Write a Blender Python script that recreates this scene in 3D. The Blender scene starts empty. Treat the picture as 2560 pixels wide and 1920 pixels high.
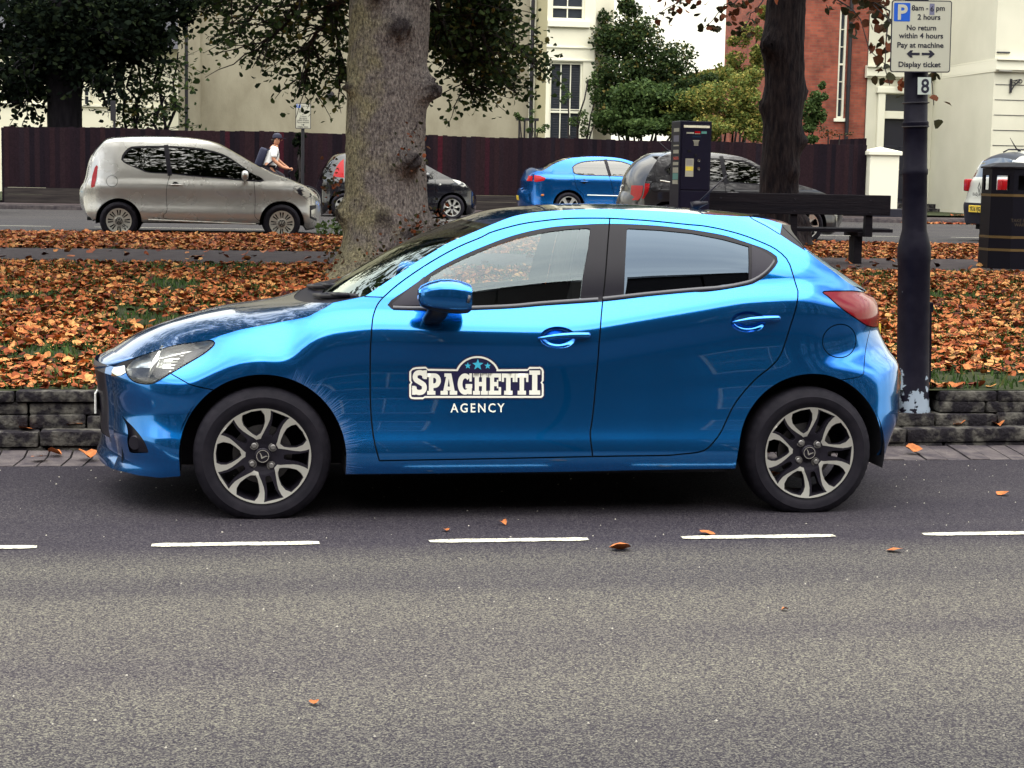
import bpy, bmesh, math, random, os
import numpy as np
from mathutils import Vector, Matrix, noise as mnoise
from mathutils.geometry import delaunay_2d_cdt
R=math.radians
random.seed(7); rng=np.random.default_rng(7)
SC=bpy.context.scene; COL=SC.collection
# ---------------- camera ----------------
cd=bpy.data.cameras.new('camera'); cam=bpy.data.objects.new('camera',cd); COL.objects.link(cam)
cd.sensor_width=36; cd.lens=36*4400/2560; cd.clip_end=2000
cam.matrix_world=Matrix.Translation((0,0,1.57))@Matrix.Rotation(-R(9.2),4,'Z')@Matrix.Rotation(R(90-6.73),4,'X')@Matrix.Rotation(R(1.1),4,'Z')
SC.camera=cam
# ---------------- world ----------------
SUN_EL,SUN_AZ=70,195      # azimuth measured clockwise from +Y: behind the camera, to the left
W=bpy.data.worlds.new('World'); SC.world=W; W.use_nodes=True
nt=W.node_tree; N=nt.nodes; L=nt.links; N.clear()
out=N.new('ShaderNodeOutputWorld'); bg=N.new('ShaderNodeBackground'); bg.inputs[1].default_value=.12
sky=N.new('ShaderNodeTexSky'); sky.sky_type='NISHITA'; sky.sun_disc=False; sky.sun_elevation=R(SUN_EL); sky.sun_rotation=R(SUN_AZ)
tc=N.new('ShaderNodeTexCoord'); sp=N.new('ShaderNodeSeparateXYZ'); L.new(tc.outputs['Generated'],sp.inputs[0])
ad=N.new('ShaderNodeMath'); ad.operation='ADD'; ad.inputs[1].default_value=.22; L.new(sp.outputs[2],ad.inputs[0])
mx=N.new('ShaderNodeMath'); mx.operation='MAXIMUM'; mx.inputs[1].default_value=.05; L.new(ad.outputs[0],mx.inputs[0])
dx=N.new('ShaderNodeMath'); dx.operation='DIVIDE'; L.new(sp.outputs[0],dx.inputs[0]); L.new(mx.outputs[0],dx.inputs[1])
dy=N.new('ShaderNodeMath'); dy.operation='DIVIDE'; L.new(sp.outputs[1],dy.inputs[0]); L.new(mx.outputs[0],dy.inputs[1])
cb=N.new('ShaderNodeCombineXYZ'); L.new(dx.outputs[0],cb.inputs[0]); L.new(dy.outputs[0],cb.inputs[1])
mp=N.new('ShaderNodeMapping'); mp.inputs['Scale'].default_value=(.55,1.5,1); mp.inputs['Location'].default_value=(2.3,.4,0); L.new(cb.outputs[0],mp.inputs[0])
n1=N.new('ShaderNodeTexNoise'); n1.inputs['Scale'].default_value=1.1; n1.inputs['Detail'].default_value=7; n1.inputs['Roughness'].default_value=.58; L.new(mp.outputs[0],n1.inputs[0])
r1=N.new('ShaderNodeValToRGB'); r1.color_ramp.elements[0].position=.44; r1.color_ramp.elements[0].color=(4.2,5.2,6.6,1); r1.color_ramp.elements[1].position=.61; r1.color_ramp.elements[1].color=(15.5,15.2,13.6,1); L.new(n1.outputs[0],r1.inputs[0])
r2=N.new('ShaderNodeValToRGB'); r2.color_ramp.elements[0].position=.30; r2.color_ramp.elements[0].color=(.5,.5,.5,1); r2.color_ramp.elements[1].position=.45; r2.color_ramp.elements[1].color=(1,1,1,1); L.new(n1.outputs[0],r2.inputs[0])
mix=N.new('ShaderNodeMix'); mix.data_type='RGBA'; L.new(r2.outputs[0],mix.inputs[0]); L.new(sky.outputs[0],mix.inputs[6]); L.new(r1.outputs[0],mix.inputs[7])
zr=N.new('ShaderNodeMapRange'); zr.interpolation_type='SMOOTHSTEP'; zr.inputs['From Min'].default_value=.62; zr.inputs['From Max'].default_value=.90; zr.inputs['To Max'].default_value=.85; L.new(sp.outputs[2],zr.inputs['Value'])
mx2=N.new('ShaderNodeMix'); mx2.data_type='RGBA'; L.new(zr.outputs[0],mx2.inputs[0]); L.new(mix.outputs[2],mx2.inputs[6]); mx2.inputs[7].default_value=(24,23.8,22,1)
hr=N.new('ShaderNodeMapRange'); hr.interpolation_type='SMOOTHSTEP'; hr.inputs['From Min'].default_value=.10; hr.inputs['From Max'].default_value=.42; hr.inputs['To Min'].default_value=.9; hr.inputs['To Max'].default_value=0; L.new(sp.outputs[2],hr.inputs['Value'])
mx3=N.new('ShaderNodeMix'); mx3.data_type='RGBA'; L.new(hr.outputs[0],mx3.inputs[0]); L.new(mx2.outputs[2],mx3.inputs[6]); mx3.inputs[7].default_value=(6.6,6.3,5.0,1)
L.new(mx3.outputs[2],bg.inputs[0]); L.new(bg.outputs[0],out.inputs[0])
sl=bpy.data.lights.new('sun','SUN'); sl.energy=1.5; sl.angle=R(90); sl.color=(1,.94,.84); so=bpy.data.objects.new('sun',sl); COL.objects.link(so)
az=R(SUN_AZ); d=Vector((math.sin(az)*math.cos(R(SUN_EL)),math.cos(az)*math.cos(R(SUN_EL)),math.sin(R(SUN_EL))))
so.rotation_euler=d.to_track_quat('Z','Y').to_euler(); so.location=(0,0,40)
vs=SC.view_settings; vs.view_transform='Standard'; vs.look='None'; vs.exposure=.98; vs.gamma=1
SC.cycles.max_bounces=8; SC.cycles.transparent_max_bounces=24; SC.cycles.caustics_reflective=False; SC.cycles.caustics_refractive=False
SC.cycles.use_denoising=True
# ---------------- helpers ----------------
def tag(o,label=None,cat=None,group=None,kind=None):
    if label: o['label']=label
    if cat: o['category']=cat
    if group: o['group']=group
    if kind: o['kind']=kind
    return o
def empty(name,loc=(0,0,0),rz=0,label=None,cat=None,group=None):
    o=bpy.data.objects.new(name,None); COL.objects.link(o); o.location=loc; o.rotation_euler=(0,0,rz); o.empty_display_size=.1
    return tag(o,label,cat,group)
def mobj(name,v,f,m=None,parent=None,smooth=False,normals=None,mi=None):
    me=bpy.data.meshes.new(name); me.from_pydata([tuple(map(float,a)) for a in v],[],[tuple(int(i) for i in a) for a in f])
    ms=m if isinstance(m,(list,tuple)) else [m]
    for q in ms:
        if q: me.materials.append(q)
    if mi is not None: me.polygons.foreach_set('material_index',np.array(mi,dtype=np.int32))
    me.polygons.foreach_set('use_smooth',np.full(len(me.polygons),bool(smooth)))
    me.update()
    if normals is not None: me.normals_split_custom_set_from_vertices([tuple(map(float,a)) for a in normals])
    o=bpy.data.objects.new(name,me); COL.objects.link(o)
    if parent: o.parent=parent
    return o
class MB:
    """collects boxes, bars, tubes and sheets, then links them as one mesh"""
    def __init__(s): s.v=[]; s.f=[]; s.m=[]; s.cm=0
    def add(s,v,f):
        b=len(s.v); s.v+=[tuple(a) for a in v]; s.f+=[tuple(i+b for i in a) for a in f]; s.m+=[s.cm]*len(f); return s
    def box(s,x0,x1,y0,y1,z0,z1,M=None):
        v=[(x,y,z) for x in (x0,x1) for y in (y0,y1) for z in (z0,z1)]
        if M is not None: v=[tuple(M@Vector(a)) for a in v]
        return s.add(v,[(0,1,3,2),(4,6,7,5),(0,4,5,1),(2,3,7,6),(0,2,6,4),(1,5,7,3)])
    def bbox(s,x0,x1,y0,y1,z0,z1,b=.01,M=None):   # box with chamfered edges
        bm=bmesh.new(); bmesh.ops.create_cube(bm,size=1)
        for q in bm.verts: q.co=Vector(((x0+x1)/2+q.co.x*(x1-x0),(y0+y1)/2+q.co.y*(y1-y0),(z0+z1)/2+q.co.z*(z1-z0)))
        bmesh.ops.bevel(bm,geom=bm.edges[:],offset=b,segments=2,affect='EDGES',profile=.6)
        bm.verts.ensure_lookup_table()
        v=[(M@q.co if M is not None else q.co)[:] for q in bm.verts]; f=[[q.index for q in p.verts] for p in bm.faces]; bm.free()
        return s.add(v,f)
    def tube(s,pts,rad,n=8,cap=True,ry=None):
        pts=[Vector(p) for p in pts]; k=len(pts); rr=rad if hasattr(rad,'__len__') else [rad]*k
        v=[];f=[]; up=Vector((0,0,1)); prev=None
        for i,p in enumerate(pts):
            t=(pts[min(i+1,k-1)]-pts[max(i-1,0)]).normalized()
            a=prev if prev is not None else (up if abs(t.z)<.9 else Vector((1,0,0)))
            a=(a-t*a.dot(t)); 
            if a.length<1e-4: a=Vector((1,0,0))-t*t.x
            a.normalize(); b=t.cross(a); prev=a
            for j in range(n):
                q=2*math.pi*j/n; v.append(p+a*math.cos(q)*rr[i]*(ry or 1)+b*math.sin(q)*rr[i])
        for i in range(k-1):
            for j in range(n): f.append((i*n+j,i*n+(j+1)%n,(i+1)*n+(j+1)%n,(i+1)*n+j))
        if cap: f.append(tuple(range(n))[::-1]); f.append(tuple((k-1)*n+j for j in range(n)))
        return s.add(v,f)
    def lathe(s,prof,n=24,M=None,axis="z",cap=True):  # prof [(r,h)]
        v=[];f=[]
        for r,h in prof:
            for j in range(n):
                a=2*math.pi*j/n; c,q=math.cos(a)*r,math.sin(a)*r
                p=Vector((c,q,h)) if axis=='z' else Vector((c,h,q)) if axis=='y' else Vector((h,c,q))
                v.append(M@p if M is not None else p)
        k=len(prof)
        for i in range(k-1):
            for j in range(n):
                q=(i*n+j,i*n+(j+1)%n,(i+1)*n+(j+1)%n,(i+1)*n+j); f.append(q if axis!='y' else q[::-1])
        if cap and prof[0][0]>1e-4: f.append(tuple(range(n))[::-1] if axis!='y' else tuple(range(n)))
        if cap and prof[-1][0]>1e-4: q=tuple((k-1)*n+j for j in range(n)); f.append(q if axis!='y' else q[::-1])
        return s.add(v,f)
    def prism(s,poly,h0,h1,axis='y'):   # polygon in the plane across the axis, extruded from h0 to h1
        n=len(poly)
        def P(a,b,h): return (a,h,b) if axis=='y' else (a,b,h) if axis=='z' else (h,a,b)
        v=[P(a,b,h0) for a,b in poly]+[P(a,b,h1) for a,b in poly]
        f=[tuple(range(n)),tuple(range(2*n-1,n-1,-1))]+[(i,i+n,(i+1)%n+n,(i+1)%n) for i in range(n)]
        return s.add(v,f)
    def build(s,name,m,parent=None,smooth=False):
        o=mobj(name,s.v,s.f,m,parent,smooth,mi=s.m if isinstance(m,(list,tuple)) else None)
        bm=bmesh.new(); bm.from_mesh(o.data); bmesh.ops.recalc_face_normals(bm,faces=bm.faces[:]); bm.to_mesh(o.data); bm.free()
        if smooth=='auto': sharp(o.data)
        return o
def sharp(me,deg=35):
    bm=bmesh.new(); bm.from_mesh(me); bmesh.ops.remove_doubles(bm,verts=bm.verts[:],dist=1e-5)
    for e in bm.edges:
        e.smooth=not(len(e.link_faces)==2 and e.calc_face_angle(0)>R(deg))
    bm.to_mesh(me); bm.free()
def copy_tree(o,parent=None):
    c=o.copy(); COL.objects.link(c); c.parent=parent
    for ch in list(o.children): copy_tree(ch,c)
    return c
# ---------------- materials ----------------
def mat(name,col,rough=.6,metal=0,coat=0,spec=.5,coat_r=.03,alpha=1,ior=1.45):
    m=bpy.data.materials.new(name); m.use_nodes=True; b=m.node_tree.nodes['Principled BSDF']
    b.inputs['Base Color'].default_value=(*col,1); b.inputs['Roughness'].default_value=rough; b.inputs['Metallic'].default_value=metal
    b.inputs['Coat Weight'].default_value=coat; b.inputs['Coat Roughness'].default_value=coat_r; b.inputs['Specular IOR Level'].default_value=spec; b.inputs['IOR'].default_value=ior
    return m
def nd(m,t,**k):
    n=m.node_tree.nodes.new('ShaderNode'+t)
    for a,v in k.items():
        if a in n.inputs.keys() if hasattr(n.inputs,'keys') else False: n.inputs[a].default_value=v
        else: setattr(n,a,v)
    return n
def lk(m,a,b): m.node_tree.links.new(a,b)
def bsdf(m): return m.node_tree.nodes['Principled BSDF']
def noisy(name,c0,c1,scale=8,detail=6,rough=.7,spec=.18,bump=.0,bscale=None,lo=.35,hi=.65,coord='Object',stretch=(1,1,1),rough_n=.55,bdist=.02,**k):
    m=mat(name,c0,rough,spec=spec,**k); t=nd(m,'TexCoord'); mp=nd(m,'Mapping'); mp.inputs['Scale'].default_value=stretch; lk(m,t.outputs[coord],mp.inputs[0])
    n=nd(m,'TexNoise'); n.inputs['Scale'].default_value=scale; n.inputs['Detail'].default_value=detail; n.inputs['Roughness'].default_value=rough_n; lk(m,mp.outputs[0],n.inputs[0])
    r=nd(m,'ValToRGB'); e=r.color_ramp.elements; e[0].position=lo; e[0].color=(*c0,1); e[1].position=hi; e[1].color=(*c1,1); lk(m,n.outputs[0],r.inputs[0]); lk(m,r.outputs[0],bsdf(m).inputs['Base Color'])
    m['ramp']=r.name
    if bump:
        n2=nd(m,'TexNoise'); n2.inputs['Scale'].default_value=bscale or scale*4; n2.inputs['Detail'].default_value=5; lk(m,mp.outputs[0],n2.inputs[0])
        b=nd(m,'Bump'); b.inputs['Strength'].default_value=bump; b.inputs['Distance'].default_value=bdist; lk(m,n2.outputs[0],b.inputs['Height']); lk(m,b.outputs[0],bsdf(m).inputs['Normal'])
    return m
def glass(name,tint=(.8,.85,.85),refl=.10,gc=(1,1,1)):
    m=bpy.data.materials.new(name); m.use_nodes=True; N=m.node_tree.nodes; N.clear()
    o=N.new('ShaderNodeOutputMaterial'); g=N.new('ShaderNodeBsdfGlossy'); g.inputs['Roughness'].default_value=.0; g.inputs['Color'].default_value=(*gc,1); t=N.new('ShaderNodeBsdfTransparent'); t.inputs[0].default_value=(*tint,1)
    f=N.new('ShaderNodeLayerWeight'); f.inputs[0].default_value=.5; mr=N.new('ShaderNodeMapRange'); mr.inputs['From Min'].default_value=0; mr.inputs['From Max'].default_value=1; mr.inputs['To Min'].default_value=refl; mr.inputs['To Max'].default_value=1
    pw=N.new('ShaderNodeMath'); pw.operation='POWER'; pw.inputs[1].default_value=4
    x=N.new('ShaderNodeMixShader'); L=m.node_tree.links
    L.new(f.outputs['Facing'],pw.inputs[0]); L.new(pw.outputs[0],mr.inputs['Value']); L.new(mr.outputs[0],x.inputs[0]); L.new(t.outputs[0],x.inputs[1]); L.new(g.outputs[0],x.inputs[2]); L.new(x.outputs[0],o.inputs[0])
    return m
M={}
M['black_trim']=mat('black_trim',(.008,.007,.013),.35,spec=.25)
M['black_matte']=mat('black_matte',(.010,.009,.018),.6,spec=.2)
M['grey_trim']=mat('grey_trim',(.05,.05,.065),.35)
M['gap']=mat('gap',(.003,.003,.006),.9)
M['rubber']=noisy('rubber',(.006,.0055,.010),(.014,.012,.018),scale=14,rough=.75,spec=.2,lo=.3,hi=.7)
M['under']=mat('under',(.006,.006,.009),.9)
M['liner']=mat('liner',(.008,.007,.012),.85)
M['silver']=mat('silver',(.64,.63,.59),.36,.75)
M['gunmetal']=mat('gunmetal',(.016,.014,.022),.42,.3,spec=.3)
M['disc']=mat('disc',(.10,.095,.10),.45,.8)
M['chrome']=mat('chrome',(.8,.8,.78),.12,1)
M['white_vinyl']=mat('white_vinyl',(.74,.73,.66),.4)
M['navy_vinyl']=mat('navy_vinyl',(.012,.010,.045),.35)
M['cyan_vinyl']=mat('cyan_vinyl',(.05,.42,.62),.4)
M['interior']=mat('interior',(.020,.019,.024),.8)
M['seat']=noisy('seat',(.020,.019,.025),(.032,.03,.038),scale=60,rough=.9)
M['lining']=mat('lining',(.20,.20,.18),.9)
M['glass']=glass('glass',(.84,.88,.84),.085,(.80,.95,1.05))
M['glass_tint']=glass('glass_tint',(.02,.02,.035),.082,(.66,.86,1.15))
M['lens']=glass('lens',(.93,.95,.95),.045)
M['plate_y']=mat('plate_y',(.80,.56,.06),.4)
M['ink']=mat('ink',(.012,.012,.016),.5)
M['white']=mat('white',(.8,.8,.78),.45)
# ---------------- geometry helpers ----------------
def resample(p,n):
    p=np.array(p,float); d=np.r_[0,np.cumsum(np.linalg.norm(np.diff(p,axis=0),axis=1))]; t=np.linspace(0,d[-1],n)
    return np.stack([np.interp(t,d,p[:,i]) for i in range(p.shape[1])],1)
def smooth_curve(p,n,k=2):
    """Catmull-Rom through the points, then n even samples"""
    p=np.array(p,float); q=np.vstack([2*p[0]-p[1],p,2*p[-1]-p[-2]]); o=[]
    for i in range(1,len(q)-2):
        for t in np.linspace(0,1,8,endpoint=False):
            a,b,c,d=q[i-1],q[i],q[i+1],q[i+2]; o.append(.5*((2*b)+(c-a)*t+(2*a-5*b+4*c-d)*t*t+(-a+3*b-3*c+d)*t**3))
    o.append(p[-1]); return resample(o,n)
def inpoly(P,poly):
    x,y=P[:,0],P[:,1]; c=np.zeros(len(P),bool); n=len(poly); j=n-1
    for i in range(n):
        xi,yi=poly[i]; xj,yj=poly[j]
        if yi!=yj:
            k=((yi>y)!=(yj>y))&(x<(xj-xi)*(y-yi)/(yj-yi)+xi); c^=k
        j=i
    return c
def ribbon(line,w,closed=False):
    p=np.array(line,float)
    if closed: p=np.vstack([p,p[:1]])
    t=np.gradient(p,axis=0)
    if closed: t[0]=t[-1]=p[1]-p[-2]
    t/=np.maximum(np.linalg.norm(t,axis=1,keepdims=True),1e-9); n=np.stack([-t[:,1],t[:,0]],1)
    a=p+n*w/2; b=p-n*w/2
    return [np.array([a[i],a[i+1],b[i+1],b[i]]) for i in range(len(p)-1)]
def cdt(polys,grid=None,lines=()):
    """triangulate everything bounded by the polygons; returns points and triangles"""
    v=[];e=[]
    for p in polys:
        b=len(v); n=len(p); v+=[Vector((float(a[0]),float(a[1]))) for a in p]; e+=[(b+i,b+(i+1)%n) for i in range(n)]
    if grid is not None: v+=[Vector((float(a[0]),float(a[1]))) for a in grid]
    r=delaunay_2d_cdt(v,e,[],0,1e-5)
    return np.array([a[:] for a in r[0]]),np.array([f for f in r[2] if len(f)==3],int)
def mesh_text(txt,size=1,bold=0,align='CENTER',space=1,line=1):
    cu=bpy.data.curves.new('t','FONT'); cu.body=txt; cu.size=size; cu.align_x=align; cu.space_character=space; cu.space_line=line; cu.offset=bold; cu.resolution_u=3
    o=bpy.data.objects.new('t',cu); COL.objects.link(o); dg=bpy.context.evaluated_depsgraph_get(); dg.update()
    me=bpy.data.meshes.new_from_object(o.evaluated_get(dg)); v=np.array([a.co[:] for a in me.vertices]).reshape(-1,3); f=[tuple(p.vertices) for p in me.polygons]
    bpy.data.objects.remove(o); bpy.data.meshes.remove(me); bpy.data.curves.remove(cu)
    return v,f
# ---- hero body: half width as a function of length and height (car coordinates: x to the tail, z up) ----
def _interp_rows(zq, K, V):
    out=np.zeros((len(K),len(zq)))
    for i in range(len(K)): out[i]=np.interp(zq,K[i],V)
    return out
def _blur(a,s,axis):
    n=int(3*s)+1; k=np.exp(-.5*(np.arange(-n,n+1)/max(s,1e-6))**2); k/=k.sum()
    pad=[(0,0),(0,0)]; pad[axis]=(n,n)
    b=np.pad(a,pad,mode='edge')
    return np.apply_along_axis(lambda v:np.convolve(v,k,mode='valid'),axis,b)
class Shape:
    # plan: [(x,half width)] at z_ref; curves zs, zb, zt, zr: [(x,z)]; phi: degrees at the knots; nose/tail rake [(z,dx)]
    def __init__(s,plan,zs,zb,zt,zr,phi,nose=None,tail=None,bumps=(),zlow=(.10,.19,.25,.30,.37,.45),xr=(-2.3,2.3),zref=.6,nx=-1.45,tx=1.3,blur=(1.6,1.3)):
        s.x=np.arange(xr[0],xr[1]+.001,.02); s.z=np.arange(0,1.9,.01); X=s.x
        def c(t): 
            t=np.array(t); return np.interp(X,t[:,0],t[:,1])
        ZS,ZB,ZT,ZR=c(zs),c(zb),c(zt),c(zr)
        ZS=_blur(ZS[:,None],1.5,0)[:,0]; ZS=np.maximum(ZS,zlow[-1]+.17)
        ZB=np.maximum(ZB,ZS+.04); ZT=np.maximum(ZT,ZB+.08); ZR=np.maximum(ZR,ZT+.03)
        K=np.stack([np.full_like(X,v) for v in zlow]+[ZS-.13,ZS-.06,ZS-.02,ZS+.03,ZB-.005,ZB+.02,(ZB+ZT)/2,ZT,ZR,ZR+.1],1)
        P=_interp_rows(s.z,K,np.array(phi,float))
        for (bx,bz,sx,sz,a) in bumps:
            P+=a*np.exp(-((X[:,None]-bx)/sx)**2-((s.z[None]-bz)/sz)**2)
        P=_blur(_blur(P,blur[0],0),blur[1],1)
        T=np.tan(np.radians(np.clip(P,-60,75)))*.01
        Cu=np.cumsum(T,1); i0=int(round(zref/.01)); Cu-=Cu[:,i0:i0+1]
        plan=np.array(plan)
        XX=np.repeat(X[:,None],len(s.z),1)
        if nose is not None:
            n=np.array(nose); d=np.interp(s.z,n[:,0],n[:,1]); w=np.clip((nx-X)/.4,0,1); w=w*w*(3-2*w); XX=XX-d[None]*w[:,None]
        if tail is not None:
            n=np.array(tail); d=np.interp(s.z,n[:,0],n[:,1]); w=np.clip((X-tx)/.4,0,1); w=w*w*(3-2*w); XX=XX-d[None]*w[:,None]
        # smooth plan: pchip-like by dense linear + blur
        xd=np.arange(xr[0]-.5,xr[1]+.5,.005); pd=np.interp(xd,plan[:,0],plan[:,1]); pd=_blur(pd[:,None],7,0)[:,0]
        pp=np.interp(XX,xd,pd); s.Y=pp-Cu*np.clip(pp/.5,0,1)
        s.Y=np.maximum(s.Y,.02)
        s.dx,s.dz=np.gradient(s.Y,.02,.01)
    def _b(s,A,x,z):
        fx=np.clip((np.asarray(x)-s.x[0])/.02,0,len(s.x)-1.001); fz=np.clip(np.asarray(z)/.01,0,len(s.z)-1.001)
        i=fx.astype(int); j=fz.astype(int); u=fx-i; v=fz-j
        return A[i,j]*(1-u)*(1-v)+A[i+1,j]*u*(1-v)+A[i,j+1]*(1-u)*v+A[i+1,j+1]*u*v
    def y(s,x,z): return s._b(s.Y,x,z)
    def n(s,x,z):  # outward normal for the near side (y negative)
        n=np.stack([-s._b(s.dx,x,z),-np.ones_like(np.asarray(x,float)),-s._b(s.dz,x,z)],-1)
        n[...,0]*=1; 
        n=np.stack([n[...,0],n[...,1],n[...,2]],-1)
        return n/np.linalg.norm(n,axis=-1,keepdims=True)
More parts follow.
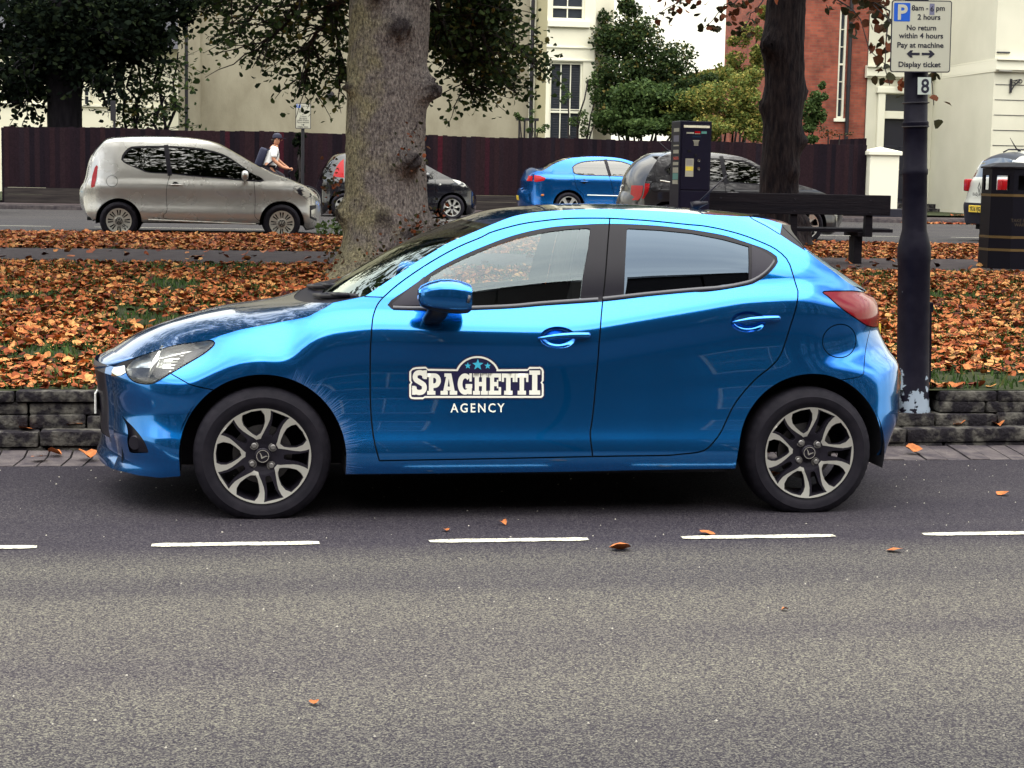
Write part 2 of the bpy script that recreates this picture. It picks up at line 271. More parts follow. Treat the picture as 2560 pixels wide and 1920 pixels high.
# outlines of the blue hatchback in its own coordinates (x to the tail, z up; metres)
HT={
 'hood_edge':[(-1.874,0.708),(-1.845,0.719),(-1.813,0.731),(-1.764,0.75),(-1.694,0.773),(-1.625,0.786),(-1.541,0.802),(-1.485,0.824),(-1.416,0.847),(-1.355,0.863),(-1.115,0.91),(-1.044,0.941),(-1.006,0.96),(-0.972,0.982)],
 'cowl_edge':[(-0.972,0.982),(-0.924,0.992),(-0.875,1.002),(-0.827,1.012)],
 'pillar_edge':[(-0.827,1.012),(-0.777,1.043),(-0.727,1.075),(-0.651,1.122),(-0.575,1.171),(-0.5,1.215),(-0.429,1.256),(-0.323,1.301),(-0.225,1.342)],
 'roof_edge':[(-0.214,1.342),(-0.124,1.38),(-0.022,1.401),(0.132,1.415),(0.284,1.423),(0.437,1.423),(0.641,1.417),(0.839,1.405),(0.899,1.403),(0.964,1.4),(1.021,1.399)],
 'spoil_edge':[(1.021,1.399),(1.084,1.393),(1.146,1.381),(1.191,1.365)],
 'wing_edge':[(1.191,1.365),(1.195,1.351),(1.224,1.318),(1.254,1.288),(1.279,1.258)],
 'hatch_edge':[(1.279,1.258),(1.3,1.234),(1.354,1.192),(1.433,1.139),(1.508,1.09),(1.629,1.039)],
 'spoil_low':[(1.024,1.409),(1.039,1.389),(1.104,1.355),(1.163,1.318)],
 'wing_low':[(1.163,1.318),(1.219,1.28),(1.28,1.243)],
 'lamp':[(1.345,1.051),(1.363,1.055),(1.484,1.054),(1.553,1.05),(1.649,1.034),(1.701,1.014),(1.717,0.993),(1.725,0.966),(1.728,0.917),(1.724,0.883),(1.691,0.871),(1.639,0.878),(1.589,0.892),(1.528,0.924),(1.467,0.959),(1.412,0.998),(1.371,1.032),(1.349,1.045)],
 'headlamp':[(-1.909,0.663),(-1.892,0.683),(-1.87,0.703),(-1.845,0.717),(-1.813,0.731),(-1.764,0.75),(-1.694,0.773),(-1.625,0.786),(-1.541,0.802),(-1.514,0.802),(-1.504,0.794),(-1.513,0.778),(-1.554,0.744),(-1.623,0.701),(-1.702,0.655),(-1.743,0.629),(-1.778,0.61),(-1.813,0.603),(-1.86,0.607),(-1.889,0.623),(-1.905,0.644)],
 'gap_hood_front':[(-1.922,0.683),(-1.874,0.708)],
 'bumper_line':[(-1.702,0.654),(-1.657,0.633),(-1.605,0.61),(-1.512,0.59)],
 'low_front':[(-1.966,0.183),(-1.945,0.186),(-1.869,0.186),(-1.804,0.185),(-1.761,0.185),(-1.691,0.192),(-1.657,0.2)],
 'arch_f':[(-1.656,0.198),(-1.648,0.367),(-1.619,0.457),(-1.573,0.527),(-1.514,0.593),(-1.453,0.636),(-1.379,0.663),(-1.296,0.672),(-1.228,0.669),(-1.168,0.649),(-1.107,0.618),(-1.046,0.569),(-1.001,0.508),(-0.963,0.441),(-0.941,0.375),(-0.93,0.3),(-0.918,0.217)],
 'sill_low':[(-0.918,0.217),(-0.487,0.217),(0.071,0.22),(0.64,0.228),(0.874,0.231)],
 'arch_r':[(0.874,0.231),(0.873,0.293),(0.884,0.366),(0.908,0.433),(0.931,0.476),(0.963,0.525),(1.006,0.579),(1.047,0.614),(1.099,0.649),(1.151,0.669),(1.213,0.679),(1.276,0.68),(1.329,0.674),(1.383,0.658),(1.427,0.638),(1.482,0.607),(1.528,0.571),(1.568,0.524),(1.597,0.473),(1.614,0.422),(1.624,0.351),(1.632,0.273)],
 'door_top':[(-0.745,1.007),(-0.679,1.062),(-0.579,1.13),(-0.478,1.191),(-0.377,1.243),(-0.275,1.285),(-0.252,1.299),(-0.181,1.323),(-0.079,1.349),(0.024,1.365),(0.126,1.376),(0.227,1.38),(0.34,1.381),(0.429,1.378),(0.53,1.373),(0.631,1.365),(0.733,1.357),(0.789,1.353),(0.885,1.336),(0.981,1.311),(1.076,1.275),(1.124,1.252),(1.165,1.219),(1.186,1.187),(1.197,1.145),(1.205,1.112),(1.214,1.07),(1.216,1.051),(1.21,1.019),(1.196,0.962),(1.179,0.905),(1.161,0.842),(1.138,0.773),(1.115,0.733),(1.074,0.693),(1.027,0.658),(0.98,0.614),(0.939,0.569),(0.901,0.52),(0.869,0.462),(0.835,0.399),(0.807,0.366),(0.781,0.337),(0.75,0.315),(0.712,0.306),(0.632,0.298),(0.56,0.293),(0.254,0.29),(-0.217,0.283),(-0.767,0.279)],
 'door_front':[(-0.745,1.007),(-0.77,0.977),(-0.788,0.935),(-0.796,0.902),(-0.802,0.841),(-0.806,0.769),(-0.806,0.703),(-0.805,0.546),(-0.798,0.43),(-0.787,0.354),(-0.766,0.277)],
 'b_gap':[(0.34,1.381),(0.32,1.257),(0.303,1.135),(0.286,1.013),(0.267,0.918),(0.256,0.821),(0.251,0.723),(0.235,0.544),(0.221,0.442),(0.211,0.387),(0.221,0.291)],
 'fender_line':[(-0.812,1.005),(-0.745,1.007)],
 'dlo':[(-0.725,0.975),(-0.721,0.963),(-0.702,0.956),(-0.673,0.952),(-0.585,0.95),(-0.389,0.951),(-0.147,0.962),(0.003,0.975),(0.28,0.996),(0.506,1.024),(0.708,1.045),(0.764,1.046),(0.862,1.059),(0.98,1.081),(1.02,1.096),(1.061,1.12),(1.103,1.155),(1.13,1.188),(1.135,1.203),(1.12,1.224),(1.073,1.251),(1.011,1.272),(0.95,1.291),(0.877,1.312),(0.727,1.335),(0.577,1.35),(0.427,1.356),(0.337,1.356),(0.262,1.354),(0.238,1.352),(0.052,1.335),(-0.13,1.294),(-0.312,1.226),(-0.438,1.168),(-0.506,1.131),(-0.546,1.104),(-0.631,1.046),(-0.691,1.008),(-0.719,0.987)],
 'glass_f':[(-0.536,1.078),(-0.519,1.105),(-0.448,1.146),(-0.382,1.178),(-0.313,1.208),(-0.226,1.243),(-0.132,1.274),(-0.041,1.298),(0.051,1.316),(0.146,1.328),(0.223,1.333),(0.238,1.332),(0.243,1.326),(0.226,1.236),(0.197,1.121),(0.178,1.001),(0.004,0.99),(-0.147,0.982),(-0.289,0.973),(-0.438,0.967),(-0.563,0.964),(-0.553,1.016)],
 'glass_r':[(0.417,1.33),(0.425,1.335),(0.575,1.33),(0.725,1.318),(0.874,1.292),(0.948,1.273),(0.996,1.26),(0.99,1.185),(0.982,1.098),(0.863,1.077),(0.766,1.064),(0.709,1.055),(0.557,1.038),(0.385,1.02),(0.396,1.161)],
 'quarter':[(1.012,1.266),(1.071,1.237),(1.113,1.208),(1.114,1.201),(1.089,1.174),(1.057,1.143),(1.027,1.119),(0.996,1.102)],
 'sail':[(-0.551,1.104),(-0.563,0.975),(-0.702,0.974),(-0.704,0.98),(-0.632,1.039)],
 'flap':[(1.534,0.817),(1.532,0.799),(1.524,0.783),(1.511,0.768),(1.494,0.757),(1.476,0.748),(1.455,0.743),(1.435,0.742),(1.415,0.744),(1.397,0.75),(1.38,0.76),(1.366,0.772),(1.355,0.787),(1.348,0.804),(1.345,0.822),(1.347,0.84),(1.353,0.856),(1.363,0.871),(1.378,0.883),(1.395,0.893),(1.414,0.898),(1.435,0.9),(1.455,0.897),(1.476,0.891),(1.495,0.881),(1.512,0.868),(1.524,0.852),(1.532,0.835)],
 'fog':[(-1.929,0.443),(-1.905,0.424),(-1.871,0.399),(-1.835,0.364),(-1.813,0.332),(-1.801,0.295),(-1.814,0.291),(-1.876,0.279),(-1.891,0.284),(-1.9,0.331),(-1.897,0.367),(-1.905,0.403)],
 'handle_f':[(-0.031,0.83),(0.216,0.845),(0.063,0.833)],
 'handle_r':[(0.892,0.91),(1.125,0.93),(0.971,0.913)],
 'logo':[(-0.628,0.557),(-0.0,0.556),(-0.628,0.699),(-0.318,0.755),(-0.001,0.7),(-0.439,0.492),(-0.188,0.491),(-0.439,0.533)],
 'mirror':[(-0.594,1.032),(-0.365,1.062),(-0.494,1.101),(-0.479,0.953),(-0.541,0.891)],
 'c_hood':[(-2.0,0.698),(-1.9,0.761),(-1.788,0.81),(-1.676,0.849),(-1.564,0.88),(-1.451,0.904),(-1.347,0.918),(-1.19,0.939),(-1.19,0.947),(-1.123,0.953)],
 'c_ws':[(-0.981,0.972),(-0.877,1.041),(-0.719,1.133),(-0.561,1.219),(-0.402,1.29),(-0.242,1.335)],
 'c_roof':[(-0.242,1.335),(-0.14,1.355),(-0.197,1.351),(-0.089,1.382),(0.018,1.402),(0.126,1.414),(0.235,1.422),(0.399,1.427),(0.564,1.427),(0.73,1.424),(1.002,1.411),(1.067,1.405),(1.191,1.4)],
 'c_spoil':[(1.191,1.4),(1.262,1.387),(1.327,1.374),(1.387,1.354)],
}
HSHAPE=dict(plan=[(-2.11, 0.0), (-2.095, 0.22), (-2.07, 0.38), (-2.03, 0.5), (-1.97, 0.6), (-1.9, 0.675), (-1.8, 0.74), (-1.6, 0.8), (-1.3, 0.835), (-0.9, 0.832), (-0.3, 0.828), (0.5, 0.828), (1.0, 0.836), (1.3, 0.842), (1.5, 0.82), (1.65, 0.775), (1.75, 0.715), (1.83, 0.62), (1.88, 0.5), (1.92, 0.33), (1.945, 0.0)],zs=[(-2.2, 0.6), (-1.655, 0.6), (-1.6, 0.63), (-1.519, 0.689), (-1.416, 0.723), (-1.295, 0.736), (-1.175, 0.722), (-1.15, 0.735), (-1.118, 0.79), (-1.07, 0.831), (-0.976, 0.861), (-0.797, 0.882), (-0.304, 0.873), (-0.014, 0.868), (0.163, 0.876), (0.261, 0.891), (0.522, 0.937), (0.789, 0.984), (0.945, 1.013), (1.2, 1.03), (1.33, 1.02), (1.7, 0.95), (2.2, 0.9)],zb=[(-2.2, 0.7), (-1.87, 0.716), (-1.67, 0.776), (-1.54, 0.8), (-1.42, 0.84), (-1.2, 0.885), (-1.0, 0.94), (-0.85, 0.955), (-0.58, 0.95), (-0.15, 0.962), (0.276, 0.997), (0.8, 1.054), (1.0, 1.085), (1.3, 1.1), (1.6, 1.02), (2.2, 0.95)],zt=[(-2.2, 0.8), (-1.5, 0.9), (-1.0, 0.99), (-0.711, 0.99), (-0.498, 1.127), (-0.325, 1.223), (-0.132, 1.302), (0.021, 1.333), (0.263, 1.352), (0.533, 1.343), (0.839, 1.307), (1.015, 1.271), (1.2, 1.2), (1.5, 1.1), (2.2, 1.05)],zr=[(-2.2, 0.9), (-1.0, 1.03), (-0.819, 1.03), (-0.575, 1.172), (-0.432, 1.257), (-0.235, 1.343), (-0.026, 1.402), (0.28, 1.424), (0.642, 1.417), (0.997, 1.399), (1.176, 1.33), (1.5, 1.2), (2.2, 1.1)],phi=[-42, -28, -8, -3, 21, 15, 0, 0, 15, 30, 36, 12, 22, 27, 44, 62],nose=[(0.0, 0.073), (0.128, 0.073), (0.156, 0.053), (0.207, 0.079), (0.239, 0.095), (0.287, 0.089), (0.352, 0.073), (0.448, 0.071), (0.506, 0.067), (0.543, 0.062), (0.581, 0.06), (0.626, 0.052), (1.9, 0.352)],tail=[(0.0, -0.1), (0.249, -0.1), (0.301, -0.09), (0.356, -0.067), (0.408, -0.038), (0.462, -0.023), (0.559, -0.017), (0.621, -0.017), (0.681, -0.018), (0.707, -0.03), (0.74, -0.057), (0.78, -0.079), (0.832, -0.104), (0.875, -0.114), (0.917, -0.109), (0.966, -0.111), (0.994, -0.118), (1.016, -0.128), (1.033, -0.178), (1.9, -0.178)],bumps=[(1.47, 0.73, 0.16, 0.05, 22), (1.72, 0.7, 0.14, 0.08, 22), (-1.62, 0.72, 0.14, 0.06, 14)])
# ---------------- wheels ----------------
def lathe_obj(name,prof,n,m,parent,axis='y'):
    b=MB(); b.lathe(prof,n,axis=axis); return b.build(name,m,parent,smooth='auto')
def make_tyre(parent,rr,R0,w,flat,n=160,m=None):
    prof=[(rr-.004,.03),(rr-.002,.010),(rr+.006,.004),(rr+.016,.003),(rr+.020,-.001),(rr+.045*.9,-.006),((rr+R0)/2+.008,-.008),(R0-.036,-.004),(R0-.026,-.001),(R0-.020,.004),(R0-.010,.010),(R0-.004,.020),(R0,.034),(R0+.001,w/2),(R0,w-.034),(R0-.010,w-.012),((rr+R0)/2,w+.006),(rr-.004,w-.02)]
    v=[];f=[]
    for i,(r,h) in enumerate(prof):
        for j in range(n):
            q=r
            if 9<=i<=11 and j%4==0: q-=.0035
            a=2*math.pi*j/n; v.append((math.cos(a)*q,h,max(math.sin(a)*q,-flat)))
    k=len(prof)
    for i in range(k-1):
        for j in range(n): f.append((i*n+j,(i+1)*n+j,(i+1)*n+(j+1)%n,i*n+(j+1)%n))
    o=mobj('tyre',v,f,m or M['rubber'],parent,True); sharp(o.data,40); return o
M['bolt']=mat('bolt',(.22,.21,.21),.4,.6)
def spoke_rim(parent,RR,holes,hub,msil,mdark,depth=.03,dish=.012,hubcol=True,rim_face=.012,bolts=4,cap=.2,n=96,mcap=None,boltr=.26,zones=()):
    """a wheel face cut through by holes given in polar form [(r/R,deg)...]"""
    rim=[(math.cos(2*math.pi*i/n)*RR,math.sin(2*math.pi*i/n)*RR) for i in range(n)]
    H=[[(r*RR*math.cos(R(a)),r*RR*math.sin(R(a))) for r,a in h] for h in holes]
    hc=[(math.cos(2*math.pi*i/40)*hub*RR,math.sin(2*math.pi*i/40)*hub*RR) for i in range(40)] if hub else None
    grid=[(r*RR*math.cos(a),r*RR*math.sin(a)) for r in np.linspace(.08,.95,12) for a in np.linspace(0,2*math.pi,48,endpoint=False)]
    P,Tt=cdt([rim]+H+([hc] if hc else [])+list(zones),grid)
    c=P[Tt].mean(1); keep=np.ones(len(Tt),bool); dark=np.zeros(len(Tt),bool)
    for h in H: keep&=~inpoly(c,h)
    if hc: dark=inpoly(c,hc)
    for z_ in zones: dark|=inpoly(c,z_)
    def D(p): 
        r=np.linalg.norm(p,axis=-1)/RR; return dish*(1-np.clip((r-.35)/.65,0,1)**2)+(.012*np.clip((.42-r)/.2,0,1) if hub else 0)
    v=[(p[0],d,p[1]) for p,d in zip(P,D(P))]
    Tk=Tt[keep]; sil=Tk[~dark[keep]]; dk=Tk[dark[keep]]
    face=mobj('rim',v,[tuple(t) for t in sil],msil,parent,True)
    b=MB()
    b.add(v,[tuple(t) for t in dk])
    for h in H:
        ha=np.array(h); d=D(ha); k=len(h); c0=ha.mean(0); o2=c0+(ha-c0)*.93
        vv=[(p[0],dd,p[1]) for p,dd in zip(ha,d)]+[(p[0],dd+depth*.35,p[1]) for p,dd in zip(c0+(ha-c0)*.95,d)]+[(p[0],dd+depth,p[1]) for p,dd in zip(c0+(ha-c0)*.92,d)]
        b.add(vv,[(i,(i+1)%k,(i+1)%k+k,i+k) for i in range(k)]+[(i+k,(i+1)%k+k,(i+1)%k+2*k,i+2*k) for i in range(k)])
    b.lathe([(RR*.985,.002),(RR*.955,.03),(RR*.93,.09),(RR*.9,.15)],64,axis='y',cap=False)
    bk=b.build('rim_back',mdark,face,True); 
    bk.data.polygons.foreach_set('use_smooth',np.zeros(len(bk.data.polygons),bool))
    lathe_obj('brake_disc',[(.0,.07),(.13*RR/.21,.07),(.13*RR/.21,.09),(.0,.09)],40,M['disc'],parent)
    if bolts:
        for i in range(bolts):
            a=2*math.pi*(i+.22)/bolts+.35; q=MB(); x,z=math.cos(a)*boltr*RR,math.sin(a)*boltr*RR
            T_=Matrix.Translation((x,0,z)); q.lathe([(.019*RR/.21,.030),(.019*RR/.21,.022),(.014*RR/.21,.022)],18,T_,'y',False); q.lathe([(.0125*RR/.21,.03),(.0125*RR/.21,.016),(.009*RR/.21,.012),(0,.012)],12,T_,'y')
            q.build('wheel_bolt',M['bolt'],face,'auto')
    if cap:
        rc=cap*RR; lathe_obj('centre_cap',[(rc,.022),(rc,.008),(rc*.9,.004),(0,.003)],32,mcap or mdark,face)
    return face
def flake_paint(name,col,rough=.28,metal=.75,coat=1.0,dirt=None):
    m=mat(name,col,rough,metal,coat,coat_r=.015); 
    t=nd(m,'TexCoord'); n=nd(m,'TexNoise'); n.inputs['Scale'].default_value=900; n.inputs['Detail'].default_value=1; lk(m,t.outputs['Object'],n.inputs[0])
    b=nd(m,'Bump'); b.inputs['Strength'].default_value=.012; b.inputs['Distance'].default_value=.001; lk(m,n.outputs[0],b.inputs['Height']); lk(m,b.outputs[0],bsdf(m).inputs['Normal'])
    n2=nd(m,'TexNoise'); n2.inputs['Scale'].default_value=2.2; n2.inputs['Detail'].default_value=4; lk(m,t.outputs['Object'],n2.inputs[0])
    r=nd(m,'MapRange'); r.inputs['To Min'].default_value=rough*.9; r.inputs['To Max'].default_value=rough*1.2; lk(m,n2.outputs[0],r.inputs['Value']); lk(m,r.outputs[0],bsdf(m).inputs['Roughness'])
    return m
M['hero_paint']=flake_paint('hero_paint',(.002,.158,.52),.13,.90)
def splash(m):   # dried road dirt fanned up behind the front wheel
    t=nd(m,'TexCoord'); sx=nd(m,'SeparateXYZ'); lk(m,t.outputs['Object'],sx.inputs[0])
    mp=nd(m,'Mapping'); mp.inputs['Location'].default_value=(1.289,0,-.289); lk(m,t.outputs['Object'],mp.inputs[0]); s2=nd(m,'SeparateXYZ'); lk(m,mp.outputs[0],s2.inputs[0])
    c=nd(m,'CombineXYZ'); lk(m,s2.outputs[0],c.inputs[0]); lk(m,s2.outputs[2],c.inputs[1]); ln=nd(m,'VectorMath',operation='LENGTH'); lk(m,c.outputs[0],ln.inputs[0])
    at=nd(m,'Math',operation='ARCTAN2'); lk(m,s2.outputs[2],at.inputs[0]); lk(m,s2.outputs[0],at.inputs[1])
    pc=nd(m,'CombineXYZ'); lk(m,at.outputs[0],pc.inputs[0]); ml=nd(m,'Math',operation='MULTIPLY'); ml.inputs[1].default_value=1.3; lk(m,ln.outputs['Value'],ml.inputs[0]); lk(m,ml.outputs[0],pc.inputs[1])
    mp2=nd(m,'Mapping'); mp2.inputs['Scale'].default_value=(70,2.2,1); lk(m,pc.outputs[0],mp2.inputs[0]); n=nd(m,'TexNoise'); n.inputs['Scale'].default_value=1; n.inputs['Detail'].default_value=6; n.inputs['Roughness'].default_value=.7; lk(m,mp2.outputs[0],n.inputs[0])
    f=nd(m,'MapRange'); f.inputs['From Min'].default_value=.375; f.inputs['From Max'].default_value=.52; f.inputs['To Min'].default_value=.20; f.inputs['To Max'].default_value=-.16; f.clamp=True; lk(m,ln.outputs['Value'],f.inputs['Value'])
    g=nd(m,'MapRange'); g.inputs['From Min'].default_value=.02; g.inputs['From Max'].default_value=.16; g.inputs['To Min'].default_value=-.4; g.inputs['To Max'].default_value=0; lk(m,s2.outputs[0],g.inputs['Value'])
    a=nd(m,'Math',operation='ADD'); lk(m,f.outputs[0],a.inputs[0]); lk(m,g.outputs[0],a.inputs[1]); b=nd(m,'Math',operation='ADD'); lk(m,a.outputs[0],b.inputs[0]); lk(m,n.outputs[0],b.inputs[1])
    r=nd(m,'MapRange'); r.inputs['From Min'].default_value=.58; r.inputs['From Max'].default_value=.78; r.inputs['To Max'].default_value=.60; lk(m,b.outputs[0],r.inputs['Value'])
    bs=bsdf(m); x=nd(m,'Mix'); x.data_type='RGBA'; x.inputs[6].default_value=bs.inputs['Base Color'].default_value[:]; x.inputs[7].default_value=(.15,.13,.115,1); lk(m,r.outputs[0],x.inputs[0]); lk(m,x.outputs[2],bs.inputs['Base Color'])
    y=nd(m,'MapRange'); y.inputs['To Min'].default_value=.90; y.inputs['To Max'].default_value=.0; lk(m,r.outputs[0],y.inputs['Value']); lk(m,y.outputs[0],bs.inputs['Metallic'])
splash(M['hero_paint'])
# ---------------- the blue hatchback ----------------
HS=Shape(**HSHAPE)
HX,HY=1.44,8.78
WZ=.289; WF,WR=-1.289,1.290
hero=empty('parked_car',(HX,HY,0),0,'shiny blue hatchback with white lettering on its front door, parked nearest at the kerb','car')
def closed(p): return [tuple(a) for a in p]
def side_domain():
    d=[]
    def contour(zs,yv,nose):
        o=[]
        for z in zs:
            if nose:
                xs=np.arange(-2.2,-1.5,.002); y=HS.y(xs,np.full_like(xs,z)); o.append((float(xs[np.argmax(y>yv)]),float(z)))
            else:
                xs=np.arange(1.4,2.1,.002); y=HS.y(xs,np.full_like(xs,z)); o.append((float(xs[np.argmax(y<yv)]),float(z)))
        return o
    return contour
contour=side_domain()
NZ=np.linspace(.655,.175,26); nose_c=contour(NZ,.45,True)
TZ=np.linspace(1.015,.27,36); tail_c=contour(TZ,.45,False)
hood_e=smooth_curve(HT['hood_edge'],50); cowl_e=smooth_curve(HT['cowl_edge'],10); pil_e=smooth_curve(HT['pillar_edge'],40)
roof_e=smooth_curve([HT['pillar_edge'][-1]]+HT['roof_edge'][1:],60); spo_e=smooth_curve([HT['roof_edge'][-1]]+HT['spoil_edge'][1:],14)
win_e=resample([HT['spoil_edge'][-1]]+HT['wing_edge'][1:],14); hat_e=smooth_curve([HT['wing_edge'][-1]]+HT['hatch_edge'][1:],30)
def joinc(*cs):
    o=[]
    for c in cs:
        for p in c:
            p=(float(p[0]),float(p[1]))
            if not o or (abs(o[-1][0]-p[0])+abs(o[-1][1]-p[1]))>1e-4: o.append(p)
    return o
arch_f=[(-.9169,.2148)]+[(WF+.374*math.cos(a),WZ+.374*math.sin(a)) for a in np.linspace(R(2),R(178),60)]+[(-1.6573,.1963)]
arch_r=[(1.635,.2707)]+[(WR+.374*math.cos(a),WZ+.380*math.sin(a)) for a in np.linspace(R(2),R(172),60)]+[(.905,.2287)]
low=[(-1.6573,.1963),(-1.75,.182),(-1.85,.181),(-1.95,.18)]
dom=joinc(nose_c[::-1],[(-1.922,.6855)],hood_e,cowl_e,pil_e,roof_e,spo_e,win_e,hat_e,tail_c,[(1.72,.262),(1.635,.2707)],arch_r[1:],[(.9,.2287),(.644,.2258),(.0742,.2177),(-.4852,.2147)],arch_f,low)
# door outlines
dt=[tuple(p) for p in HT['door_top']]; df=[tuple(p) for p in HT['door_front']]; bg_=[tuple(p) for p in HT['b_gap']]
ib=min(range(len(dt)),key=lambda i:abs(dt[i][0]-.3318)+abs(dt[i][1]-1.3815))
jb=min(range(ib,len(dt)),key=lambda i:abs(dt[i][0]-.2572)+abs(dt[i][1]-.2878))
fd=dt[:ib+1]+bg_[1:]+dt[jb+1:]+df[::-1][1:-1]
rd=dt[ib:jb+1]+bg_[::-1][:-1]
door_loop=smooth_curve(dt[:-1]+[df[-1]],150); 
door_fr=smooth_curve(df,40); bgap=smooth_curve(bg_,40)
bl=[(-1.7014,.6557),(-1.6563,.6335),(-1.6046,.61),(-1.50,.588)]
rb_=[(1.637,.8784),(1.60,.80),(1.565,.70),(1.545,.655),(1.4267,.6378)]
front_bumper=[(-2.3,.0),(-1.6573,.0),(-1.6573,.1963)]+[(WF+.374*math.cos(a),WZ+.374*math.sin(a)) for a in np.linspace(R(178),R(127),20)]+[tuple(q) for q in bl[::-1]]+[(-1.81,.60),(-1.9,.66),(-2.3,.66)]
rear_bumper=[tuple(q) for q in rb_[:-1]]+[(WR+.374*math.cos(a),WZ+.380*math.sin(a)) for a in np.linspace(R(66),R(2),24)]+[(1.635,.1),(2.3,.1),(2.3,.87),(1.69,.87)]
lamp=smooth_curve([p for p in HT['lamp'][:5]]+[(1.70,1.012),(1.75,.985),(1.80,.95),(1.80,.90),(1.76,.872)]+HT['lamp'][10:]+[HT['lamp'][0]],90)[:-1]
headl=smooth_curve(HT['headlamp']+[HT['headlamp'][0]],90)[:-1]
dlo=smooth_curve(HT['dlo']+[HT['dlo'][0]],140)[:-1]
glf=[tuple(a) for a in HT['glass_f']]
glr=[tuple(a) for a in HT['glass_r']]; quarter=[tuple(a) for a in HT['quarter']]; sail=[tuple(a) for a in HT['sail']]; fog=smooth_curve(HT['fog']+[HT['fog'][0]],50)[:-1]
fog_glint=[(-1.915,.425),(-1.935,.447),(-1.925,.43),(-1.908,.395)]
flapc=np.array(HT['flap']).mean(0); flap=[(flapc[0]+.0945*math.cos(a),flapc[1]+.079*math.sin(a)) for a in np.linspace(0,2*math.pi,48,endpoint=False)]
wing=[(-1.905,.645),(-1.915,.672),(-1.96,.655),(-2.05,.645),(-2.05,.612),(-1.97,.615),(-1.93,.628)]
darkgap=[(-1.8121,.7331),(-1.8442,.7210),(-1.8731,.7104),(-1.922,.6855),(-1.99,.655),(-1.99,.648),(-1.915,.672),(-1.9077,.6643),(-1.8906,.6847),(-1.8692,.7052),(-1.8442,.7194)]
blow=[(-2.2,.222),(-1.8,.228),(-1.6573,.232)]
# polygons in order of priority: (part, outline, material, inset)
GW=.0065
cuts=[]
def gapline(line,w=GW,cl=False):
    for q in ribbon(line,w,cl): cuts.append(('gap',q,.012))
gapline(door_loop); gapline(door_fr); gapline(bgap,GW); gapline(smooth_curve(bl,14),.005); gapline(smooth_curve(rb_,24),.004); gapline(flap,.005,True)
gapline(smooth_curve([(-.8293,1.0115),(-.7474,1.009)],6),.005)
gapline(smooth_curve(HT['spoil_low'],16),.005)
gapline(headl,.006,True); gapline(lamp,.005,True)
regs=cuts+[('taillight',lamp,-.004),('headlight',headl,-.004),('flap',flap,.0),('chrome_wing',wing,-.004),('dark',darkgap,.012),('fog',fog,.02),
 ('glass_f',glf,.008),('glass_r',glr,.008),('quarter',quarter,.003),('sail',sail,.001),('trim',dlo,.002),
 ('bowl',[(.062+.086*math.cos(a),.834+.050*math.sin(a)) for a in np.linspace(0,2*math.pi,40,endpoint=False)],0),('bowl',[(.970+.086*math.cos(a),.912+.050*math.sin(a)) for a in np.linspace(0,2*math.pi,40,endpoint=False)],0),
 ('winglet',[tuple(a) for a in win_e]+[tuple(a) for a in HT['wing_low'][::-1]],.003),('front_door',fd,0),('rear_door',rd,0),('front_bumper',front_bumper,0),('rear_bumper',rear_bumper,0)]
g=.022
gx,gz=np.meshgrid(np.arange(-2.1,1.95,g),np.arange(.15,1.45,g)); gr=np.stack([gx.ravel(),gz.ravel()],1); gr[:,0]+=rng.uniform(-.003,.003,len(gr)); gr=gr[inpoly(gr,dom)]
P2,TR=cdt([dom]+[r[1] for r in regs],gr)
cen=P2[TR].mean(1); ins=inpoly(cen,dom); TR=TR[ins]; cen=cen[ins]
who=np.full(len(TR),-1)
for i in range(len(regs)-1,-1,-1):
    p=np.array(regs[i][1]); bb=(cen[:,0]>=p[:,0].min())&(cen[:,0]<=p[:,0].max())&(cen[:,1]>=p[:,1].min())&(cen[:,1]<=p[:,1].max())
    ix=np.where(bb)[0]
    if len(ix): who[ix[inpoly(cen[ix],p)]]=i
def lift_side(name,sel,m,parent,far=False,off=0.,extra=None):
    t=TR[sel]
    if not len(t): return None
    u,inv=np.unique(t,return_inverse=True); p=P2[u]; t=inv.reshape(-1,3)
    y=HS.y(p[:,0],p[:,1])-off
    if extra is not None: y=y+extra(p)
    n=HS.n(p[:,0],p[:,1]); v=np.stack([p[:,0],-y,p[:,1]],1)
    if far: v[:,1]*=-1; n=n*np.array([1,-1,1]); t=t[:,::-1]
    return mobj(name,v,t,m,parent,True,normals=n)
def sel(*names):
    ids=[i for i,r in enumerate(regs) if r[0] in names]; return np.isin(who,ids)
PA=M['hero_paint']
M['red_lens']=mat('red_lens',(.15,.002,.007),.10,0,.15,spec=.28); 
M['headl_in']=noisy('headl_in',(.04,.04,.045),(.80,.80,.77),scale=13,rough=.18,metal=.7,lo=.38,hi=.52,stretch=(.5,1,2.2))
M['dark_panel']=mat('dark_panel',(.022,.020,.032),.45,spec=.3)
def bowl(c,rx,rz,d):  # recess behind a door handle
    def f(p):
        q=((p[:,0]-c[0])/rx)**2+((p[:,1]-c[1])/rz)**2; return -d*np.clip(1-q,0,1)**.6
    return f
BC={'front_door':(.062,.836),'rear_door':(.970,.914)}
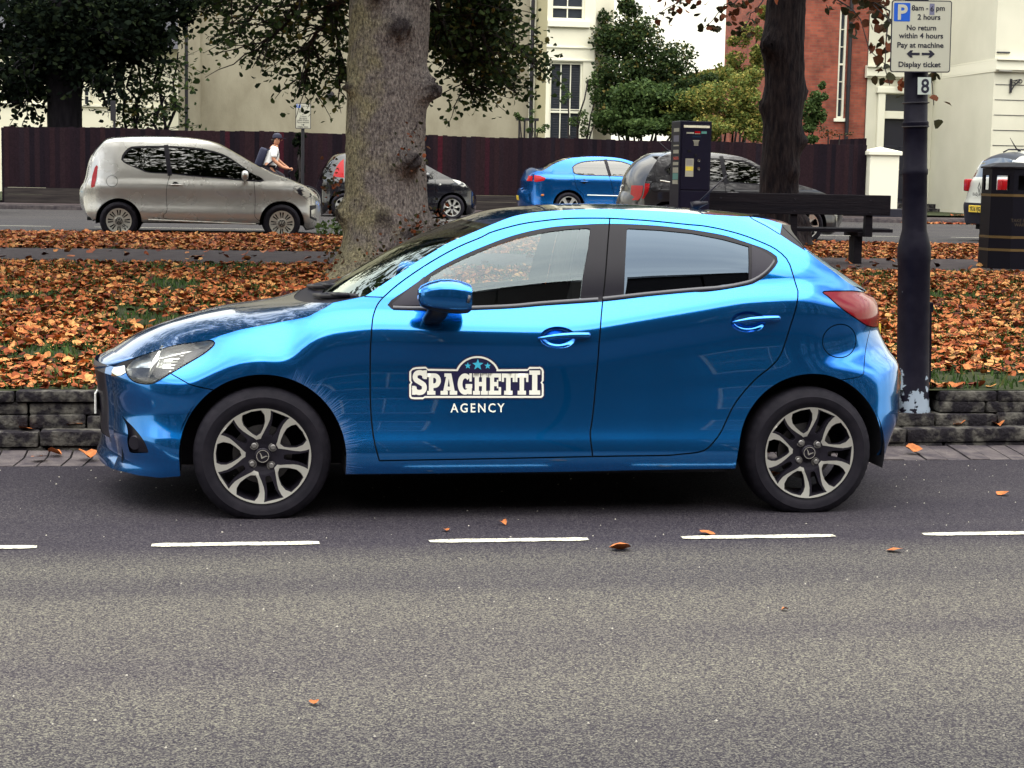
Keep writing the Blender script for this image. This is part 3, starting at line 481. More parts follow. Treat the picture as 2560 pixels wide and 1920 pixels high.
def build_sides():
    parts={}
    for far in (False,True):
        body=lift_side('body',who==-1,PA,hero,far)
        if far: body.parent=parts['body']; body.name='body_side'
        else: parts['body']=body
        lift_side('panel_gap',sel('gap','dark'),M['gap'],body,far,.012)
        for nm in ('front_door','rear_door'):
            c=BC[nm]; d=lift_side(nm,sel(nm),PA,hero,far)
            parts[(nm,far)]=d
        fdn,rdn=parts[('front_door',far)],parts[('rear_door',far)]
        xb=lambda z:np.interp(z,[.28,.5,1.0,1.38],[.224,.23,.277,.332])
        tr=sel('trim'); front=cen[:,0]<xb(cen[:,1])
        lift_side('window_trim',tr&front,M['black_trim'],fdn,far,.002); lift_side('window_trim',tr&~front,M['black_trim'],rdn,far,.002)
        lift_side('window_pane',sel('glass_f'),M['glass'],fdn,far,.008); lift_side('window_pane',sel('glass_r'),M['glass_tint'],rdn,far,.008)
        lift_side('quarter_panel',sel('quarter'),M['dark_panel'],rdn,far,.001); lift_side('sail_panel',sel('sail'),M['dark_panel'],fdn,far,-.001)
        s=-1 if not far else 1
        # headlamp: clear lens over a housing with reflector and projector
        hl=lift_side('headlight',sel('headlight'),M['lens'],hero,far,-.003)
        lift_side('headlight_housing',sel('headlight'),M['headl_in'],hl,far,.05)
        b=MB(); Tm=Matrix.Translation((-1.735,s*.64,.683))@Matrix.Rotation(s*R(-18),4,'Z')@Matrix.Rotation(R(8),4,'X')
        def P(x,z,y): 
            return (x,s*(float(HS.y(x,z))-y),z)
        for (x0,z0,x1,z1,w) in [(-1.80,.628,-1.74,.768,.012),(-1.79,.70,-1.60,.75,.006)]:
            b.tube([P(x0,z0,.02),P((x0+x1)/2,(z0+z1)/2,.015),P(x1,z1,.02)],[w*.6,w*1.5,w*.5],8)
        b.build('reflector',M['chrome'],hl,True)
        b=MB()
        for i in range(6): b.tube([P(-1.71+i*.004,.655+i*.013,.022),P(-1.66+i*.004,.660+i*.013,.022)],.0045,6)
        b.build('lamp_grille',M['black_trim'],hl,True)
        b=MB(); b.add([P(x,z,.03) for x,z in [(-1.875,.628),(-1.81,.612),(-1.72,.648),(-1.70,.672),(-1.78,.672),(-1.885,.662)]],[(0,1,2,3,4,5)]); b.build('lamp_bezel',M['black_trim'],hl)
        b=MB(); b.add([P(x,z,.03) for x,z in [(-1.69,.668),(-1.62,.708),(-1.54,.76),(-1.515,.785),(-1.58,.762),(-1.66,.722)]],[(0,1,2,3,4,5)]); b.build('lamp_bezel',M['black_trim'],hl)
        tl=lift_side('taillight',sel('taillight'),M['red_lens'],hero,far,-.004)
        lift_side('fuel_flap',sel('flap'),PA,hero,far,.0) if not far else None
        if far: 
            o=lift_side('body_patch',sel('flap'),PA,parts['body'],True)
        fb=lift_side('front_bumper',sel('front_bumper'),PA,hero if not far else parts['fb'],far)
        if not far: parts['fb']=fb
        else: fb.name='bumper_corner'
        lift_side('grille_surround',sel('chrome_wing'),M['chrome'],parts['fb'],far,-.004)
        lift_side('fog_lamp_recess',sel('fog'),M['black_trim'],parts['fb'],far,.0,lambda p:-.03*np.clip((p[:,0]+1.93)/.05,0,1)*np.clip((-1.80-p[:,0])/.05,0,1))
        b=MB(); T_=Matrix.Translation((-1.868,s*(.648),.325)); b.lathe([(.0,0),(.03,0),(.036,.006),(.036,.03)],20,T_@Matrix.Rotation(0 if s<0 else math.pi,4,'Z')@Matrix.Rotation(-R(35),4,'Z'),'y'); b.build('fog_lamp',M['gunmetal'],parts['fb'],'auto')
        rb=lift_side('rear_bumper',sel('rear_bumper'),PA,hero if not far else parts['rb'],far)
        if not far: parts['rb']=rb
        else: rb.name='bumper_corner'
        lift_side('side_winglet',sel('winglet'),M['black_trim'],parts['body'],far,.003)
        # door handles
        for nm,L0,L1,tz in (('front_door',(-.033,.8300),(.214,.8455),0),('rear_door',(.891,.9095),(1.124,.9295),0)):
            d=parts[(nm,far)]
            c=BC[nm]
            # the bowl: an open dish set into the door
            nb=14; v=[];f=[]
            for i,(k,dp) in enumerate([(1.0,.0),(.955,.003),(.86,.015),(.6,.026),(.2,.029)]):
                for j in range(40):
                    a=2*math.pi*j/40; x=c[0]+.086*k*math.cos(a); z=c[1]-.002+.050*k*math.sin(a); v.append((x,s*(float(HS.y(x,z))-dp+ .0),z))
            for i in range(4):
                for j in range(40): f.append((i*40+j,i*40+(j+1)%40,(i+1)*40+(j+1)%40,(i+1)*40+j))
            f.append(tuple(4*40+j for j in range(40)))
            if s>0: f=[q[::-1] for q in f]
            mobj('handle_bowl',v,f,PA,d,True)
            b=MB(); pts=[];rad=[]
            for t in list(np.linspace(0,.93,12))+[.96,.98,.995,1.0]:
                x=L0[0]+(L1[0]-L0[0])*t; z=L0[1]+(L1[1]-L0[1])*t+.006*math.sin(math.pi*t); y=float(HS.y(x,z))
                pts.append((x,s*(y+.004+.014*math.sin(math.pi*min(1,max(0,t*.9+.05)))),z)); rad.append(.0145*min(1,.40+1.8*t,(1-(max(0,t-.93)/.07)**2)**.5+.05))
            b.tube(pts,rad,12,ry=1.0); b.build('handle',PA,d,True)
    return parts
HP=build_sides()
def rail3(c,off=0):
    c=np.array(c); return np.stack([c[:,0],HS.y(c[:,0],c[:,1])-off,c[:,1]],1)
def loft(name,near,cen_,m,parent,nv=25,pw=2.0,cols=None):
    """near: half-width rail (x,y,z) on one side, cen_: centreline (x,z), same count; mirrored across"""
    n=len(near); v=[];f=[]
    for i in range(n):
        r=near[i]; c=cen_[i]
        for j in range(nv):
            t=-1+2*j/(nv-1); k=abs(t)**pw; v.append((c[0]+(r[0]-c[0])*k,r[1]*t,c[1]+(r[2]-c[1])*k))
    for i in range(n-1):
        for j in range(nv-1):
            t=abs(-1+2*(j+.5)/(nv-1))
            if cols is None or cols[0]<=t<cols[1]: f.append((i*nv+j,(i+1)*nv+j,(i+1)*nv+j+1,i*nv+j+1))
    u,inv=np.unique(np.array(f),return_inverse=True)
    return mobj(name,[v[k] for k in u],inv.reshape(-1,4),m,parent,True)
BODY=HP['body']
c_hood=smooth_curve([(-2.0,.6975),(-1.9,.7606),(-1.788,.8105),(-1.676,.8492),(-1.564,.8804),(-1.451,.9041),(-1.347,.9182),(-1.19,.938),(-1.12,.950)],50)
loft('bonnet',rail3(hood_e),c_hood,PA,hero)
c_cowl=resample([(-1.12,.946),(-.98,.972)],10); loft('cowl',rail3(cowl_e),c_cowl,M['black_trim'],hero)
c_ws=smooth_curve([(-.98,.972),(-.8766,1.043),(-.7191,1.137),(-.561,1.224),(-.4022,1.296),(-.275,1.350)],40); M['screen_glass']=glass('screen_glass',(.70,.78,.72),.15,(.92,1,.92)); loft('windscreen',rail3(pil_e),c_ws,M['screen_glass'],hero)
c_roof=smooth_curve([(-.275,1.350),(-.14,1.388),(-.03,1.411),(.1264,1.427),(.2351,1.434),(.399,1.439),(.5641,1.439),(.7302,1.434),(1.0022,1.418),(1.10,1.410)],60)
loft('roof',rail3(roof_e),c_roof,PA,BODY)
c_spo=smooth_curve([(1.10,1.410),(1.19,1.402),(1.262,1.390),(1.327,1.374),(1.375,1.352)],14); loft('roof_spoiler',rail3(spo_e),c_spo,PA,BODY)
c_win=resample([(1.375,1.352),(1.36,1.335),(1.37,1.28)],14); loft('spoiler_back',rail3(win_e),c_win,M['black_trim'],BODY)
tg_near=np.vstack([rail3(hat_e)]); c_hat=resample([(1.37,1.28),(1.78,1.03)],30)
loft('rear_window',tg_near,c_hat,M['glass_tint'],hero)
tn=rail3(tail_c); xc=np.array([(p[0]+.055+.08*max(0,min(1,(.72-p[2])/.1)),p[2]) for p in tn]); ku=TZ>.70
ku2=~ku; ku2[np.where(ku2)[0][0]-1]=True
tgt=loft('tailgate',tn[ku],xc[ku],PA,hero); loft('bumper_face',tn[ku2],xc[ku2],PA,HP['rb'])
b=MB(); b.box(1.815,1.836,-.26,.26,.75,.86); b.build('number_plate',M['plate_y'],tgt)
# nose: panel ahead of the bonnet, fascia with grille and lower lip
nn=rail3(nose_c); 
def nose_cx(z): return float(np.interp(z,[.17,.2,.24,.29,.35,.45,.54,.58,.62,.66],[-2.07,-2.085,-2.066,-2.06,-2.065,-2.073,-2.08,-2.088,-2.095,-2.085]))
nc=np.array([(nose_cx(z),z) for z in NZ]); 
lo_,hi_=.30,.60
ia=np.where(NZ>=hi_)[0]; ib_=np.where((NZ<=hi_+.02)&(NZ>=lo_-.01))[0]; ic=np.where(NZ<=lo_+.012)[0]
loft('bumper_face',nn[ia],nc[ia],M['dark_panel'],HP['fb'],cols=(0,.86)); loft('bumper_face',nn[ia],nc[ia],PA,HP['fb'],cols=(.86,1.1)); loft('lower_lip',nn[ic],nc[ic],PA,HP['fb'])
loft('grille',nn[ib_]*np.array([1,1,1]),nc[ib_]+np.array([.004,0]),M['black_trim'],HP['fb'],nv=41,cols=(0,.80)); loft('bumper_face',nn[ib_],nc[ib_],PA,HP['fb'],nv=41,cols=(.86,1.1)); loft('grille_frame',nn[ib_],nc[ib_],M['dark_panel'],HP['fb'],nv=41,cols=(.80,.86))
b=MB()
for i in range(5): z=.36+.05*i; b.tube([(nose_cx(z)+.115*(t/.45)**2+.006,t,z) for t in np.linspace(-.34,.34,9)],.006,6)
b.build('grille_bar',M['gunmetal'],HP['fb'],True)
b=MB(); b.bbox(-2.078,-2.068,-.2,.2,.40,.50,.003); b.build('number_plate',M['white'],HP['fb'])
na=rail3(resample([(-1.8731,.7104),(-1.922,.6855),(-1.985,.656)],12)); v=[];f=[]
top=[(-1.8731,float(HS.y(-1.8731,.7104)),.7104)]
for i,t in enumerate(np.linspace(-1,1,41)):
    a=abs(t); yN=float(HS.y(-1.8731,.7104)); y=yN*t; xt=-2.0+(-1.8731+2.0)*a*a; zt=.6975+(.7104-.6975)*a*a
    xb=-2.097+(-1.8731+2.097)*a**2.4; zb=.618+(.7085-.618)*a**3
    xm,zm=(xt+xb)/2-.010*(1-a),(zt+zb)/2+.012*(1-a)
    v+=[(xt,y,zt),(xm,y,zm),(xb,y,zb),(xb+.05,y,zb-.012)]
for i in range(40):
    for k in range(3): f.append((i*4+k,i*4+4+k,i*4+5+k,i*4+1+k))
mobj('nose_panel',v,f,PA,HP['fb'],True)
# door mirrors
def mirror(s,parent):
    U=np.linspace(0,1,22); v=[];f=[];n=28
    x0,x1=-.600,-.368
    zt=np.interp(U,[0,.04,.2,.4,.6,.8,.95,1],[1.056,1.072,1.091,1.104,1.107,1.101,1.091,1.084]); zb=np.interp(U,[0,.04,.2,.4,.6,.8,.95,1],[1.010,.982,.967,.958,.952,.950,.953,.962])
    yd=np.interp(U,[0,.06,.2,.4,.6,.8,1],[.03,.052,.075,.09,.098,.098,.09])
    yc=.915
    for i,u in enumerate(U):
        x=x0+(x1-x0)*u; h=(zt[i]-zb[i])/2; c=(zt[i]+zb[i])/2
        for j in range(n):
            a=2*math.pi*j/n; ca,sa=math.cos(a),math.sin(a); e=.66
            v.append((x+.02*(abs(ca)**.5)*0,s*(yc+yd[i]*math.copysign(abs(ca)**e,ca)),c+h*math.copysign(abs(sa)**e,sa)))
    for i in range(len(U)-1):
        for j in range(n): f.append((i*n+j,i*n+(j+1)%n,(i+1)*n+(j+1)%n,(i+1)*n+j))
    f.append(tuple(range(n)))
    if s<0: f=[q[::-1] for q in f]
    mi=[]
    for k,q in enumerate(f):
        jj=k%n; a=2*math.pi*(jj+.5)/n; mi.append(1 if k<(len(U)-1)*n and math.sin(a)<-.60 else 0)
    o=mobj('mirror',v,f,[PA,M['black_trim']],parent,True,mi=mi)
    b=MB(); vv=[(x1-.004,s*(yc+yd[-1]*.93*math.copysign(abs(math.cos(a))**.75,math.cos(a))),1.035+.033*math.copysign(abs(math.sin(a))**.75,math.sin(a))) for a in np.linspace(0,2*math.pi,28,endpoint=False)]
    b.add(vv,[tuple(range(28))]); b.build('mirror_glass',M['chrome'],o)
    b=MB(); b.add([],[])
    st=[(-.555,-.455,.985,.915,.06),(-.560,-.455,.955,.885,.055),(-.572,-.470,.918,.83,.05),(-.560,-.485,.895,.79,.045)]
    vv=[];ff=[]
    for (xa,xb_,z,y,w) in st:
        for j in range(16):
            a=2*math.pi*j/16; vv.append(((xa+xb_)/2+(xb_-xa)/2*math.copysign(abs(math.cos(a))**.7,math.cos(a)),s*(y+w*math.copysign(abs(math.sin(a))**.7,math.sin(a))),z))
    for i in range(3):
        for j in range(16): ff.append((i*16+j,i*16+(j+1)%16,(i+1)*16+(j+1)%16,(i+1)*16+j))
    ff.append(tuple(3*16+j for j in range(16)))
    b.add(vv,ff); b.build('mirror_foot',M['black_trim'],o,True)
    b=MB(); b.tube([(x1-.02,s*(yc+.099),1.005),(x1-.012,s*(yc+.098),1.04)],.007,8); b.build('indicator',M['grey_trim'],o,True)
for s,far in ((-1,False),(1,True)): mirror(s,HP[('front_door',far)])
# belt moulding under the windows
for s,far in ((-1,False),(1,True)):
    lowf=[(-.70,.9605),(-.5885,.9585),(-.3928,.960),(-.152,.970),(-.003,.984),(.262,1.004)]; lowr=[(.284,1.007),(.4986,1.032),(.7001,1.053),(.8531,1.067),(.9708,1.0895),(1.0108,1.104),(1.0511,1.128),(1.088,1.160),(1.113,1.192)]
    for ln,nm in ((lowf,'front_door'),(lowr,'rear_door')):
        c=smooth_curve(ln,40); v=[];f=[]
        for (x,z) in c:
            for dz,do in ((-.006,.001),(-.004,.006),(.008,.006),(.012,.001)): v.append((x,s*(float(HS.y(x,z+dz))+do),z+dz))
        for i in range(len(c)-1):
            for k in range(3): f.append((i*4+k,i*4+4+k,i*4+5+k,i*4+1+k))
        if s>0: f=[q[::-1] for q in f]
        mobj('belt_moulding',v,f,M['grey_trim'],HP[(nm,far)],True)
# wipers, aerial
for y0,y1,xo in ((-.66,-.18,0),(.05,.5,0)):
    b=MB(); b.tube([(-.86,y0,1.005),(-.93,(y0*.7+y1*.3),.998),(-1.0,(y0+y1)/2,.99),(-1.03,y1,.978)],[.014,.018,.016,.010],8); b.tube([(-.90,y0+.02,1.01),(-.985,(y0+y1)/2,1.0)],[.012,.010],8); b.build('wiper',M['black_trim'],hero,True)
b=MB(); b.tube([(.90,0,1.432),(.93,0,1.445),(.98,0,1.456)],[.03,.02,.006],10); b.tube([(.915,0,1.44),(.99,0,1.515),(1.075,0,1.595)],[.006,.0045,.004],8); b.build('aerial',M['black_trim'],hero,True)
# wheels
def slot_zones():
    Z=[]
    for k in range(5):
        s_=68+72*k; Z.append([(r*.2185*math.cos(R(s_+a)),r*.2185*math.sin(R(s_+a))) for r,a in [(.972,12.5),(.972,-12.5),(.90,-11.5),(.78,-10.8),(.66,-12),(.52,-17),(.42,-24),(.34,-30),(.30,0),(.34,30),(.42,24),(.52,18),(.66,13),(.78,11),(.90,11.5)]])
    return Z
def polar_holes():
    H=[]
    for k in range(5):
        o=104+72*k; s_=68+72*k
        H.append([(r,o+a) for r,a in [(.955,12),(.965,0),(.965,-12),(.86,-16.5),(.72,-18),(.58,-15),(.475,-9),(.435,3),(.50,10),(.63,15.5),(.76,17.5),(.87,15.5)]])
        H.append([(r,s_+a) for r,a in [(.95,9.5),(.95,0),(.95,-9.5),(.86,-8),(.75,-6.8),(.60,-7),(.50,-7.5),(.44,-5),(.44,5),(.50,7.5),(.6,7.5),(.75,7),(.86,8.5)]])
    return H
def hero_wheel(x,s):
    w=empty('wheel',(x,s*.826,WZ),0 if s<0 else math.pi); w.parent=hero
    make_tyre(w,.213,.3115,.185,WZ-.002)
    f=spoke_rim(w,.2185,polar_holes(),.355,M['silver'],M['gunmetal'],depth=.035,dish=.016,bolts=4,cap=.165,boltr=.275,zones=slot_zones())
    # winged emblem on the cap
    b=MB()
    b.lathe([(.029,.0045),(.029,.001),(.0255,.001),(.0255,.0045)],36,None,'y')
    def wg(p): b.prism(p,.0005,.004)
    wg([(-.024,.010),(-.012,.008),(-.002,-.001),(.0,-.004),(.002,-.001),(.012,.008),(.024,.010),(.0135,.0035),(.004,-.010),(0,-.013),(-.004,-.010),(-.0135,.0035)])
    e=b.build('emblem',M['chrome'],f,'auto'); e.rotation_euler=(0,R(25),0)
    return w
for x in (WF,WR):
    for s in (-1,1): hero_wheel(x,s)
# wheel wells, underbody, cabin
for xw in (WF,WR):
    n=24
    for s in (-1,1):
        b=MB(); v=[];f=[]
        for i in range(n+1):
            a=R(-12)+R(204)*i/n; x=xw+.385*math.cos(a); z=WZ+.385*math.sin(a)
            v+=[(x,s*.80,z),(x,s*.50,z)]
        for i in range(n): f.append((2*i,2*i+1,2*i+3,2*i+2))
        v.append((xw,s*.5,WZ)); c=len(v)-1
        for i in range(n): f.append((2*i+1,c,2*i+3))
        b.add(v,f); b.build('wheel_well',M['liner'],BODY)
b=MB(); b.box(-1.66,-.90,-.49,.49,.2,.62); b.box(-.91,.9,-.76,.76,.19,.27); b.box(.9,1.66,-.49,.49,.24,.6); b.box(-1.93,-1.66,-.55,.55,.18,.3); b.box(1.66,1.8,-.45,.45,.27,.6); b.build('underbody',M['under'],BODY)
b=MB(); b.bbox(-.98,-.62,-.66,.66,.62,.93,.05); b.build('dashboard',M['interior'],hero,True)
def seat_mb(x,y,w,h=.60,rake=14):
    b=MB(); b.bbox(x-.28,x+.24,y-w/2,y+w/2,.33,.50,.05)
    Tm=Matrix.Translation((x+.22,y,.46))@Matrix.Rotation(R(rake),4,'Y'); b.bbox(-.07,.07,-w/2,w/2,0,h,.05,Tm)
    if w<.7: b.bbox(-.05,.05,-.13,.13,h+.03,h+.21,.04,Tm); b.box(-.01,.01,-.06,-.045,h-.02,h+.06,Tm); b.box(-.01,.01,.045,.06,h-.02,h+.06,Tm)
    return b
for y in (-.36,.36): seat_mb(.10,y,.5).build('seat',M['seat'],hero,True)
seat_mb(.88,0,1.15,.55,20).build('rear_seat',M['seat'],hero,True)
b=MB(); b.box(-.9,.88,-.72,.72,.27,.30); b.box(1.1,1.62,-.49,.49,.6,.95)
for s in (-1,1):
    # inner door skins follow the outside 6 cm in
    v=[];f=[]; X=np.linspace(-.85,1.2,24)
    for x in X:
        zb_=float(np.interp(x,[-.7,-.15,.28,.8,1.2],[.955,.965,1.0,1.055,1.10]))
        for z in ((.3,.6,zb_-.01) if x<.84 else (.74,.8,zb_-.01)): v.append((x,s*(float(HS.y(x,z))-.05),z))
    for i in range(len(X)-1):
        for k in range(2): f.append((i*3+k,i*3+3+k,i*3+4+k,i*3+1+k))
    b.add(v,f)
    # pillars B and C inside
    b.tube([(.34,s*.66,1.0),(.36,s*.60,1.2),(.39,s*.54,1.37)],.05,8)
    b.tube([(1.08,s*.62,1.08),(1.2,s*.58,1.2),(1.15,s*.5,1.32)],.08,8)
b.build('cabin_lining',M['interior'],hero)
b=MB(); v=[];f=[]; re=rail3(roof_e,.03)
for i in range(len(re)):
    for j in range(9): t=-1+j/4; v.append((re[i][0]+(c_roof[i][0]-re[i][0])*(1-t*t),re[i][1]*t,re[i][2]-.03+.01*(1-t*t)))
for i in range(len(re)-1):
    for j in range(8): f.append((i*9+j,i*9+9+j,i*9+10+j,i*9+1+j))
b.add(v,f); b.build('headlining',M['lining'],hero,True)
b=MB(); pts=[(-.42+.06*math.sin(a)*.6,.36+.18*math.cos(a),.86+.18*math.sin(a)*.92) for a in np.linspace(0,2*math.pi,25)]; b.tube(pts,.014,8,False); b.tube([(-.48,.36,.85),(-.62,.36,.80)],.03,8); b.tube([(-.43,.2,.86),(-.48,.36,.85),(-.43,.52,.86)],.018,8); b.build('steering_wheel',M['black_trim'],hero,True)
# lettering on the door
def decal(name,V,F,m,parent,off):
    v=[(x,-(float(HS.y(x,z))+off),z) for x,z in V]; return mobj(name,v,F,m,parent,True)
def fill(polys,holes=(),step=.02):
    A=np.vstack([np.array(p) for p in polys]); gx,gz=np.meshgrid(np.arange(A[:,0].min(),A[:,0].max(),step),np.arange(A[:,1].min(),A[:,1].max(),step)); g_=np.stack([gx.ravel(),gz.ravel()],1)
    P,t=cdt(list(polys)+list(holes),g_); c=P[t].mean(1); k=np.zeros(len(t),bool)
    for p in polys: k|=inpoly(c,p)
    for h in holes: k&=~inpoly(c,h)
    t=t[k]; u,inv=np.unique(t,return_inverse=True); return P[u],inv.reshape(-1,3)
# badge coordinates: 0..780 wide, up; taken to the door in metres
def U(p): return [(-.629+a*.629/780+ (0), .5565+b*(.1435/180)+ a*(-.0005/780)) for a,b in p]
def arc(cx,cy,r,a0,a1,n=16,ry=None): return [(cx+r*math.cos(R(a)),cy+(ry or r)*math.sin(R(a))) for a in np.linspace(a0,a1,n)]
def badge(o):   # outline grown by o
    L=[(0-o,20-o),(0-o,78+o*.2),(8-o*.9,88),(0-o,98),(0-o,150),(20,172+o),(40,178+o),(95,180+o),(108,168+o)]
    L+=[(268-o*.8,166+o)]+arc(392,120,132+o,158-o*.0,22,22,122+o)+[(510+o*.8,166+o)]
    L+=[(680,168+o),(692,180+o),(745,180+o)]+arc(745,150,32+o,80,0,6)+[(777+o,98),(768+o*.9,88),(777+o,78),(777+o,20-o)]+arc(757,18,20+o,0,-90,6)
    L+=[(90,-2-o),(80,-9-o),(30,-9-o)]+arc(20,12,20+o,-90,-180,6)
    return L
BADGE_OFF=.0
bp,bt=fill([U(badge(5))]); bd=decal('badge',bp,bt,M['navy_vinyl'],HP[('front_door',False)],.0016)
wp,wt=fill([U(badge(-2))],[U(badge(-13))]); decal('badge_border',wp,wt,M['white_vinyl'],bd,.0028)
def slab(ch,x,w,z0,z1,t=.30):
    """slab-serif capitals from strokes; returns (outer polys, holes)"""
    h=z1-z0; st=w*t; sf=h*.20; P=[];Hh=[]
    B=lambda a,b,c,d:P.append([(x+a*w,z0+c*h),(x+b*w,z0+c*h),(x+b*w,z0+d*h),(x+a*w,z0+d*h)])
    if ch=='T': B(.33,.67,0,1); B(.18,.82,0,.19); B(0,1,.80,1); B(0,.17,.60,1); B(.83,1,.60,1)
    if ch=='I': B(.27,.73,0,1); B(.02,.98,0,.18); B(.02,.98,.82,1)
    if ch=='H': B(.12,.40,0,1); B(.60,.88,0,1); B(.3,.7,.40,.60); B(0,.47,0,.18); B(.53,1,0,.18); B(0,.47,.82,1); B(.53,1,.82,1)
    if ch=='E': B(.12,.44,0,1); B(0,1,0,.19); B(0,1,.81,1); B(.4,.76,.40,.60); B(.80,1,0,.36); B(.80,1,.64,1); B(.66,.78,.30,.70)
    if ch=='A':
        P.append([(x+a*w,z0+b*h) for a,b in [(.10,0),(.38,1),(.66,1),(.93,0),(.66,0),(.615,.20),(.385,.20),(.345,0)]]); Hh.append([(x+a*w,z0+b*h) for a,b in [(.43,.38),(.575,.38),(.505,.76)]])
        B(-.02,.44,0,.18); B(.56,1.04,0,.18); B(.22,.5,.84,1)
    if ch=='P':
        P.append([(x+a*w,z0+b*h) for a,b in [(.12,0),(.12,1),(.55,1)]]+[(x+w*(.55+.45*math.cos(R(q))),z0+h*(.66+.34*math.sin(R(q)))) for q in np.linspace(90,-90,14)]+[(x+.46*w,z0+.32*h),(x+.46*w,0*h+z0)]); Hh.append([(x+.44*w,z0+.53*h)]+[(x+w*(.52+.14*math.cos(R(q))),z0+h*(.66+.13*math.sin(R(q)))) for q in np.linspace(-90,90,9)]+[(x+.44*w,z0+.79*h)])
        B(0,.6,0,.18); B(0,.3,.82,1)
    if ch in 'GS':
        if ch=='G':
            o=[(.5+.5*math.cos(R(q)),.5+.5*math.sin(R(q))) for q in np.linspace(42,318,34)]; i_=[(.52+.19*math.cos(R(q)),.5+.27*math.sin(R(q))) for q in np.linspace(318,42,24)]
            P.append([(x+a*w,z0+b*h) for a,b in o+i_]); B(.54,1,.30,.50); B(.72,.97,.02,.45); B(.80,.97,.62,1)
        else:
            cl=[(.86,.70),(.80,.83),(.62,.895),(.45,.90),(.27,.85),(.20,.73),(.27,.61),(.45,.54),(.62,.475),(.79,.40),(.83,.26),(.74,.14),(.55,.095),(.38,.10),(.2,.16),(.13,.30)]
            c=smooth_curve(cl,50); tt=np.gradient(c,axis=0); tt/=np.linalg.norm(tt,axis=1,keepdims=True); nn_=np.stack([-tt[:,1],tt[:,0]],1); wd=np.array([.14])[:,None]
            for k in range(len(c)-1):
                sc=np.array([.17,.105]); q=[c[k]+nn_[k]*sc,c[k+1]+nn_[k+1]*sc,c[k+1]-nn_[k+1]*sc,c[k]-nn_[k]*sc]; P.append([(x+a*w,z0+b*h) for a,b in q])
            B(.76,1.0,.64,1); B(0,.23,0,.36)
    return P,Hh
LT=[('S',18,84,18,158),('P',104,78,18,140),('A',182,90,18,140),('G',278,84,18,140),('H',366,86,18,140),('E',456,72,18,140),('T',532,76,18,140),('T',610,76,18,140),('I',690,66,18,158)]
for ch,x,w,z0,z1 in LT:
    Pp,Hh=slab(ch,x,w,z0,z1); V,F=fill([U(p) for p in Pp],[U(p) for p in Hh],.03); decal('letter',V,F,M['white_vinyl'],bd,.0030)
def star(cx,cy,r):
    return [(cx+(r if k%2==0 else r*.42)*math.sin(math.pi*k/5),cy+(r if k%2==0 else r*.42)*math.cos(math.pi*k/5)) for k in range(10)]
for cx,cy,r in ((336,184,20),(393,190,34),(450,184,20)):
    V,F=fill([U(star(cx,cy,r))],(),.03); st=decal('star',V,F,M['cyan_vinyl'],bd,.0030)
tv,tf=mesh_text('AGENCY',1,.012,'LEFT',1.32)
w0=tv[:,0].min(); ww=tv[:,0].max()-w0; hh=tv[:,1].max()
decal('lettering',[(-.4385+(a-w0)*.2515/ww,.4915+b*.0400/hh) for a,b,_ in tv],tf,M['white_vinyl'],HP[('front_door',False)],.0025)
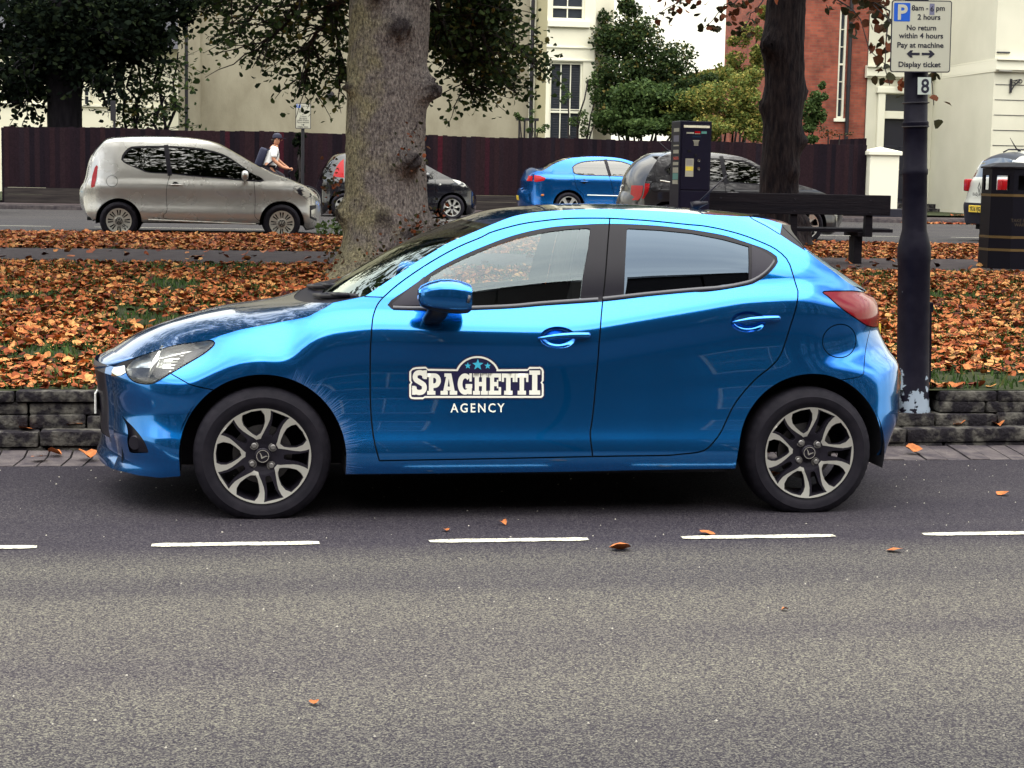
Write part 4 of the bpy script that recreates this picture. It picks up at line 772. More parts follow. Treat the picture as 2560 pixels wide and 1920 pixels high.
# ---------------- ground ----------------
KY=9.90; GZ=.60   # GZ: level of the far road
def gz(y):   # level of the verge and everything beyond it
    return float(np.interp(y,[10.0,12,15,18.6,21.6,24,26.4,26.9,43,60],[.335,.385,.475,.585,.60,.625,.61,.60,.60,.9]))
def asphalt(name,near=True):
    m=mat(name,(.05,.05,.05),.85,spec=.2); t=nd(m,'TexCoord')
    v=nd(m,'TexVoronoi'); v.inputs['Scale'].default_value=210; lk(m,t.outputs['Object'],v.inputs['Vector'])
    n=nd(m,'TexNoise'); n.inputs['Scale'].default_value=75; n.inputs['Detail'].default_value=5; lk(m,t.outputs['Object'],n.inputs['Vector'])
    sp=nd(m,'SeparateColor'); lk(m,v.outputs['Color'],sp.inputs[0])
    r=nd(m,'ValToRGB'); e=r.color_ramp.elements; e[0].position=.20; e[0].color=(.008,.006,.014,1); e[1].position=.80; e[1].color=(.148,.142,.118,1); q=e.new(.52); q.color=(.047,.043,.047,1)
    mx_=nd(m,'Mix'); mx_.data_type='FLOAT'; mx_.inputs[0].default_value=.5; lk(m,sp.outputs[0],mx_.inputs[2]); lk(m,n.outputs[0],mx_.inputs[3]); lk(m,mx_.outputs[0],r.inputs[0])
    # worn, paler wheel tracks; a lens vignette is put into the foreground colour
    mp=nd(m,'Mapping'); mp.inputs['Scale'].default_value=(.10,1.5,1); lk(m,t.outputs['Object'],mp.inputs[0]); n2=nd(m,'TexNoise'); n2.inputs['Scale'].default_value=1.0; n2.inputs['Detail'].default_value=4; n2.inputs['Distortion'].default_value=.4; lk(m,mp.outputs[0],n2.inputs[0])
    r2=nd(m,'ValToRGB'); e=r2.color_ramp.elements; e[0].position=.34; e[0].color=(.80,.78,.86,1); e[1].position=.62; e[1].color=(1.14,1.14,1.10,1); lk(m,n2.outputs[0],r2.inputs[0])
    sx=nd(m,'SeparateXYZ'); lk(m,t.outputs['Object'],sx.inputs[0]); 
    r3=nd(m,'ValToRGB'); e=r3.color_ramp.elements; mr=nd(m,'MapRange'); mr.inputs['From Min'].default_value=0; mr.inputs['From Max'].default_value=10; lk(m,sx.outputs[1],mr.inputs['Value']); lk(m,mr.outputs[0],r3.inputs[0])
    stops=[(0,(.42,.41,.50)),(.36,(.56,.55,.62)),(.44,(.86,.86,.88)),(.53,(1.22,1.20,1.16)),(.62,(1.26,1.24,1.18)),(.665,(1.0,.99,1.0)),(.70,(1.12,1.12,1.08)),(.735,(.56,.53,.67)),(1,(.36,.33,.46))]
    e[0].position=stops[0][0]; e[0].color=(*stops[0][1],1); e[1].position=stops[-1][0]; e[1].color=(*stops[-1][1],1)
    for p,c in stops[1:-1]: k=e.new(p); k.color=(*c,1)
    a=nd(m,'Mix'); a.data_type='RGBA'; a.blend_type='MULTIPLY'; a.inputs[0].default_value=1; lk(m,r.outputs[0],a.inputs[6]); lk(m,r2.outputs[0],a.inputs[7])
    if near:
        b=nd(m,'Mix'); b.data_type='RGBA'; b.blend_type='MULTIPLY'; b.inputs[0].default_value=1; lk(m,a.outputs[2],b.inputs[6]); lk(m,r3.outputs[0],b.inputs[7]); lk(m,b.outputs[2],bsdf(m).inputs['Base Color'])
    else:
        b=nd(m,'Mix'); b.data_type='RGBA'; b.blend_type='MULTIPLY'; b.inputs[0].default_value=1; b.inputs[7].default_value=(.62,.61,.64,1); lk(m,a.outputs[2],b.inputs[6]); lk(m,b.outputs[2],bsdf(m).inputs['Base Color'])
    bp=nd(m,'Bump'); bp.inputs['Strength'].default_value=.7; bp.inputs['Distance'].default_value=.006; lk(m,mx_.outputs[0],bp.inputs['Height']); lk(m,bp.outputs[0],bsdf(m).inputs['Normal'])
    return m
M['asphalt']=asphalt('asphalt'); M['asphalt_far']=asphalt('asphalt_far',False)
M['path']=noisy('path',(.036,.027,.030),(.062,.049,.050),scale=5,rough=.9,bump=.3,bscale=60)
M['soil']=noisy('soil',(.016,.022,.010),(.035,.040,.018),scale=6,rough=.95,bump=.5,bscale=40)
M['stone']=noisy('stone',(.014,.012,.016),(.17,.16,.14),scale=11,rough=.9,bump=.6,bscale=50,lo=.45,hi=.78)
M['sett']=noisy('sett',(.045,.038,.046),(.105,.09,.092),scale=9,rough=.85,bump=.5,bscale=70)
M['marking']=noisy('marking',(.56,.54,.45),(.075,.072,.075),scale=75,rough=.85,lo=.50,hi=.62,detail=9,rough_n=.7)
def sheet(name,m,xs,ys,zf,kind='structure'):
    v=[(x,y,zf(x,y)) for y in ys for x in xs]; n=len(xs); f=[(j*n+i,j*n+i+1,(j+1)*n+i+1,(j+1)*n+i) for j in range(len(ys)-1) for i in range(n-1)]
    return tag(mobj(name,v,f,m,None,True),kind=kind)
sheet('ground',M['soil'],[-400,400],[-400,400],lambda x,y:-.06)
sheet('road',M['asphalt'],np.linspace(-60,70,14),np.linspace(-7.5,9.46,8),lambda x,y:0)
sheet('road_markings_base' if 0 else 'gutter',M['gap'],[-60,70],[9.46,9.90],lambda x,y:-.004)
# the setts of the gutter
b=MB(); x=-14.0
while x<16:
    w=.115+random.uniform(-.012,.012); z=random.uniform(-.003,.006); sk=.03
    b.add([(x,9.47+random.uniform(-.006,.006),z),(x+w,9.47+random.uniform(-.006,.006),z),(x+w+sk,9.70,z+.006),(x+w+sk,9.875,z+.02),(x+sk,9.875,z+.02),(x+sk,9.70,z+.006),(x,9.465,-.03),(x+w,9.465,-.03),(x+w+sk,9.875,-.03),(x+sk,9.875,-.03)],[(0,1,2,5),(5,2,3,4),(0,6,7,1),(1,7,8,3,2),(0,5,4,9,6)]); x+=w+.010
tag(b.build('gutter_setts',M['sett']),kind='structure')
# stone edging: kerb stones below, two courses above
edg=empty('stone_edging',(0,KY,0),0,'weathered stone edging in stepped courses holding back the leafy bank','wall')
def course(name,y0,y1,z0,z1,lmin,lmax,rough=.006,skip=None):
    b=MB(); x=-14.0
    while x<16:
        l=random.uniform(lmin,lmax)
        for xa,xb in ([(x,x+l)] if not skip else [(x,min(x+l,3.975)),(max(x,4.235),x+l)]):
            if xb-xa<.04: continue
            x_,l_=x,l; x,l=xa,xb-xa
            T_=Matrix.Translation((x+l/2,(y0+y1)/2+random.uniform(-rough,rough),(z0+z1)/2+random.uniform(-.004,.004)))@Matrix.Rotation(random.uniform(-.008,.008),4,'Z')@Matrix.Rotation(random.uniform(-.012,.012),4,'Y')
            b.bbox(-l/2+.005,l/2-.005,-(y1-y0)/2,(y1-y0)/2,-(z1-z0)/2,(z1-z0)/2,.014,T_); x,l=x_,l_
        x+=l
    return b.build(name,M['stone'],edg,'auto')
course('plinth',-.02,.12,-.05,.040,.6,1.1)
course('kerb_stone',-.035,.12,.042,.125,.45,.95,.008)
sk=lambda a,c:(a<4.22 and c>3.98)
course('lower_course',.07,.24,.120,.198,.16,.42,.012,None); course('upper_course',.10,.28,.200,.268,.25,.5,.010,sk); course('coping',.095,.30,.270,.332,.35,.62,.010,sk)
for o_ in edg.children: o_.location.z=0
# verge, path, far road
def vz(x,y):
    return gz(y)+.02*mnoise.noise((x*.5,y*.5,0))*(1 if 10.4<y<18 or 22<y<26 else .3)
sheet('verge',M['soil'],np.linspace(-40,60,80),np.r_[10.02,np.linspace(10.3,18.9,26)],vz)
sheet('path',M['path'],np.linspace(-40,60,30),np.linspace(18.75,21.7,4),lambda x,y:gz(y)+.012)
sheet('verge_strip',M['soil'],np.linspace(-40,60,80),np.linspace(21.6,26.6,16),vz)
sheet('far_road',M['asphalt_far'],np.linspace(-60,80,14),np.linspace(26.45,42.2,6),lambda x,y:GZ)
b=MB(); b.bbox(-60,80,26.50,26.62,.5,.615,.01); tag(b.build('far_kerb',M['sett']),kind='structure')
b=MB(); b.bbox(-60,80,42.0,42.16,.5,.70,.015); tag(b.build('pavement_kerb',M['sett']),kind='structure')
sheet('pavement',M['path'],[-60,80],[42.15,46.5],lambda x,y:.71)
sheet('garden',M['soil'],[-80,100],[44.1,120],lambda x,y:.76)
# painted lines
def dash(b,x0,x1,y,w,z):
    n=14; v=[]; 
    for i in range(n+1):
        x=x0+(x1-x0)*i/n; e=.012 if i in(0,n) else 0; v+=[(x+random.uniform(-.004,.004),y-w/2+random.uniform(-.005,.005)+e,z),(x,y+w/2+random.uniform(-.005,.005)-e,z)]
    b.add(v,[(2*i,2*i+2,2*i+3,2*i+1) for i in range(n)])
b=MB()
for a,c in ((-2.65,-1.95),(-1.49,-.79),(-.32,.38),(.85,1.55),(1.97,2.67),(3.09,3.79),(4.25,4.95)):
    dash(b,a,c,7.405,.068,.004)
tag(b.build('parking_bay_markings',M['marking']),kind='structure')
b=MB()
for a,c in ((-4.5,-2.9),(-1.9,.8),(2.2,4.2)): dash(b,a-.3,c,30.0,.08,GZ+.005)
for k in range(9): dash(b,8+k*2.6,9.6+k*2.6,31.0,.09,GZ+.005)
dash(b,4.2,8.5,37.6,.08,GZ+.005)
tag(b.build('far_road_markings',M['marking']),kind='structure')
# ---------------- leaves and grass ----------------
def leafmat(name,stops,rough=.65,trans=.0,vein=True):
    m=mat(name,stops[0][1],rough,spec=0 if 'black' in name else .12); g=nd(m,'NewGeometry'); r=nd(m,'ValToRGB'); e=r.color_ramp.elements
    e[0].position=stops[0][0]; e[0].color=(*stops[0][1],1); e[1].position=stops[-1][0]; e[1].color=(*stops[-1][1],1)
    for p,c in stops[1:-1]: k=e.new(p); k.color=(*c,1)
    lk(m,g.outputs['Random Per Island'],r.inputs[0])
    if vein:
        t=nd(m,'TexCoord'); n=nd(m,'TexNoise'); n.inputs['Scale'].default_value=30; lk(m,t.outputs['Object'],n.inputs[0]); mr=nd(m,'MapRange'); mr.inputs['From Min'].default_value=.3; mr.inputs['From Max'].default_value=.7; mr.inputs['To Min'].default_value=.6; mr.inputs['To Max'].default_value=1.2; lk(m,n.outputs[0],mr.inputs['Value'])
        x=nd(m,'Mix'); x.data_type='RGBA'; x.blend_type='MULTIPLY'; x.inputs[0].default_value=1; lk(m,r.outputs[0],x.inputs[6]); lk(m,mr.outputs[0],x.inputs[7]); lk(m,x.outputs[2],bsdf(m).inputs['Base Color'])
    else: lk(m,r.outputs[0],bsdf(m).inputs['Base Color'])
    if trans:
        o=[q for q in m.node_tree.nodes if q.type=='OUTPUT_MATERIAL'][0]; tr=nd(m,'BsdfTranslucent'); lk(m,r.outputs[0],tr.inputs[0]); s=nd(m,'MixShader'); s.inputs[0].default_value=trans; lk(m,bsdf(m).outputs[0],s.inputs[1]); lk(m,tr.outputs[0],s.inputs[2]); lk(m,s.outputs[0],o.inputs[0])
    return m
M['fallen']=leafmat('fallen',[(0,(.032,.010,.012)),(.16,(.15,.034,.016)),(.42,(.31,.084,.031)),(.66,(.45,.162,.056)),(.88,(.57,.29,.105)),(1,(.085,.032,.020))])
LEAF=np.array([(0,0,0),(.0,.33,.0),(.0,.66,0),(0,1.0,0),(-.30,.10,0),(-.44,.38,0),(-.26,.74,0),(.30,.10,0),(.44,.38,0),(.26,.74,0)])
LF=[(0,1,5,4),(1,2,6,5),(2,3,6),(0,7,8,1),(1,8,9,2),(2,9,3)]
def rotm(ax,ay,az):
    ca,sa=np.cos(ax),np.sin(ax); cb_,sb=np.cos(ay),np.sin(ay); cc_,s_c=np.cos(az),np.sin(az); z=np.zeros_like(ca); o=z+1
    X=np.stack([np.stack([o,z,z],-1),np.stack([z,ca,-sa],-1),np.stack([z,sa,ca],-1)],-2); Y=np.stack([np.stack([cb_,z,sb],-1),np.stack([z,o,z],-1),np.stack([-sb,z,cb_],-1)],-2); Z=np.stack([np.stack([cc_,-s_c,z],-1),np.stack([s_c,cc_,z],-1),np.stack([z,z,o],-1)],-2)
    return Z@Y@X
def leaf_mesh(name,P,size,tilt,curl,m,parent=None,flat=True,az=None,droop=None,asp=1.0):
    n=len(P)
    if n==0: return None
    B=np.repeat(LEAF[None],n,0).copy(); B[:,:,0]*=asp; B[:,:,1]-=.5
    c=rng.uniform(-curl*.3,curl,(n,1)); fold=rng.uniform(-.2,curl,(n,1)); B[:,:,2]+=c*(B[:,:,1]**2)*1.6+fold*np.abs(B[:,:,0])*1.2; B+=rng.normal(0,.035,B.shape)
    B*=size[:,None,None]
    Rm=rotm(rng.normal(0,tilt,n) if droop is None else rng.normal(droop,tilt,n),rng.normal(0,tilt,n),rng.uniform(0,2*math.pi,n) if az is None else az)
    V=np.einsum('nij,nkj->nki',Rm,B)+P[:,None,:]
    me=bpy.data.meshes.new(name); nv=10; V=V.reshape(-1,3)
    me.vertices.add(len(V)); me.vertices.foreach_set('co',V.ravel())
    lens=[len(f) for f in LF]; idx=np.concatenate([np.array(f) for f in LF]); tot=len(idx)
    me.loops.add(tot*n); me.loops.foreach_set('vertex_index',(idx[None]+(np.arange(n)*nv)[:,None]).ravel().astype(np.int32))
    st=np.concatenate([[0],np.cumsum(lens)[:-1]]); me.polygons.add(len(LF)*n); me.polygons.foreach_set('loop_start',(st[None]+(np.arange(n)*tot)[:,None]).ravel().astype(np.int32))
    try: me.polygons.foreach_set('loop_total',np.tile(lens,n).astype(np.int32))
    except Exception: pass
    me.polygons.foreach_set('use_smooth',np.full(len(LF)*n,True)); me.update(calc_edges=True); me.materials.append(m)
    o=bpy.data.objects.new(name,me); COL.objects.link(o); o.parent=parent; return o
def scatter(n,x0,x1,y0,y1,edge=0):
    """points on the verge inside the view, thinned by a patchy noise"""
    x=rng.uniform(x0,x1,n); y=rng.uniform(y0,y1,n)
    keep=(x>y*-.16-1.2)&(x<y*.52+1.0)
    return x[keep],y[keep]
def patch(x,y,s=.9,o=0): return np.array([mnoise.noise((a*s,b_*s,o)) for a,b_ in zip(x,y)])
def lay(name,n,y0,y1,thr,smin,smax,lab,o=0):
    x,y=scatter(n,-9,26,y0,y1); k=patch(x,y,.9,o)+.45*patch(x,y,3.1,o+5)>thr+rng.normal(0,.12,len(x)); x,y=x[k],y[k]
    z=np.array([vz(a,c) for a,c in zip(x,y)])+rng.uniform(.004,.030,len(x)); sz=rng.uniform(smin,smax,len(x))
    return leaf_mesh(name,np.stack([x,y,z],1),sz,.33,.42,M['fallen'])
tag(lay('fallen_leaves',165000,10.08,18.85,-.33,.042,.082,'',0),'orange and brown fallen leaves covering the grass bank behind the nearest car','leaves',None,'stuff')
tag(lay('fallen_leaves',90000,21.65,26.75,-.48,.05,.09,'',3),'orange fallen leaves on the grass strip along the far road','leaves',None,'stuff')
x=np.r_[rng.uniform(-6,14,500),rng.uniform(16.5,20.5,500)]; y=np.r_[rng.uniform(26.6,27.6,500),rng.uniform(41.2,42.0,500)]
x=np.r_[x,rng.uniform(-3,11,160)]; y=np.r_[y,rng.uniform(18.7,21.7,160)]
z=np.array([.628 if c<26.65 and c>22 else (GZ+.012 if c>22 else gz(c)+.025) for c in y]); tag(leaf_mesh('fallen_leaves',np.stack([x,y,z],1),rng.uniform(.06,.12,len(x)),.3,.5,M['fallen']),'scattered leaves drifted along the far gutters and the path','leaves',None,'stuff')
px_=rng.normal(0,1,1400); py_=rng.normal(0,1,1400); r_=np.hypot(px_,py_); 
tag(leaf_mesh('leaf_pile',np.stack([20.6+px_*.55,44.6+py_*.25,.74+.5*np.exp(-r_**2/1.6)*rng.uniform(.3,1,1400)],1),rng.uniform(.08,.13,1400),.7,.5,M['fallen']),'heap of brown leaves by the steps of the white building','leaves',None,'stuff')
# grass
def grass_mesh(name,x,y,z,h,m):
    n=len(x); a=rng.uniform(0,2*math.pi,n); w=.006+h*.03; ln=rng.normal(0,.35,(n,2))*h[:,None]
    p=np.stack([x,y,z],1); d=np.stack([np.cos(a)*w,np.sin(a)*w,0*a],1); md=p+np.stack([ln[:,0]*.35,ln[:,1]*.35,h*.6],1); tp=p+np.stack([ln[:,0],ln[:,1],h],1)
    V=np.stack([p-d,p+d,md+d*.7,md-d*.7,tp],1).reshape(-1,3); me=bpy.data.meshes.new(name); me.vertices.add(len(V)); me.vertices.foreach_set('co',V.ravel())
    idx=np.array([0,1,2,3,3,2,4]); me.loops.add(7*n); me.loops.foreach_set('vertex_index',(idx[None]+(np.arange(n)*5)[:,None]).ravel().astype(np.int32)); me.polygons.add(2*n); me.polygons.foreach_set('loop_start',(np.array([0,4])[None]+(np.arange(n)*7)[:,None]).ravel().astype(np.int32))
    try: me.polygons.foreach_set('loop_total',np.tile([4,3],n).astype(np.int32))
    except Exception: pass
    me.update(calc_edges=True); me.materials.append(m); o=bpy.data.objects.new(name,me); COL.objects.link(o); return o
M['grass']=leafmat('grass',[(0,(.016,.035,.010)),(.5,(.035,.072,.018)),(.85,(.060,.105,.026)),(1,(.13,.13,.05))],.7,.15,False)
x,y=scatter(70000,-6,18,10.05,18.9); z=np.array([vz(a,c) for a,c in zip(x,y)]); 
x2,y2=scatter(32000,-9,26,21.6,26.6); z2=np.array([vz(a,c) for a,c in zip(x2,y2)])
gx_=np.r_[x,x2]; gy_=np.r_[y,y2]; gzz=np.r_[z,z2]; hh_=rng.uniform(.025,.06,len(gx_))
tag(grass_mesh('grass',gx_,gy_,gzz,hh_,M['grass']),'short green grass showing between the fallen leaves','grass',None,'stuff')
# single leaves lying on the road and gutter
spots=[(-1.0,9.6,.11),(-.93,9.72,.10),(-.75,9.62,.12),(-.62,9.55,.10),(-.33,9.62,.11),(3.02,9.58,.10),(3.25,9.66,.12),(3.33,9.60,.11),(3.45,9.7,.12),(3.62,9.63,.09),(3.75,9.72,.12),(3.55,9.45,.12),(3.15,9.40,.10),(2.95,9.3,.11),(3.95,9.66,.10),(2.86,8.95,.13),(2.1,7.47,.10),(1.64,7.17,.12),(2.82,7.06,.09),(4.1,8.45,.08),(3.9,8.35,.09),(.25,5.1,.045),(1.23,7.75,.05),(2.02,6.1,.04),(.95,7.62,.05),(3.02,9.12,.08),(2.7,9.66,.12),(2.62,9.55,.1),(-1.1,9.95,.1),(-.85,10.0,.12),(4.35,9.98,.1),(4.6,9.97,.1),(-.5,9.98,.1)]
for i,(x,y,s) in enumerate(spots):
    s*=.78 if y<9.3 else .95
    z=.022 if y<9.46 else (.05 if y<9.88 else .15)
    o=leaf_mesh('fallen_leaf',np.array([[x,y,0.]]),np.array([s]),.16,.7,M['fallen'])
    zz=np.array([v.co.z for v in o.data.vertices]); o.data.transform(Matrix.Translation((0,0,(.0045 if y<9.46 else (.024 if y<9.88 else .128))-zz.min())))
    tag(o,'curled orange leaf lying on the tarmac' if y<9.46 else ('crumpled brown leaf lying in the gutter' if y<9.88 else 'dry leaf caught on a step of the stone edging'),'leaf','loose leaves on the tarmac' if y<9.46 else ('loose leaves in the gutter' if y<9.88 else 'loose leaves on the stone edging'))

# pale grit and chippings on the tarmac
b=MB()
for _ in range(420):
    y=random.uniform(3.2,9.4) if random.random()<.75 else random.uniform(8.6,9.45); x=random.uniform(-.2*y-.8,.5*y+.8); r=random.uniform(.0018,.0055)
    v=[(x+r*random.uniform(.6,1.3)*c,y+r*random.uniform(.6,1.3)*d,z_*r) for c,d,z_ in ((1,0,.1),(0,1,.1),(-1,0,.1),(0,-1,.1),(.3,.2,1.0),(-.3,-.2,.9))]
    b.add(v,[(0,1,4),(1,2,5),(1,5,4),(2,3,5),(3,0,4),(3,4,5)])
tag(b.build('grit',mat('grit',(.34,.32,.28),.8)),'scattered pale stone chippings on the tarmac','grit',None,'stuff')
# outlines of the cars on the far road, each in its own coordinates (x to the tail, z up; metres)
CT={
 'up':{
  'Xm':-0.428,
  'Yf':27.65,
  'wheels':[(-1.237,0.165),(1.237,0.192)],
  'outline':[(1.634,0.189),(1.723,0.27),(1.775,0.415),(1.783,0.543),(1.782,0.598),(1.769,0.653),(1.728,0.708),(1.682,0.855),(1.64,1.055),(1.571,1.202),(1.477,1.35),(1.409,1.405),(1.301,1.43),(1.14,1.446),(0.87,1.459),(0.509,1.464),(0.238,1.457),(-0.035,1.426),(-0.217,1.384),(-0.33,1.337),(-0.582,1.201),(-0.858,1.047),(-1.116,0.926),(-1.32,0.859),(-1.506,0.779),(-1.627,0.709),(-1.702,0.63),(-1.758,0.548),(-1.781,0.455),(-1.787,0.287),(-1.797,0.175),(-1.77,0.128),(-1.63,0.079)],
  'dlo':[(1.206,1.109),(1.179,1.2),(1.098,1.287),(1.008,1.318),(0.541,1.335),(0.145,1.322),(-0.127,1.286),(-0.363,1.214),(-0.582,1.081),(-0.801,0.929),(-0.966,0.85),(-0.93,0.809),(-0.82,0.81),(-0.399,0.839),(0.146,0.875),(0.489,0.905),(0.795,0.917),(0.938,0.969),(1.135,1.047)],
  'bp':[(0.532,1.35),(0.468,0.878)],
  'door':[(0.465,0.893),(0.51,0.732),(0.523,0.549),(0.506,0.349),(0.48,0.212),(-0.838,0.167),(-0.82,0.278),(-0.828,0.535),(-0.809,0.811)],
  'handle':[(0.378,0.738)],
  'flap':[(1.338,0.78)],
  'headl':[(-1.406,0.728),(-1.446,0.744),(-1.595,0.728),(-1.688,0.65),(-1.744,0.567),(-1.614,0.565),(-1.558,0.592),(-1.447,0.664)],
  'tail':[(1.578,1.02),(1.557,0.999),(1.575,0.82),(1.604,0.692),(1.653,0.673),(1.661,0.71),(1.642,0.855),(1.605,0.983)],
  'mirror':[(-0.671,0.909)],
  'inlet':[(-1.672,0.454),(-1.802,0.465),(-1.803,0.419),(-1.697,0.38),(-1.697,0.287),(-1.804,0.242),(-1.804,0.205),(-1.677,0.259)],
  'sill':[(0.794,0.202),(-0.838,0.158)],
 },
 'black':{
  'Xm':3.734,
  'Yf':39.4,
  'wheels':[(-1.21,0.246),(1.21,0.244)],
  'outline':[(1.647,0.047),(1.694,0.203),(1.702,0.572),(1.634,0.868),(1.533,1.073),(1.43,1.259),(1.305,1.362),(1.046,1.417),(0.62,1.445),(0.248,1.434),(-0.126,1.368),(-0.408,1.287),(-0.653,1.167),(-0.881,1.046),(-1.108,0.935),(-1.26,0.876),(-1.431,0.823),(-1.584,0.723),(-1.71,0.585),(-1.763,0.465),(-1.767,0.259),(-1.736,0.137),(-1.557,0.087)],
  'dlo':[(1.054,1.284),(0.888,1.342),(0.444,1.37),(0.072,1.331),(-0.302,1.219),(-0.584,1.077),(-0.774,0.914),(-0.681,0.857),(0.067,0.861),(0.81,0.884),(1.033,0.954)],
  'bp':[(0.389,1.389),(0.327,0.838)],
  'door':[(0.336,0.893),(0.351,0.617),(0.292,0.267),(-0.716,0.284),(-0.825,0.545),(-0.82,0.86)],
  'handle':[(0.206,0.712)],
  'headl':[(-1.2,0.885),(-1.361,0.86),(-1.494,0.797),(-1.568,0.687),(-1.439,0.712),(-1.325,0.775)],
  'tail':[(1.212,1.28),(1.209,0.868),(1.454,0.891),(1.367,1.112),(1.285,1.224)],
  'mirror':[(-0.636,0.949)],
  'ind':[(-0.912,0.756)],
 },
 'sedan':{
  'Xm':9.069,
  'Yf':40.0,
  'wheels':[(-1.349,0.329),(1.349,0.307)],
  'outline':[(2.138,0.216),(2.216,0.391),(2.234,0.557),(2.168,0.641),(2.141,0.849),(2.118,1.067),(2.03,1.099),(1.924,1.118),(1.653,1.283),(1.316,1.403),(1.146,1.428),(0.827,1.453),(0.507,1.457),(0.185,1.437),(-0.052,1.39),(-0.313,1.301),(-0.619,1.151),(-0.924,1.073),(-1.229,1.016),(-1.624,0.918),(-1.846,0.796),(-1.939,0.629),(-1.946,0.418),(-1.884,0.291)],
  'dlo':[(1.267,1.207),(1.162,1.286),(0.951,1.348),(0.483,1.387),(0.098,1.365),(-0.183,1.267),(-0.467,1.106),(-0.427,1.011),(0.41,1.016),(1.167,1.037)],
  'bp':[(0.473,1.399),(0.377,1.007)],
  'door':[(1.233,1.032),(1.173,0.744),(1.021,0.581),(0.908,0.334),(0.289,0.323),(0.286,0.594),(0.404,1.015)],
  'handle':[(0.991,0.882)],
  'headl':[(-1.533,0.906),(-1.686,0.878),(-1.842,0.755),(-1.667,0.773)],
  'tail':[(2.255,1.023),(2.181,1.018),(2.012,0.997),(1.884,0.947),(1.925,0.885),(2.093,0.851),(2.251,0.868)],
  'mirror':[(-0.409,1.064)],
  'strip':[(0.92,0.569),(-1.18,0.556)],
  'marker':[(1.944,0.552)],
 },
 'polo':{
  'Xm':8.206,
  'Yf':27.9,
  'wheels':[(-1.162,0.244),(1.162,0.276)],
  'outline':[(1.527,0.224),(1.599,0.398),(1.618,0.573),(1.554,0.704),(1.508,0.964),(1.343,1.252),(1.245,1.338),(1.013,1.407),(0.482,1.418),(-0.068,1.358),(-0.399,1.215),(-0.761,1.046),(-0.97,0.945),(-1.318,0.846),(-1.599,0.739),(-1.757,0.596),(-1.819,0.451),(-1.833,0.286),(-1.775,0.186),(-1.636,0.171)],
  'dlo':[(1.23,1.118),(1.094,1.25),(0.968,1.291),(0.507,1.326),(0.224,1.319),(-0.108,1.294),(-0.356,1.182),(-0.814,0.962),(-0.769,0.902),(-0.387,0.902),(0.508,0.957),(1.094,1.018),(1.202,1.074)],
  'bp':[(0.259,1.364),(0.203,0.911)],
  'door':[(0.238,0.937),(0.217,0.717),(0.209,0.295),(-0.723,0.211),(-0.758,0.538),(-0.683,0.889)],
  'handle':[(0.106,0.771)],
  'headl':[(-1.499,0.646),(-1.638,0.629),(-1.768,0.486),(-1.779,0.387),(-1.589,0.483)],
  'tail':[(1.657,0.898),(1.458,0.895),(1.481,0.772),(1.544,0.648),(1.69,0.665),(1.695,0.82)],
  'mirror':[(-0.557,0.991)],
  'strip':[(1.296,0.943),(1.049,0.909)],
  'flap':[(1.367,0.845)],
 },
}
# ---------------- the cars beyond the verge ----------------

